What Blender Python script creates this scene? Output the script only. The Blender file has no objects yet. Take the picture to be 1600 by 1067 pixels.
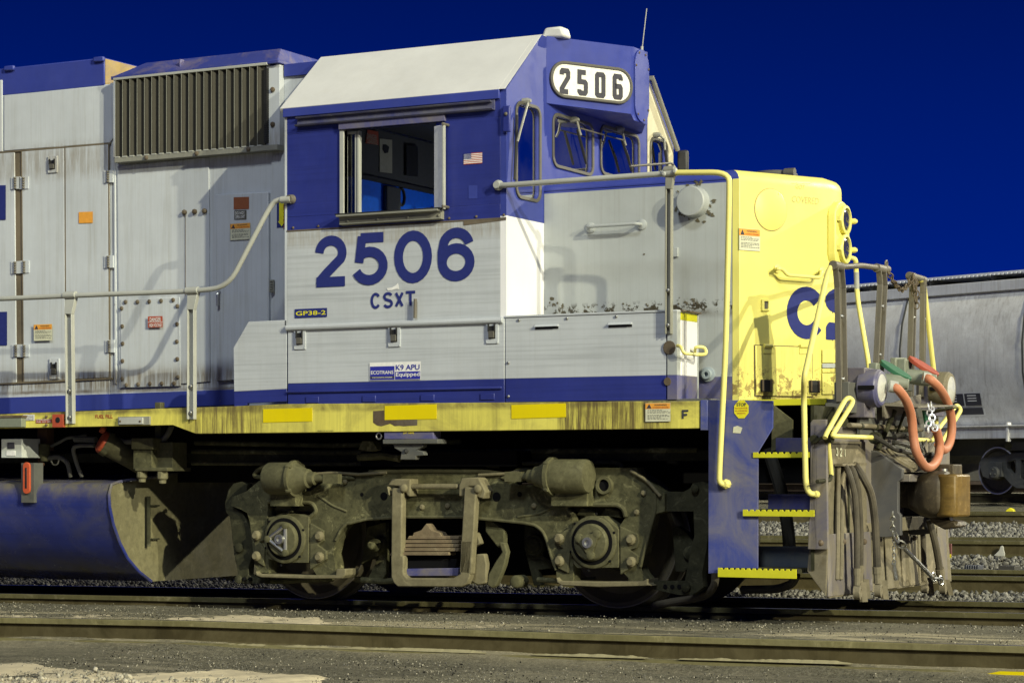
import bpy, bmesh, math, random
import numpy as np
from mathutils import Vector as V, Matrix

random.seed(7)
SC = bpy.context.scene
COL = SC.collection

# ------------------------------------------------------------------ camera, sky, lamps, exposure
FPX, YAW, CX, CY, CZ, HOR = 3556.0, math.radians(28.09), 10.20, -16.495, 1.015, 741.7
cam = bpy.data.cameras.new('camera')
cam.sensor_width = 36.0
cam.lens = FPX / 1600 * 36
cam.shift_y = (HOR - 533.5) / 1600
cam.clip_end = 5000
camo = bpy.data.objects.new('camera', cam)
COL.objects.link(camo)
camo.location = (CX, CY, CZ)
camo.rotation_euler = (math.radians(90), 0, YAW)
SC.camera = camo

SC.view_settings.view_transform = 'Standard'
SC.view_settings.look = 'None'
SC.view_settings.exposure = 0.0
SC.view_settings.gamma = 1.0

w = bpy.data.worlds.new('World')
SC.world = w
w.use_nodes = True
nt = w.node_tree
nt.nodes.clear()
tc = nt.nodes.new('ShaderNodeTexCoord')
sx = nt.nodes.new('ShaderNodeSeparateXYZ')
rp = nt.nodes.new('ShaderNodeValToRGB')
bg = nt.nodes.new('ShaderNodeBackground')
ow = nt.nodes.new('ShaderNodeOutputWorld')
nt.links.new(tc.outputs['Generated'], sx.inputs[0])
nt.links.new(sx.outputs['Z'], rp.inputs[0])
nt.links.new(rp.outputs[0], bg.inputs[0])
nt.links.new(bg.outputs[0], ow.inputs[0])
cr = rp.color_ramp
cr.elements[0].position = 0.0
cr.elements[0].color = (0.000, 0.0190, 0.290, 1)
cr.elements[1].position = 0.24
cr.elements[1].color = (0.000, 0.0052, 0.078, 1)
e = cr.elements.new(0.09); e.color = (0.000, 0.0135, 0.205, 1)
bg.inputs[1].default_value = 1.0

def lamp_dir(o, d):
    o.rotation_euler = V(d).to_track_quat('-Z', 'Y').to_euler()

sun = bpy.data.lights.new('yard_light', 'SUN')
sun.energy = 3.2
sun.angle = math.radians(0.6)
sun.color = (1.0, 0.945, 0.66)
suno = bpy.data.objects.new('yard_light', sun)
COL.objects.link(suno)
lamp_dir(suno, (-1.16, .58, -.57))

def far_lamp(name, d, dist, irr, color, radius, target=(1.5, -1, 1.5)):
    l = bpy.data.lights.new(name, 'POINT')
    l.energy = irr * 4 * math.pi * dist * dist
    l.color = color
    l.shadow_soft_size = radius
    o = bpy.data.objects.new(name, l)
    COL.objects.link(o)
    o.location = V(target) - V(d).normalized() * dist
    return o
# a second yard floodlight, an added soft fill lamp, a floodlight behind the locomotive
far_lamp('flood_or_fill', (-1.41, .58, -.375), 160, 2.0, (1.0, 0.95, 0.70), .7)
far_lamp('flood_or_fill', (-.22, .80, -.78), 250, 1.22, (0.88, 0.95, 0.95), 18.0)  # broad fill added to lift the shadows, not one particular floodlight
far_lamp('flood_or_fill', (-.45, -.80, -.42), 80, 2.2, (1.0, 0.95, 0.74), .5)

# ------------------------------------------------------------------ photograph geometry -> points on real planes
_s, _c = math.sin(YAW), math.cos(YAW)
EYE = V((CX, CY, CZ))
def ray(u, v):
    a = (u - 800) / FPX
    return V((-_s + a * _c, _c + a * _s, (HOR - v) / FPX))
def P(u, v, y=None, x=None, z=None):
    d = ray(u, v)
    t = (y - CY) / d.y if y is not None else (x - CX) / d.x if x is not None else (z - CZ) / d.z
    return EYE + d * t
def PP(u, v, p0, n):
    d = ray(u, v)
    return EYE + d * ((V(p0) - EYE).dot(n) / d.dot(n))
def L(pts, **k):
    return [P(u, v, **k) for u, v in pts]
YS = -1.53          # plane of cab side and walkway edge
YH = -0.92          # plane of the hoods
S = lambda u, v, d=0: P(u, v, y=YS - d)
H = lambda u, v, d=0: P(u, v, y=YH - d)

# ------------------------------------------------------------------ materials
M = {}
def new_mat(name):
    m = bpy.data.materials.new(name)
    m.use_nodes = True
    M[name] = m
    return m, m.node_tree, m.node_tree.nodes['Principled BSDF']
def nz(t, scale, detail=4, rough=.55, vec=None, dist=0):
    n = t.nodes.new('ShaderNodeTexNoise')
    n.inputs['Scale'].default_value = scale
    n.inputs['Detail'].default_value = detail
    n.inputs['Roughness'].default_value = rough
    n.inputs['Distortion'].default_value = dist
    if vec is not None: t.links.new(vec, n.inputs['Vector'])
    return n.outputs['Fac']
def ramp(t, fac, a, b, ca=(0, 0, 0, 1), cb=(1, 1, 1, 1)):
    r = t.nodes.new('ShaderNodeValToRGB')
    r.color_ramp.elements[0].position = a; r.color_ramp.elements[0].color = ca
    r.color_ramp.elements[1].position = b; r.color_ramp.elements[1].color = cb
    t.links.new(fac, r.inputs[0])
    return r.outputs[0]
def mix(t, fac, a, b, mode='MIX'):
    n = t.nodes.new('ShaderNodeMix')
    n.data_type = 'RGBA'; n.blend_type = mode; n.clamp_factor = True
    for i, s in ((0, fac), (6, a), (7, b)):
        if hasattr(s, 'is_output'): t.links.new(s, n.inputs[i])
        elif i == 0: n.inputs[0].default_value = s
        else: n.inputs[i].default_value = (*s[:3], 1)
    return n.outputs[2]
def mul(t, fac, k):
    n = t.nodes.new('ShaderNodeMath'); n.operation = 'MULTIPLY'
    t.links.new(fac, n.inputs[0])
    if hasattr(k, 'is_output'): t.links.new(k, n.inputs[1])
    else: n.inputs[1].default_value = k
    return n.outputs[0]
def coords(t, sc=(1, 1, 1), loc=(0, 0, 0)):
    tc = t.nodes.new('ShaderNodeTexCoord')
    mp = t.nodes.new('ShaderNodeMapping')
    mp.inputs['Scale'].default_value = sc
    mp.inputs['Location'].default_value = loc
    t.links.new(tc.outputs['Object'], mp.inputs[0])
    return mp.outputs[0]
def paint(name, col, rough=.45, mottle=.12, vstreak=.35, hstreak=0, grime=(.16, .13, .08), chips=.0, chipcol=(.10, .055, .03),
          dust=0, dustcol=(.25, .22, .15), bump=.04, metal=0, spec=.4, bands=(), grit=0):
    m, t, b = new_mat(name)
    c = coords(t)
    col2 = tuple(x * (1 - mottle * 2) for x in col)
    base = mix(t, ramp(t, nz(t, 1.7, 6, .65, c), .35, .7), col, col2)
    fine = ramp(t, nz(t, 26, 5, .7, c), .3, .8)
    base = mix(t, mul(t, fine, mottle * 1.1), base, tuple(x * .72 for x in col))
    if vstreak:
        s1 = ramp(t, nz(t, 1, 5, .7, coords(t, (14, 14, .55))), .50, .78)
        s2 = ramp(t, nz(t, 1, 3, .6, coords(t, (70, 70, 1.1), (3, 1, 5))), .52, .80)
        gate = ramp(t, nz(t, .9, 3, .5, c), .3, .65)
        base = mix(t, mul(t, mul(t, s1, gate), vstreak), base, grime)
        base = mix(t, mul(t, s2, vstreak * .45), base, grime)
    if hstreak:
        s3 = ramp(t, nz(t, 1, 4, .65, coords(t, (.9, 5, 55), (1, 2, 3))), .47, .75)
        base = mix(t, mul(t, s3, hstreak), base, tuple(x * .45 for x in col))
    if dust:
        dn = ramp(t, nz(t, 2.4, 6, .7, c, 1.2), .5 - dust * .35, .78 - dust * .2)
        base = mix(t, mul(t, dn, min(1, .45 + dust * .5)), base, dustcol)
    if chips:
        cn = ramp(t, nz(t, 9, 7, .72, c, .4), .71 - chips * .12, .73 - chips * .12)
        base = mix(t, cn, base, chipcol)
    if grit:
        base = mix(t, mul(t, ramp(t, nz(t, 17, 6, .75, c, .5), .42, .66), grit), base, tuple(x * .35 for x in col))
        base = mix(t, mul(t, ramp(t, nz(t, 8, 7, .75, coords(t, loc=(7, 3, 1)), .8), .56, .70), grit), base, tuple(min(.6, x * 2.1 + .01) for x in dustcol))
    for kind, ax, lo, hi, soft, colr, amt in bands:
        sp_ = t.nodes.new('ShaderNodeSeparateXYZ'); t.links.new(c, sp_.inputs[0])
        wob = t.nodes.new('ShaderNodeMath'); wob.operation = 'MULTIPLY_ADD'
        t.links.new(nz(t, 6, 5, .7, c), wob.inputs[0]); wob.inputs[1].default_value = soft * 1.6; wob.inputs[2].default_value = -soft * .8
        ad = t.nodes.new('ShaderNodeMath'); t.links.new(sp_.outputs[ax], ad.inputs[0]); t.links.new(wob.outputs[0], ad.inputs[1])
        mk = None
        for a0, a1 in ((lo - soft, lo + soft), (hi + soft, hi - soft)):
            mr = t.nodes.new('ShaderNodeMapRange'); mr.interpolation_type = 'SMOOTHSTEP'
            flip = a0 > a1
            mr.inputs[1].default_value = min(a0, a1); mr.inputs[2].default_value = max(a0, a1)
            if flip: mr.inputs[3].default_value = 1; mr.inputs[4].default_value = 0
            t.links.new(ad.outputs[0], mr.inputs[0])
            mk = mr.outputs[0] if mk is None else mul(t, mk, mr.outputs[0])
        if kind == 'chips': f_ = ramp(t, nz(t, 13, 6, .7, c, .3), .52, .54)
        elif kind == 'drip': f_ = ramp(t, nz(t, 1, 5, .75, coords(t, (34, 34, 2.2), (4, 2, 1))), .36, .60)
        else: f_ = ramp(t, nz(t, 3.2, 6, .7, c, .8), .28, .62)
        base = mix(t, mul(t, mul(t, f_, mk), amt), base, colr)
    t.links.new(base, b.inputs['Base Color'])
    rr = mix(t, ramp(t, nz(t, 5, 4, .6, c), .3, .7), (rough * .8,) * 3, (min(1, rough * 1.25),) * 3)
    t.links.new(rr, b.inputs['Roughness'])
    b.inputs['Metallic'].default_value = metal
    b.inputs['Specular IOR Level'].default_value = spec
    if bump:
        bp = t.nodes.new('ShaderNodeBump')
        bp.inputs['Strength'].default_value = bump * 4
        bp.inputs['Distance'].default_value = .02
        t.links.new(nz(t, 3.2, 3, .5, c), bp.inputs['Height'])
        t.links.new(bp.outputs[0], b.inputs['Normal'])
    return m
def plain(name, col, rough=.5, metal=0, emit=0, spec=.5):
    m, t, b = new_mat(name)
    c = coords(t)
    base = mix(t, ramp(t, nz(t, 30, 4, .6, c), .3, .8), col, tuple(x * .8 for x in col))
    t.links.new(base, b.inputs['Base Color'])
    b.inputs['Roughness'].default_value = rough
    b.inputs['Metallic'].default_value = metal
    b.inputs['Specular IOR Level'].default_value = spec
    return m

paint('blue', (.040, .058, .305), .42, .10, .22, .10, grime=(.05, .05, .09), chips=.10, chipcol=(.22, .2, .2))
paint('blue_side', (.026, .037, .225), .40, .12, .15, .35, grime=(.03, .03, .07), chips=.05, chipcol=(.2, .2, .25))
paint('blue_dusty', (.045, .055, .26), .55, .12, .2, 0, dust=.55, dustcol=(.21, .185, .125), chips=.1)
paint('grey', (.54, .575, .615), .48, .07, .50, .0, grime=(.22, .20, .13), chips=.03, chipcol=(.12, .09, .06), bands=(('drip', 2, 1.735, 1.90, .05, (.16, .12, .065), .8), ('drip', 2, 3.60, 3.86, .08, (.20, .16, .10), .55), ('soft', 2, 1.72, 1.745, .015, (.12, .085, .05), .9)))
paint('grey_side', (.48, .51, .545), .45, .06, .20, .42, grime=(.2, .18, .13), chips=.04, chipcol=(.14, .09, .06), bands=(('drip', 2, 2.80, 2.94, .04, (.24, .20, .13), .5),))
paint('grey_nose', (.385, .41, .415), .48, .08, .42, .0, grime=(.16, .145, .09), chips=.07, chipcol=(.05, .045, .03), bands=(('chips', 2, 2.215, 2.31, .03, (.045, .038, .022), 1.0), ('soft', 2, 2.19, 2.235, .03, (.10, .09, .06), .8)))
paint('grey_cool', (.30, .35, .38), .45, .08, .30, grime=(.12, .13, .12))
paint('white', (.66, .66, .64), .5, .06, .16, grime=(.42, .36, .24), bump=.02, chips=.02, chipcol=(.35, .28, .18))
paint('white_front', (.80, .80, .82), .45, .03, .10, grime=(.5, .48, .42), chips=.0, bump=.02)
paint('yellow_nose', (.80, .74, .195), .42, .04, .12, grime=(.55, .48, .14), chips=.05, chipcol=(.22, .17, .06), bump=.04, bands=(('chips', 2, 1.55, 1.80, .06, (.20, .13, .05), .9), ('drip', 2, 1.55, 2.0, .10, (.50, .42, .12), .5)))
paint('yellow_sill', (.74, .67, .13), .5, .1, .55, grime=(.10, .075, .03), dust=.10, dustcol=(.12, .09, .05), chips=.04, bands=(('drip', 0, 2.60, 3.50, .06, (.105, .075, .03), .93), ('drip', 0, -.75, .0, .15, (.11, .08, .035), .85), ('soft', 2, 1.51, 1.60, .02, (.10, .075, .035), .8), ('soft', 2, 1.30, 1.348, .012, (.12, .09, .04), .7)))
paint('yellow_tape', (.72, .58, .0), .35, .04, .08)
paint('yellow_rail', (.78, .71, .22), .45, .06, .05, chips=.20, chipcol=(.08, .05, .03), bump=.05)
paint('yellow_edge', (.62, .60, .02), .55, .15, .1, chips=.1)
paint('rail_grey', (.42, .43, .40), .5, .12, .1, chips=.20, chipcol=(.18, .11, .06))
paint('post_grey', (.27, .27, .23), .5, .15, .4, grime=(.10, .07, .04), chips=.18, chipcol=(.14, .09, .05))
paint('stain_steel', (.16, .145, .115), .55, .2, .4, grime=(.05, .04, .03), chips=.2, chipcol=(.05, .035, .025))
paint('truck', (.078, .077, .040), .8, .18, .10, dust=.5, dustcol=(.145, .138, .070), bump=.14, spec=.2, grit=.75)
paint('truck_light', (.130, .124, .066), .8, .16, .08, dust=.5, dustcol=(.080, .078, .042), bump=.12, spec=.2, grit=.65)
paint('truck_dark', (.036, .037, .021), .8, .2, .1, dust=.4, dustcol=(.06, .058, .034), bump=.10, spec=.15, grit=.6)
paint('plow', (.185, .165, .115), .75, .12, .35, grime=(.08, .068, .045), dust=.4, dustcol=(.24, .205, .14), chips=.06, chipcol=(.08, .05, .03), spec=.2, grit=.4)
paint('plow_blue', (.06, .066, .17), .6, .12, .3, grime=(.12, .10, .08), dust=.95, dustcol=(.20, .175, .125))
paint('tank_blue', (.026, .040, .230), .24, .22, .16, .45, grime=(.06, .06, .07), dust=.12, dustcol=(.10, .095, .08), chips=.06, chipcol=(.09, .09, .12), bands=(('soft', 2, .86, 1.3, .10, (.15, .135, .085), .95), ('soft', 2, -.1, .25, .12, (.045, .038, .025), .9)))
paint('tank_end', (.185, .170, .090), .8, .14, .35, grime=(.09, .08, .05), dust=.35, dustcol=(.13, .12, .07), chips=.13, chipcol=(.30, .27, .17), grit=.5)
paint('rust', (.105, .072, .042), .75, .3, .3, dust=.3, dustcol=(.2, .18, .14), chips=.2)
paint('rust_yellow', (.42, .30, .11), .7, .2, .35, grime=(.06, .055, .16), dust=.25, dustcol=(.07, .07, .26), chips=.1)
paint('knuckle', (.21, .125, .020), .5, .25, .2, .85, grime=(.06, .04, .02), chips=.3, chipcol=(.06, .035, .02), dust=.25, dustcol=(.16, .11, .04), grit=.6)
paint('coupler', (.062, .045, .024), .6, .25, .1, dust=.3, dustcol=(.10, .08, .045), bump=.15, grit=.7)
paint('hose', (.50, .19, .10), .6, .10, .15, grime=(.22, .09, .05), dust=.18, dustcol=(.34, .17, .11), bump=.04, chips=.03, chipcol=(.2, .1, .06))
paint('hopper', (.84, .84, .81), .45, .14, .95, grime=(.27, .245, .21), dust=.25, dustcol=(.52, .50, .46))
paint('hopper_roof', (.80, .82, .86), .4, .1, .3)
paint('hopper_dark', (.10, .105, .10), .7, .2, .3, dust=.3, dustcol=(.15, .14, .11))
paint('rail_steel', (.115, .105, .050), .62, .2, .9, grime=(.045, .04, .018), spec=.05, bump=.03, grit=.2)
paint('rail_sandy', (.20, .18, .082), .65, .2, .9, grime=(.06, .052, .022), dust=.22, dustcol=(.26, .235, .125), spec=.2, bump=.03, grit=.25)
plain('rail_top', (.45, .45, .46), .28, 1.0)
plain('black', (.012, .012, .012), .6)
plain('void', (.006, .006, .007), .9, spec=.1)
plain('rubber', (.035, .033, .028), .7)
paint('rubber_dusty', (.045, .040, .030), .8, .15, .1, dust=.40, dustcol=(.135, .115, .08))
plain('gasket', (.095, .09, .075), .6)
plain('chrome', (.75, .76, .78), .18, 1.0)
plain('steel', (.50, .50, .47), .38, .9)
plain('lens_dark', (.30, .31, .33), .12, .9)
plain('number_white', (.86, .85, .78), .35)
plain('ink', (.045, .045, .06), .5)
plain('decal_blue', (.022, .031, .170), .4)
plain('decal_white', (.80, .80, .78), .45)
plain('decal_cream', (.62, .62, .46), .5)
plain('decal_orange', (.80, .36, .05), .5)
plain('decal_red', (.42, .075, .035), .5)
plain('decal_brown', (.27, .085, .03), .6)
plain('decal_yellow', (.75, .68, .02), .45)
plain('decal_navy', (.03, .035, .33), .4)
plain('red_cap', (.50, .085, .03), .55)
plain('lid_green', (.02, .12, .06), .6)
plain('lid_red', (.34, .06, .03), .6)
plain('olive_box', (.20, .22, .17), .6)
plain('box_white', (.52, .55, .52), .5)
plain('gasket_black', (.03, .03, .03), .6)
plain('cab_blue', (.012, .16, .92), .5)
plain('cab_grey', (.06, .06, .058), .8)
plain('cab_dark', (.03, .03, .032), .8)
plain('poster', (.36, .34, .25), .7)
plain('slat', (.034, .031, .021), .8)
paint('box_dark', (.055, .040, .032), .8, .2, .3)

paint('blue_step', (.055, .076, .30), .5, .12, .3, 0, grime=(.20, .18, .14), dust=.32, dustcol=(.24, .22, .17), chips=.1, chipcol=(.35, .33, .28))
paint('truck_blue', (.045, .065, .10), .6, .15, .2, dust=.3, dustcol=(.12, .12, .09))
paint('pocket', (.085, .085, .09), .6, .15, .1, dust=.25, dustcol=(.13, .12, .10))
paint('lamp_box', (.075, .07, .12), .55, .15, .25, dust=.35, dustcol=(.24, .21, .15))
paint('lamp_blue', (.085, .085, .19), .5, .12, .1, dust=.3, dustcol=(.28, .25, .18), chips=.3, chipcol=(.3, .29, .24))
paint('post_dirty', (.16, .16, .14), .6, .2, .2, dust=.3, dustcol=(.2, .19, .13))
paint('tank_rim', (.16, .17, .30), .5, .1, .1)
paint('rust_dark', (.14, .065, .035), .8, .2, .2)
paint('wheel_iron', (.085, .075, .05), .55, .2, .1, dust=.3, dustcol=(.13, .11, .07), spec=.3)
paint('tread', (.22, .20, .16), .6, .3, .1, chips=.2)
paint('hopper_light', (.78, .79, .80), .5, .12, .6, grime=(.30, .25, .16))
paint('white_rust', (.62, .58, .42), .6, .1, .2, grime=(.3, .2, .06), chips=.25, chipcol=(.26, .15, .05))
paint('stile', (.19, .155, .105), .7, .25, .6, grime=(.09, .06, .035), chips=.25, chipcol=(.3, .29, .25))
plain('foot_dust', (.36, .325, .195), .95, spec=.05)
plain('pale_grey', (.42, .42, .38), .7)
plain('nose_scrawl', (.56, .50, .17), .6)
paint('blue_gutter', (.05, .055, .17), .5, .15, .2, dust=.45, dustcol=(.17, .165, .14))
plain('grime', (.11, .095, .06), .8)
plain('worn_steel', (.22, .20, .16), .4, .6)
plain('worn_bright', (.88, .89, .95), .3, .35)
paint('rail_web', (.080, .066, .032), .7, .25, 1.0, grime=(.03, .025, .012), dust=.25, dustcol=(.14, .12, .065), spec=.05, bump=.03)
paint('blue_worn', (.042, .056, .26), .5, .12, .25, grime=(.05, .05, .09), dust=.02, dustcol=(.36, .27, .10), chips=.06, chipcol=(.3, .22, .1))
paint('truck_tan', (.225, .20, .122), .8, .14, .15, grime=(.10, .09, .05), dust=.45, dustcol=(.15, .135, .08), bump=.10, spec=.15, grit=.45)
paint('spring_rust', (.24, .18, .115), .8, .2, .1, dust=.4, dustcol=(.19, .165, .10), bump=.1, spec=.1, grit=.5)
plain('chrome_lens', (.72, .72, .66), .15, .25, spec=.9)
plain('galv', (.80, .80, .82), .35, .6)
plain('marker_red', (.16, .06, .06), .6)
plain('cable_pink', (.42, .28, .22), .8)
plain('rubber_blue', (.05, .055, .07), .6)

def glass(name, tint, refl):
    m, t, b = new_mat(name)
    t.nodes.remove(b)
    out = [n for n in t.nodes if n.type == 'OUTPUT_MATERIAL'][0]
    tr = t.nodes.new('ShaderNodeBsdfTransparent'); tr.inputs[0].default_value = (*tint, 1)
    gl = t.nodes.new('ShaderNodeBsdfGlossy'); gl.inputs['Roughness'].default_value = .04
    df = t.nodes.new('ShaderNodeBsdfDiffuse'); df.inputs[0].default_value = (.35, .36, .34, 1)
    fr = t.nodes.new('ShaderNodeFresnel'); fr.inputs[0].default_value = 1.5
    ma = t.nodes.new('ShaderNodeMath'); ma.operation = 'ADD'; ma.inputs[1].default_value = refl
    t.links.new(fr.outputs[0], ma.inputs[0])
    m1 = t.nodes.new('ShaderNodeMixShader'); m2 = t.nodes.new('ShaderNodeMixShader')
    t.links.new(ma.outputs[0], m1.inputs[0]); t.links.new(tr.outputs[0], m1.inputs[1]); t.links.new(gl.outputs[0], m1.inputs[2])
    dirt = mul(t, ramp(t, nz(t, 2.5, 3, .5, coords(t)), .35, .85), .07)
    t.links.new(dirt, m2.inputs[0]); t.links.new(m1.outputs[0], m2.inputs[1]); t.links.new(df.outputs[0], m2.inputs[2])
    t.links.new(m2.outputs[0], out.inputs[0])
glass('glass', (.30, .36, .39), .03)

# ------------------------------------------------------------------ mesh builder
class MB:
    def __init__(s): s.bm = bmesh.new()
    def prism(s, pts, vec, m=0):
        vec = V(vec)
        a = [s.bm.verts.new(V(p)) for p in pts]
        b = [s.bm.verts.new(V(p) + vec) for p in pts]
        fs = [s.bm.faces.new(a), s.bm.faces.new(b[::-1])]
        n = len(a)
        for i in range(n):
            fs.append(s.bm.faces.new((a[i], b[i], b[(i + 1) % n], a[(i + 1) % n])))
        for f in fs: f.material_index = m
        return s
    def sheet(s, pts, m=0):
        f = s.bm.faces.new([s.bm.verts.new(V(p)) for p in pts]); f.material_index = m
        return s
    def plate(s, outer, holes, vec, m=0):
        """flat plate with holes"""
        tb = bmesh.new()
        edges = []
        for loop in [outer] + holes:
            vs = [tb.verts.new(V(p)) for p in loop]
            edges += [tb.edges.new((vs[i], vs[(i + 1) % len(vs)])) for i in range(len(vs))]
        bmesh.ops.triangle_fill(tb, use_beauty=True, use_dissolve=False, edges=edges)
        r = bmesh.ops.extrude_face_region(tb, geom=tb.faces[:])
        bmesh.ops.translate(tb, vec=V(vec), verts=[g for g in r['geom'] if isinstance(g, bmesh.types.BMVert)])
        for f in tb.faces: f.material_index = m
        s.merge(tb)
        return s
    def merge(s, tb):
        tb.verts.ensure_lookup_table()
        mp = {}
        for v in tb.verts: mp[v.index] = s.bm.verts.new(v.co)
        for f in tb.faces:
            try:
                nf = s.bm.faces.new([mp[v.index] for v in f.verts]); nf.material_index = f.material_index
            except ValueError: pass
        tb.free()
    def box(s, a, b, m=0):
        x0, y0, z0 = a; x1, y1, z1 = b
        return s.prism([(x0, y0, z0), (x1, y0, z0), (x1, y1, z0), (x0, y1, z0)], (0, 0, z1 - z0), m)
    def tube(s, pts, r, seg=10, fillet=0, m=0, cap=True, closed=False):
        pts = [V(p) for p in pts]
        if fillet and len(pts) > 2:
            q = [pts[0]]
            for i in range(1, len(pts) - 1):
                a, b, c = pts[i - 1], pts[i], pts[i + 1]
                d1 = min(fillet, (a - b).length * .45); d2 = min(fillet, (c - b).length * .45)
                p1 = b + (a - b).normalized() * d1; p2 = b + (c - b).normalized() * d2
                for k in range(6):
                    t = k / 5
                    q.append(p1 * (1 - t) ** 2 + b * 2 * t * (1 - t) + p2 * t * t)
            q.append(pts[-1]); pts = q
        rings = []
        n = len(pts)
        prev = None
        for i, p in enumerate(pts):
            if closed: d = pts[(i + 1) % n] - pts[i - 1]
            else: d = pts[min(i + 1, n - 1)] - pts[max(i - 1, 0)]
            d = d.normalized()
            if prev is None:
                ref = V((0, 0, 1)) if abs(d.z) < .9 else V((0, 1, 0))
                u = d.cross(ref).normalized()
            else:
                u = (prev - d * prev.dot(d)).normalized()
            prev = u
            w_ = d.cross(u)
            rr = r[i] if isinstance(r, (list, tuple)) else r
            rings.append([s.bm.verts.new(p + (u * math.cos(2 * math.pi * k / seg) + w_ * math.sin(2 * math.pi * k / seg)) * rr) for k in range(seg)])
        for i in range(n if closed else n - 1):
            A, B = rings[i], rings[(i + 1) % n]
            for k in range(seg):
                f = s.bm.faces.new((A[k], A[(k + 1) % seg], B[(k + 1) % seg], B[k])); f.material_index = m
        if cap and not closed:
            f = s.bm.faces.new(rings[0][::-1]); f.material_index = m
            f = s.bm.faces.new(rings[-1]); f.material_index = m
        return s
    def lathe(s, p, axis, prof, seg=24, m=0, sy=1.0):
        """prof: (distance along axis, radius)"""
        p, d = V(p), V(axis).normalized()
        ref = V((0, 0, 1)) if abs(d.z) < .9 else V((0, 1, 0))
        u = d.cross(ref).normalized(); w_ = d.cross(u)
        rings = []
        for t, r in prof:
            rings.append([s.bm.verts.new(p + d * t + (u * math.cos(2 * math.pi * k / seg) + w_ * math.sin(2 * math.pi * k / seg)) * max(r, .0005)) for k in range(seg)])
        for A, B in zip(rings, rings[1:]):
            for k in range(seg):
                f = s.bm.faces.new((A[k], A[(k + 1) % seg], B[(k + 1) % seg], B[k])); f.material_index = m
        f = s.bm.faces.new(rings[0][::-1]); f.material_index = m
        f = s.bm.faces.new(rings[-1]); f.material_index = m
        return s
    def cyl(s, a, b, r, seg=16, m=0):
        a, b = V(a), V(b)
        return s.lathe(a, b - a, [(0, r), ((b - a).length, r)], seg, m)
    def bolt(s, p, d, r=.014, h=.014, m=0):
        return s.lathe(p, d, [(0, r), (h * .6, r), (h, r * .55)], 8, m)
    def ribbon(s, pts, wd, org, ux, uz, closed=False, m=0, nrm=None):
        """stroke of constant width on a plane: pts are 2-D metres"""
        pts = [V((p[0], p[1])) for p in pts]
        n = len(pts)
        Lf, Rt = [], []
        for i in range(n):
            if closed: a, b, c = pts[i - 1], pts[i], pts[(i + 1) % n]
            else: a, b, c = pts[max(i - 1, 0)], pts[i], pts[min(i + 1, n - 1)]
            d1 = (b - a).normalized() if (b - a).length > 1e-9 else (c - b).normalized()
            d2 = (c - b).normalized() if (c - b).length > 1e-9 else d1
            n1, n2 = V((-d1.y, d1.x)), V((-d2.y, d2.x))
            mm = (n1 + n2)
            mm = mm.normalized() if mm.length > 1e-6 else n1
            k = 1 / max(.35, mm.dot(n1))
            Lf.append(b + mm * k * wd / 2); Rt.append(b - mm * k * wd / 2)
        to3 = lambda q: V(org) + V(ux) * q.x + V(uz) * q.y
        va = [s.bm.verts.new(to3(q)) for q in Lf]; vb = [s.bm.verts.new(to3(q)) for q in Rt]
        for i in range(n if closed else n - 1):
            j = (i + 1) % n
            f = s.bm.faces.new((va[i], va[j], vb[j], vb[i])); f.material_index = m
        return s
    def glyph(s, ch, org, ux, uz, W, Hh, t, m=0, style='round'):
        sty = GL[style][ch]
        nn = V(ux).cross(V(uz)).normalized()
        for kk, (pts, closed) in enumerate(sty):
            q = [(t / 2 + x * (W - t), t / 2 + y * (Hh - t)) for x, y in pts]
            s.ribbon(q, t, V(org) + nn * .0012 * kk, ux, uz, closed, m)
        return s
    def text(s, body, org, ux, uz, Hh, Wd=None, m=0, bold=.012):
        cu = bpy.data.curves.new('t', 'FONT'); cu.body = body; cu.size = 1; cu.resolution_u = 3; cu.offset = bold
        o = bpy.data.objects.new('t', cu); COL.objects.link(o)
        me = bpy.data.meshes.new_from_object(o.evaluated_get(bpy.context.evaluated_depsgraph_get()))
        bpy.data.objects.remove(o); bpy.data.curves.remove(cu)
        xs = [v.co.x for v in me.vertices]; ys = [v.co.y for v in me.vertices]
        if not xs: return s
        x0, x1, y0, y1 = min(xs), max(xs), min(ys), max(ys)
        kz = Hh / max(1e-6, y1 - y0); kx = (Wd / (x1 - x0)) if Wd else kz
        vs = [s.bm.verts.new(V(org) + V(ux) * (v.co.x - x0) * kx + V(uz) * (v.co.y - y0) * kz) for v in me.vertices]
        for p in me.polygons:
            try: f = s.bm.faces.new([vs[i] for i in p.vertices]); f.material_index = m
            except ValueError: pass
        bpy.data.meshes.remove(me)
        return s
    def build(s, name, mats, parent=None, bevel=0, smooth=35, recalc=True):
        if recalc: bmesh.ops.recalc_face_normals(s.bm, faces=s.bm.faces[:])
        me = bpy.data.meshes.new(name)
        s.bm.to_mesh(me); s.bm.free()
        for mm in ([mats] if isinstance(mats, str) else mats): me.materials.append(M[mm])
        if smooth:
            me.polygons.foreach_set('use_smooth', [True] * len(me.polygons))
            me.set_sharp_from_angle(angle=math.radians(smooth))
        o = bpy.data.objects.new(name, me)
        COL.objects.link(o)
        if parent: o.parent = parent
        if bevel:
            b = o.modifiers.new('bevel', 'BEVEL'); b.width = bevel; b.segments = 2; b.limit_method = 'ANGLE'; b.angle_limit = math.radians(40)
            b.harden_normals = False
        return o

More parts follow.
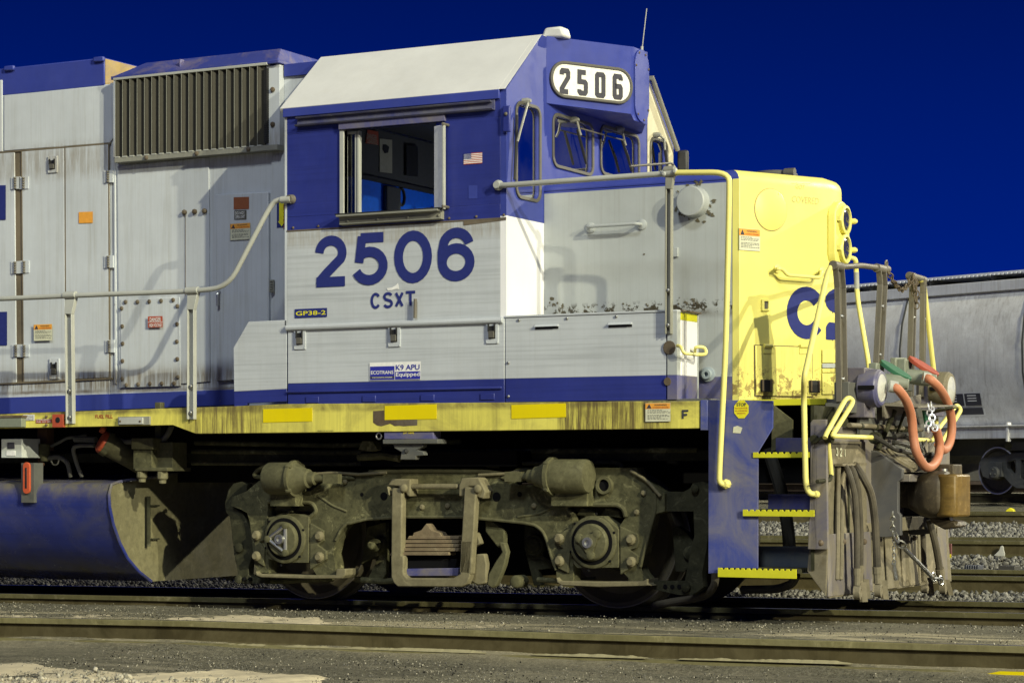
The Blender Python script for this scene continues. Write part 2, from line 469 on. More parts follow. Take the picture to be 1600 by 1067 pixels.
def arc(cx, cy, rx, ry, a0, a1, n=14):
    return [(cx + rx * math.cos(math.radians(a0 + (a1 - a0) * i / n)), cy + ry * math.sin(math.radians(a0 + (a1 - a0) * i / n))) for i in range(n + 1)]
GL = {'round': {
    '2': [(arc(.5, .70, .5, .30, 178, -30, 16) + [(.66, .40), (.30, .20), (.08, .06), (0.02, -.07)], False), ([(-.13, 0), (1.12, 0)], False)],
    '5': [([(1.0, 1), (.135, 1)], False), ([(.19, 1.04), (.075, .42)], False), (arc(.47, .335, .53, .335, 140, -158, 18), False)],
    '0': [(arc(.5, .5, .5, .5, 0, 345, 23), True)],
    '6': [(arc(.5, .32, .5, .32, 0, 345, 23), True), (arc(.51, .68, .47, .32, 12, 160, 12) + [(0.0, .56), (0, .33)], False)],
    'C': [(arc(.5, .5, .5, .5, 38, 322, 22), False)],
    'S': [(arc(.5, .76, .48, .24, 22, 200, 12) + [(.2, .56), (.8, .45)] + arc(.5, .25, .5, .25, 22, -160, 12), False)],
    'X': [([(0, 0), (1, 1)], False), ([(0, 1), (1, 0)], False)],
    'T': [([(-.15, 1), (1.15, 1)], False), ([(.5, 1), (.5, 0)], False)],
    '3': [(arc(.5, .76, .48, .24, 160, -80, 12), False), (arc(.5, .26, .5, .26, 80, -160, 12), False)],
    '1': [([(.5, 0), (.5, 1)], False)],
    'F': [([(0, 0), (0, 1), (1, 1)], False), ([(0, .5), (.8, .5)], False)]},
  'block': {
    '2': [([(0, .80), (0, .93), (.12, 1), (.88, 1), (1, .93), (1, .70), (0, .13), (0, 0), (1, 0)], False)],
    '5': [([(1, 1), (0, 1), (0, .54), (.85, .54), (1, .47), (1, .08), (.85, 0), (.15, 0), (0, .07), (0, .17)], False)],
    '0': [([(.12, 0), (.88, 0), (1, .06), (1, .94), (.88, 1), (.12, 1), (0, .94), (0, .06)], True)],
    '6': [([(1, .82), (1, .93), (.88, 1), (.12, 1), (0, .93), (0, .07), (.12, 0), (.88, 0), (1, .07), (1, .44), (.88, .52), (0, .52)], False)]}}
EX, EZ = V((1, 0, 0)), V((0, 0, 1))

def thing(name, label, cat, loc=(0, 0, 0), group=None):
    o = bpy.data.objects.new(name, None)
    o.empty_display_size = .2
    COL.objects.link(o)
    o.location = loc
    return tag(o, label, cat, group)
def tag(o, label, cat, group=None):
    o['label'] = label; o['category'] = cat
    if group: o['group'] = group
    return o
def setting(o, kind='structure', label=None, cat=None):
    o['kind'] = kind
    if label: o['label'] = label; o['category'] = cat
    return o

# ------------------------------------------------------------------ ground and tracks
def tilt(x): return .0085 * (max(-18, min(18, x)) - 1.5)
GY = [-60, -3.62, -3.42, -3.2, -2.2, -.70, -.60, .9, 1.2, 3.0, 3.6, 5.2, 7.4, 9, 15.9, 17.4, 26.7, 29, 60, 400]
GZ = [-.225, -.225, -.135, -.10, -.075, -.075, -.15, -.15, -.13, -.10, -.085, -.04, .135, .14, .30, .31, .46, .47, .5, .6]
FRX = [-14, -1.07, .67, 2.25, 3.69, 5, 6.6, 15]
FRZ = [-.24, -.043, -.016, -.009, -.005, .005, .017, .08]
def gz(x, y):
    k = min(1, max(0, (y + 3.3) / .9))
    return float(np.interp(y, GY, GZ)) + tilt(x) * k + (float(np.interp(x, FRX, FRZ)) + .012) * (1 - k)

def ground_material():
    m, t, b = new_mat('ground')
    c = coords(t)
    base = mix(t, ramp(t, nz(t, 2.2, 7, .7, c), .35, .68), (.115, .108, .072), (.24, .222, .155))
    base = mix(t, ramp(t, nz(t, 34, 4, .75, c), .47, .60), base, (.32, .30, .215))
    vo = t.nodes.new('ShaderNodeTexVoronoi'); vo.inputs['Scale'].default_value = 55; t.links.new(c, vo.inputs['Vector'])
    base = mix(t, mul(t, ramp(t, vo.outputs['Distance'], .10, .30, (1, 1, 1, 1), (0, 0, 0, 1)), .55), base, (.30, .285, .23))
    base = mix(t, mul(t, ramp(t, nz(t, 120, 3, .7, c), .45, .75), .7), base, (.40, .38, .31))
    base = mix(t, mul(t, ramp(t, nz(t, 160, 2, .6, coords(t, loc=(9, 4, 2))), .5, .72), .8), base, (.02, .02, .018))
    # spilled traction sand: long ridges along the rails, broken by noise
    n1 = ramp(t, nz(t, 1, 6, .7, coords(t, (.75, 3.2, 1), (2.3, .4, 0)), .6), .46, .56)
    sepn = t.nodes.new('ShaderNodeSeparateXYZ'); t.links.new(c, sepn.inputs[0])
    yr = sepn.outputs['Y']
    def band(y0, y1, f):
        r = t.nodes.new('ShaderNodeMapRange'); r.interpolation_type = 'SMOOTHSTEP'
        r.inputs[1].default_value = y0 - f; r.inputs[2].default_value = y0; t.links.new(yr, r.inputs[0])
        q = t.nodes.new('ShaderNodeMapRange'); q.interpolation_type = 'SMOOTHSTEP'
        q.inputs[1].default_value = y1; q.inputs[2].default_value = y1 + f; q.inputs[3].default_value = 1; q.inputs[4].default_value = 0
        t.links.new(yr, q.inputs[0])
        return mul(t, r.outputs[0], q.outputs[0])
    sand = mul(t, n1, band(-3.3, -2.0, .35))
    base = mix(t, mul(t, sand, .85), base, (.62, .55, .37))
    n2 = ramp(t, nz(t, 1, 6, .75, coords(t, (.5, 4.5, 1), (1.3, 2.4, 0)), .8), .50, .66)
    base = mix(t, mul(t, mul(t, n2, band(-6.2, -3.7, .3)), .62), base, (.50, .45, .33))
    # shade under the engine, painted as a black band between its rails
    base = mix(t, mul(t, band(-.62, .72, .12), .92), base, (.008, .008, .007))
    return base, m, t, b
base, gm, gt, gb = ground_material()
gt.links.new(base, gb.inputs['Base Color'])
gb.inputs['Roughness'].default_value = .95
gb.inputs['Specular IOR Level'].default_value = .1
bp = gt.nodes.new('ShaderNodeBump'); bp.inputs['Strength'].default_value = 1.0; bp.inputs['Distance'].default_value = .035
gt.links.new(nz(gt, 90, 4, .8, coords(gt)), bp.inputs['Height']); gt.links.new(bp.outputs[0], gb.inputs['Normal'])

def grid_mesh(name, xs, ys, zf, mat):
    X, Y = np.meshgrid(xs, ys)
    Z = np.vectorize(zf)(X, Y)
    co = np.stack([X, Y, Z], -1).reshape(-1, 3)
    nx, ny = len(xs), len(ys)
    me = bpy.data.meshes.new(name)
    faces = [(j * nx + i, j * nx + i + 1, (j + 1) * nx + i + 1, (j + 1) * nx + i) for j in range(ny - 1) for i in range(nx - 1)]
    me.from_pydata(co.tolist(), [], faces)
    me.materials.append(M[mat])
    me.polygons.foreach_set('use_smooth', [True] * len(me.polygons))
    o = bpy.data.objects.new(name, me); COL.objects.link(o)
    return o
rg = np.random.RandomState(3)
_ph = rg.rand(6, 3) * 6.28
def rough(x, y):
    return .008 * math.sin(2.1 * x + 1.3 * y) + .006 * math.sin(5.3 * x - 4.7 * y + 1) + .005 * math.sin(11 * x + 9 * y + 2)
xs = np.concatenate([[-900, -300, -100, -50, -30], np.arange(-20, 20.01, .25), [30, 50, 100, 300, 900]])
ys = np.concatenate([[-300, -60, -30, -16], np.arange(-10, 6.01, .2), np.arange(6.5, 30, .7), [34, 50, 100, 300, 1200]])
def gfun(x, y):
    r = rough(x, y) if abs(x) < 25 and -11 < y < 31 else 0
    return gz(x, y) + r * (.35 if -3.6 < y < 1.6 else 1)
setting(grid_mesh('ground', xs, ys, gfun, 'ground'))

RAIL_PROF = [(-.036, 0), (-.036, -.032), (-.010, -.045), (-.009, -.135), (-.020, -.148), (-.070, -.158), (-.070, -.172),
             (.070, -.172), (.070, -.158), (.020, -.148), (.009, -.135), (.010, -.045), (.036, -.032), (.036, 0), (.028, .006), (-.028, .006)]
FRONT_PROF = [(-.036, 0), (-.036, -.034), (-.010, -.046), (-.009, -.130), (-.020, -.141), (-.070, -.150), (-.070, -.182),
              (.070, -.182), (.070, -.150), (.020, -.141), (.009, -.130), (.010, -.046), (.036, -.034), (.036, 0), (.028, .006), (-.028, .006)]
def rail_mb(path, prof=RAIL_PROF, k=1.0):
    mb = MB()
    rings = []
    for i, p in enumerate(path):
        a, b = V(path[max(i - 1, 0)]), V(path[min(i + 1, len(path) - 1)])
        d = (b - a); d.z = 0; d.normalize()
        n = V((-d.y, d.x, 0))
        rings.append([mb.bm.verts.new(V(p) + n * (-q[0] * k) * -1 + V((0, 0, q[1] * k))) for q in prof])
    np_ = len(prof)
    for A, B in zip(rings, rings[1:]):
        for j in range(np_):
            f = mb.bm.faces.new((A[j], A[(j + 1) % np_], B[(j + 1) % np_], B[j]))
            f.material_index = 1 if j == np_ - 2 else 2 if j in (1, 2, 3, 10, 11, 12) else 0
    mb.bm.faces.new(rings[0]); mb.bm.faces.new(rings[-1][::-1])
    return mb
def track(label, paths, mats=('rail_steel', 'rail_top', 'rail_web'), tie=None, k=1.0):
    base = paths[0][len(paths[0]) // 2]
    t = thing('railway_track', label, 'railway track', (0, 0, 0), 'tracks of the rail yard')
    for p in paths: rail_mb(p, k=k).build('rail', list(mats), t, smooth=30)
    if tie:
        for x in np.arange(*tie['x']):
            y0, y1 = tie['y'](x)
            if tie.get('skip'): continue
            z = tie['z'](x)
            mb = MB(); j = random.uniform(-.03, .03)
            mb.box((x - .11 + j, y0, z - .16), (x + .11 + j, y1, z)).build('sleeper', 'tie', t, bevel=.01)
    return t
paint('tie', (.10, .085, .065), .9, .2, .2, dust=.3, dustcol=(.16, .15, .12), spec=.1)
# track under the locomotive
def near_y(x): return float(np.interp(x, [-8, -4, -2.8, 0, 2.74, 4, 6, 12, 25], [-1.02, -.86, -.80, -.74, -.715, -.70, -.66, -.5, -.15]))
xx = [-60, -30, -15, -8, -5, -4, -2.8, -1.5, 0, 1.5, 2.74, 4, 5, 6, 8, 12, 16, 25]
def lz(x): return tilt(x) if -1.0 < x < 3.5 else tilt(x)
track('track of two dull brown rails that the yellow-nosed locomotive stands on',
      [[(x, near_y(x), lz(x)) for x in xx], [(x, near_y(x) + 1.435, lz(x)) for x in xx]])
paint('sand', (.62, .54, .37), .95, .10, 0, bump=.3, spec=.05, chips=.10, chipcol=(.22, .2, .15))
# single rail in front, half buried in cinders and sand
FR = [(0, 965), (150, 967.5), (300, 970.5), (600, 980), (900, 990), (1200, 998.5), (1600, 1010)]
fr = [P(u, v, y=-3.42) for u, v in FR]
d0 = (fr[0] - fr[1]).normalized(); d1 = (fr[-1] - fr[-2]).normalized()
frp = [fr[0] + d0 * 14] + fr + [fr[-1] + d1 * 9]
ft = thing('loose_rail', 'heavy sand-streaked steel rail lying closest to the camera, across the whole foreground', 'rail')
rail_mb(frp, FRONT_PROF, k=1.0).build('rail', ['rail_sandy', 'rail_top', 'rail_web'], ft, smooth=30)
# sand lying on the foot of the rail
rs = random.Random(11)
for (u0, u1) in ((-60, 420), (440, 760), (830, 1010), (1060, 1330)):
    mb = MB()
    k = int((u1 - u0) / 4); lo = []; hi = []; wv = .5
    for i in range(k + 1):
        u = u0 + (u1 - u0) * i / k
        vt = np.interp(u, [q[0] for q in FR], [q[1] for q in FR]) + 34
        p = P(u, vt, y=-3.475)
        wv = min(1, max(0, wv + rs.uniform(-.28, .28)))
        wd = (.002 + .012 * wv) * min(1, i / 6, (k - i) / 6)
        lo.append(p + V((0, -.014, -.004))); hi.append(p + V((0, .03, wd)))
    for i in range(k): mb.sheet([lo[i], lo[i + 1], hi[i + 1], hi[i]])
    mb.build('foot_sand', 'foot_dust', ft, 0)
mb = MB()
a, b = P(1538, 1053, y=-3.505), P(1600, 1055, y=-3.505)
mb.prism([a + V((0, 0, .0)), a + V((.09, 0, .022)), b + V((.4, 0, .025)), b + V((.4, 0, -.028)), a + V((.05, 0, -.022))], (0, .02, 0))
mb.build('paint_mark', 'yellow_tape', ft)

# tracks behind
for lab, y0, zt, rot in (('empty track directly behind the locomotive coupler, dark rails on gravel', 3.6, .098, 0),
                         ('empty track with a white blotch on its rail, between two gravel strips', 7.4, .31, 0),
                         ('far empty track just in front of the covered hopper car', 15.9, .475, -.03)):
    px = [-60, -30, -10, -4, 0, 3, 6, 10, 20, 40]
    ps = [[(x, y0 + dy + rot * (x - 2), zt + (tilt(x) - tilt(4)) * .6) for x in px] for dy in (0, 1.435)]
    track(lab, ps)
mb = MB()
a = P(1552, 869, y=7.36)
mb.prism([a, a + V((.13, 0, .0)), a + V((.128, 0, .04)), a + V((.118, 0, .07)), a + V((.115, 0, .105)), a + V((.10, 0, .118)), a + V((.082, 0, .108)), a + V((.07, 0, .07)), a + V((.03, 0, .03))], (0, -.02, 0))  # small pale raised patch against the rail
tag(mb.build('pale_blotch', 'pale_grey', bevel=.004), 'small pale blotch set against the rail below the hopper car', 'scrap')

# gravel ballast: thousands of broken stones
def stones(name, n, region, size, mats, seed, label, sink=.35):
    r = np.random.RandomState(seed)
    base = np.array([(0, 0, 1), (.9, 0, .3), (.28, .85, .3), (-.72, .53, .3), (-.72, -.53, .3), (.28, -.85, .3), (.5, .4, -.6), (-.5, .4, -.6), (0, -.6, -.6)], float)
    fc = [(0, 1, 2), (0, 2, 3), (0, 3, 4), (0, 4, 5), (0, 5, 1), (1, 6, 2), (2, 7, 3), (3, 7, 4), (4, 8, 5), (5, 8, 1), (2, 6, 7), (1, 8, 6), (4, 7, 8), (6, 8, 7)]
    fcs = np.array(fc)
    xy = region(r, n)
    n = len(xy)
    s = size[0] + (size[1] - size[0]) * r.rand(n) ** 2
    co = np.repeat(base[None], n, 0) * (1 + .5 * (r.rand(n, 9, 3) - .5))
    co *= (.65 + .7 * r.rand(n, 1, 3)) * s[:, None, None]
    a = r.rand(n) * 6.283; ca, sa = np.cos(a), np.sin(a)
    x = co[:, :, 0] * ca[:, None] - co[:, :, 1] * sa[:, None]; y = co[:, :, 0] * sa[:, None] + co[:, :, 1] * ca[:, None]
    tl = (r.rand(n, 1) - .5) * 1.2
    z = co[:, :, 2] * np.cos(tl) + x * np.sin(tl); x = x * np.cos(tl) - co[:, :, 2] * np.sin(tl)
    zz = np.array([gfun(px, py) for px, py in xy])
    lift = r.rand(n) * .02
    V3 = np.stack([x + xy[:, :1], y + xy[:, 1:2], z + (zz + s * sink + lift)[:, None]], -1).reshape(-1, 3)
    F = (fcs[None] + (np.arange(n) * 9)[:, None, None]).reshape(-1, 3)
    me = bpy.data.meshes.new(name)
    me.vertices.add(len(V3)); me.vertices.foreach_set('co', V3.astype(np.float32).ravel())
    me.loops.add(F.size); me.loops.foreach_set('vertex_index', F.astype(np.int32).ravel())
    me.polygons.add(len(F)); me.polygons.foreach_set('loop_start', np.arange(0, F.size, 3, dtype=np.int32))
    me.polygons.foreach_set('loop_total', np.full(len(F), 3, dtype=np.int32))
    mi = np.repeat(r.randint(0, len(mats), n), 14).astype(np.int32)
    for mm in mats: me.materials.append(M[mm])
    me.polygons.foreach_set('material_index', mi)
    me.update(); me.validate()
    o = bpy.data.objects.new(name, me); COL.objects.link(o)
    o['kind'] = 'stuff'; o['label'] = label; o['category'] = 'gravel'
    return o
for i, c_ in enumerate([(.20, .195, .172), (.135, .13, .112), (.28, .27, .24), (.08, .077, .066)]):
    m, t, b = new_mat('stone%d' % i)
    t.links.new(mix(t, ramp(t, nz(t, 40, 3, .6, coords(t)), .3, .7), c_, tuple(q * .6 for q in c_)), b.inputs['Base Color'])
    b.inputs['Roughness'].default_value = .9; b.inputs['Specular IOR Level'].default_value = .2
plain('stone_oily', (.012, .0115, .010), .8, spec=.05)  # near-black stone; under the locomotive it carries painted shade
ST = ['stone0', 'stone1', 'stone2', 'stone0', 'stone3']
def rect(x0, x1, y0, y1):
    return lambda r, n: np.stack([x0 + (x1 - x0) * r.rand(n), y0 + (y1 - y0) * r.rand(n)], 1)
stones('gravel', 26000, rect(-8, 9, .85, 3.45), (.010, .030), ST, 1, 'grey crushed stone ballast beside and behind the locomotive')
stones('gravel', 13000, rect(0, 8, 3.75, 7.2), (.011, .032), ST, 2, 'grey crushed stone ballast between the two nearest empty tracks')
stones('gravel', 15000, rect(-3, 6, 8.9, 15.7), (.014, .040), ST, 4, 'grey crushed stone ballast in front of the hopper car track')
stones('gravel', 1800, rect(-9, 4.2, -.62, .62), (.014, .036), ['stone_oily'], 5, 'ballast between the rails, coloured black for the shade under the locomotive')
def corner(r, n):
    x = .4 + 3.4 * r.rand(n); y = -6.4 + 1.6 * r.rand(n)
    X, Y, Z = x - CX, y - CY, -.225 - CZ
    w_ = -X * _s + Y * _c
    u = 800 + FPX * (X * _c + Y * _s) / w_; v = HOR - FPX * Z / w_
    k = (v > 1051 + .018 * np.clip(u, -50, 600) + 13 * r.rand(n) + 5 * np.sin(u / 31)) & (u < 260 + 200 * r.rand(n))
    return np.stack([x, y], 1)[k]
for i_, c_ in enumerate([(.42, .39, .31), (.30, .28, .22), (.20, .19, .155)]): plain('pale_stone%d' % i_, c_, .9, spec=.1)
stones('gravel', 3000, corner, (.006, .022), ['pale_stone0', 'pale_stone1', 'pale_stone2'], 6, 'loose pale stones at the left front edge of the ground')
def strip(r, n):
    x = -1.5 + 8.5 * r.rand(n); y = -3.22 + .35 * r.rand(n) ** 2.5 + .035 * (x - 1)
    k = (np.sin(x * 2.3) + np.sin(x * 5.1 + 1) + np.where(x > 2.5, .6, -.1)) > .3
    return np.stack([x, y], 1)[k]
stones('gravel', 500, strip, (.008, .022), ['stone0', 'stone2'], 8, 'small pale stones along the back of the closest rail')

def near_grit(r, n):
    x = .2 + 7.2 * r.rand(n); y = -6.3 + 2.75 * r.rand(n)
    X, Y, Z = x - CX, y - CY, -.225 - CZ
    w_ = -X * _s + Y * _c
    u = 800 + FPX * (X * _c + Y * _s) / w_; v = HOR - FPX * Z / w_
    k = (v < 1080) & (u > -40) & (u < 1640) & (np.sin(x * 3.1 + y * 5) + np.sin(x * 7.3 - y * 11) + r.rand(n) * 3 > 1.1)
    return np.stack([x, y], 1)[k]
stones('grit', 16000, near_grit, (.002, .0065), ['pale_stone0', 'stone0', 'stone3', 'pale_stone2', 'stone_oily'], 21, 'fine grit and cinders on the ground in front of the closest rail', .2)
def mid_grit(r, n):
    x = -3.5 + 10.5 * r.rand(n); y = -3.2 + 2.3 * r.rand(n)
    k = np.sin(x * 2.1 + y * 4) + np.sin(x * 6.3 - y * 9) + r.rand(n) * 3 > 1.3
    return np.stack([x, y], 1)[k]
stones('grit', 9000, mid_grit, (.002, .007), ['pale_stone0', 'stone0', 'stone3', 'pale_stone1', 'stone_oily'], 22, 'fine grit and cinders between the closest rail and the locomotive', .2)

# drifts of spilled traction sand
def drift(name, outline, h, label, seed):
    """outline: pixel polygon laid onto the ground, mounded a few centimetres"""
    r = np.random.RandomState(seed)
    pts = []
    for u, v in outline:
        g = P(u, v, z=-.2 if v > 1012 else -.12)
        for _ in range(4): g = P(u, v, z=gz(g.x, g.y) + .004)
        pts.append((g.x, g.y))
    pts = np.array(pts)
    x0, y0 = pts.min(0) - .02; x1, y1 = pts.max(0) + .02
    stp = .035
    gx = np.arange(x0, x1, stp); gy = np.arange(y0, y1, stp * .8)
    def inside(px, py):
        c = False; j = len(pts) - 1
        for i in range(len(pts)):
            if (pts[i][1] > py) != (pts[j][1] > py) and px < (pts[j][0] - pts[i][0]) * (py - pts[i][1]) / (pts[j][1] - pts[i][1]) + pts[i][0]: c = not c
            j = i
        return c
    ed = [(pts[i], pts[(i + 1) % len(pts)]) for i in range(len(pts))]
    def dist(px, py):
        q = np.array([px, py]); best = 9
        for a, b in ed:
            t = np.clip(np.dot(q - a, b - a) / max(1e-9, np.dot(b - a, b - a)), 0, 1)
            best = min(best, np.hypot(*(q - a - t * (b - a))))
        return best
    def zf(x, y):
        d = dist(x, y) * (1 if inside(x, y) else -1) + .02 * math.sin(17 * x + 5 * y) + .015 * math.sin(31 * x - 23 * y)
        k = max(-1, min(1, d / .10))
        return gz(x, y) + (-.012 + h * (k + .25) * (1 + .25 * math.sin(9 * x + 3 * y)) if k > -.25 else -.03) + .004 * math.sin(40 * x) * math.sin(37 * y)
    o = grid_mesh(name, gx, gy, zf, 'sand')
    o['kind'] = 'stuff'; o['label'] = label; o['category'] = 'sand'
drift('sand', [(-80, 1036), (0, 1036), (60, 1038), (110, 1043), (170, 1050), (300, 1051), (330, 1047), (410, 1046), (430, 1053), (510, 1056), (522, 1085), (300, 1085), (140, 1085), (60, 1085), (-80, 1085)], .022,
      'white patch of spilled sand at the lower left corner', 1)
drift('sand', [(250, 965), (360, 958), (440, 962), (505, 963), (520, 972), (480, 976), (350, 974), (255, 971)], .012, 'pale sand drift behind the closest rail, left of centre', 2)
drift('sand', [(20, 958), (120, 958), (240, 958), (250, 970), (120, 967), (0, 964)], .008, 'thin sand drift behind the closest rail at the far left', 3)
drift('sand', [(690, 966), (760, 968), (830, 976), (880, 982), (800, 985), (700, 979)], .008, 'small sand drift behind the middle of the closest rail', 4)
drift('sand', [(1330, 996), (1400, 996), (1440, 1001), (1380, 1002), (1290, 1000)], .010, 'small white sand ridge behind the closest rail, near the front of the locomotive', 5)

# ------------------------------------------------------------------ the locomotive
LO = thing('locomotive', 'blue, grey and yellow diesel locomotive with number 2506 on its cab', 'locomotive')
def part(mb, name, mats, bevel=0, parent=None, smooth=35, label=None):
    o = mb.build(name, mats, parent or LO, bevel, smooth)
    if label: o['label'] = label
    return o
def quad(u0, v0, u1, v1, f=S, d=0, sk=0):
    """image rectangle -> plane polygon; sk = drop in v per px along u"""
    return [f(u0, v1, d), f(u1, v1 + sk * (u1 - u0), d), f(u1, v0 + sk * (u1 - u0), d), f(u0, v0, d)]
IN = V((0, 1, 0))      # into the picture
def sidebox(mb, pts, th, m=0):  # pts on a side plane; thickness towards +y
    return mb.prism(pts, IN * th, m)
def latch(u0, v0, u1, v1, f=S, d=.012, sk=-.04, flip=False):
    mb = MB()
    a = f(u0, v1, d); b = f(u1, v0, d)
    x0, x1, z0, z1 = a.x, b.x, a.z, b.z; y = a.y
    mb.box((x0, y, z0), (x1, y + .012, z1), 0)
    cx, wz = (x0 + x1) / 2, z1 - z0
    mb.box((cx - .030, y - .002, z0 + wz * .20), (cx + .030, y + .004, z0 + wz * .74), 1)
    mb.box((cx - .022, y - .016, z0 + wz * .24), (cx + .022, y, z0 + wz * .52), 2)
    for s_ in (-1, 1): mb.box((cx + s_ * .026 - .005, y - .012, z0 + wz * .50), (cx + s_ * .026 + .005, y, z0 + wz * .82), 1)
    for px in (x0 + .008, x1 - .008):
        for pz in (z0 + .01, z1 - .01): mb.bolt((px, y, pz), (0, -1, 0), .005, .004, 0)
    return mb

# ---- long hood
mb = MB()
xh0, xh1 = -7.0, .18
zt1 = 4.36
hood_top2 = 4.39
mb.box((xh0, YH, 1.50), (-2.02, -YH, 4.36), 0)
mb.box((-2.02, YH + .004, 1.50), (xh1, -YH, 4.37), 0)
part(mb, 'long_hood', ['grey', 'blue'], .008)
# blue roof box on the left with its rusty end
mb = MB()
a = H(163, 90, .004); b = H(163, 134, .004)
mb.box((-4.2, a.y, b.z), (a.x, -a.y - .9, a.z), 0)
mb.sheet([(a.x + .003, a.y + .01, b.z + .01), (a.x + .003, -a.y - .92, b.z + .01), (a.x + .003, -a.y - .92, a.z - .01), (a.x + .003, a.y + .01, a.z - .01)], 1)
for u in (13, 153):
    q = H(u, 108 - .1 * u, .03)
    mb.box((q.x - .055, q.y, q.z - .022), (q.x + .055, q.y + .03, q.z + .022), 0)
part(mb, 'roof_box', ['blue', 'rust_yellow'], .01)
# white upper panel
mb = MB()
sidebox(mb, [H(6, 236.5, .012), H(171, 223.5, .012), H(177, 216, .012), H(177, 133, .012), H(163, 134.5, .012), H(6, 149, .012)], .03)
part(mb, 'upper_panel', 'grey', .006)
mb = MB()
sidebox(mb, [H(-60, 242.5, .012), H(3.2, 237, .012), H(3.2, 125, .012), H(-60, 132, .012)], .03)
part(mb, 'upper_panel', 'grey', .006)
# rusty rail under it, stiles, sill strip
mb = MB()
sidebox(mb, [H(-60, 245, .016), H(172, 225.5, .016), H(172, 223, .016), H(-60, 242, .016)], .03)
for u0, u1, in ((23, 33.5),):
    sidebox(mb, [H(u0 + 3.5, 599, .006), H(u1 + 3.2, 598, .006), H(u1, 235.5, .006), H(u0, 236.5, .006)], .02)
sidebox(mb, [H(-60, 604, .014), H(175, 592.5, .014), H(175, 590, .014), H(-60, 601, .014)], .03)
for a_, b_ in (((101.2, 228.5), (102.6, 593)), ((169.2, 224), (171, 590)), ((33.2, 236), (36.5, 597))):
    sidebox(mb, [H(b_[0] - .9, b_[1], .0145), H(b_[0] + .9, b_[1], .0145), H(a_[0] + .9, a_[1], .0145), H(a_[0] - .9, a_[1], .0145)], .01)
part(mb, 'door_frame', 'stile', .002)
# hood doors
for name, pts in (('hood_door', [(-60, 603), (25.5, 598), (22.5, 237), (-60, 243)]),
                  ('hood_door', [(37, 597), (101.5, 593.5), (100, 228.5), (34, 235)]),
                  ('hood_door', [(103, 593), (170, 589.5), (168.5, 224), (101.8, 228.5)])):
    mb = MB(); sidebox(mb, [H(u, v, .014) for u, v in pts], .03)
    door = part(mb, name, 'grey', .005)
    if pts[0][0] == 37:
        for r4, fl in (((74.5, 243.5, 89, 270.5), 0), ((77, 560, 92, 592), 1)):
            part(latch(*r4, f=H, d=.026), 'latch', ['grey', 'black', 'gasket'], 0, door)
def hinge(u, v, wpx=14, hpx=20, f=H):
    mb = MB()
    a = f(u, v + hpx, .022); b = f(u + wpx, v, .022)
    mb.box((a.x, a.y, a.z), (b.x, a.y + .02, b.z), 0)
    cx = (a.x + b.x) / 2
    n = 5; h = (b.z - a.z) / n
    for k in range(n):
        mb.cyl((cx, a.y - .004, a.z + h * k + .004), (cx, a.y - .004, a.z + h * (k + 1) - .004), .014, 10, 1)
    return mb
for u, v in ((17, 276), (30, 276), (17, 408), (31, 407), (18, 538), (31, 538), (162, 266), (162.5, 399), (164, 531)):
    part(hinge(u, v), 'hinge', ['grey', 'stain_steel'])
# blue stripe along the hood foot
mb = MB()
sidebox(mb, [H(-60, 649, .018), H(366, 632, .018), H(366, 608.5, .018), H(-60, 623.5, .018)], .02)
part(mb, 'hood_stripe', 'blue')
# seam post and plain wall panel
mb = MB()
sidebox(mb, [H(178.5, 600, .010), H(181.5, 600, .010), H(180, 246, .010), H(177, 246, .010)], .02)
sidebox(mb, [H(186, 607, .010), H(328, 596, .010), H(326, 246, .010), H(183, 260, .010)], .02)
part(mb, 'wall_panel', 'grey', .004)
mb = MB()
for u, v in ((289, 332), (305, 331), (320.5, 330)):
    mb.bolt(H(u, v, .012), (0, -1, 0), .022, .03)
mb.box(tuple(H(289.3, 462, .016)), tuple(H(290.4, 334, .008)))
part(mb, 'bolt_row', 'rust')
# bolted cover plate
mb = MB()
p4 = [H(188.5, 606, .016), H(281.5, 603, .016), H(280.5, 464, .016), H(187.5, 468, .016)]
sidebox(mb, p4, .02, 0)
for i in range(5):
    for (a, b) in ((0, 1), (3, 2), (0, 3), (1, 2)):
        q = p4[a].lerp(p4[b], (i + .35) / 4.7)
        c = sum(p4, V((0, 0, 0))) / 4
        q = q + (c - q).normalized() * .028
        mb.bolt(q, (0, -1, 0), .019, .016, 1)
part(mb, 'cover_plate', ['grey', 'rust'], .004)
# electrical locker standing out of the hood beside the cab
mb = MB()
sidebox(mb, [H(338.5, 596, .03), H(420, 590, .03), H(419, 300, .03), H(336.5, 304, .03)], .06)
lk = part(mb, 'locker_door', 'grey', .008)
mb = MB(); mb.tube([H(340, 478, .06), H(340, 458, .06), H(343, 456, .03)], .013, 8, .02)
part(mb, 'handle', 'steel', 0, lk)
part(hinge(421, 437, 6, 20, lambda u, v, d=0: H(u, v, d + .02)), 'hinge', ['post_grey', 'post_grey'], 0, lk)
mb = MB(); sidebox(mb, [H(424, 640, .012), H(470, 637, .012), H(470, 240, .012), H(424, 243, .012)], .03)
part(mb, 'wall_panel', 'grey', .004)

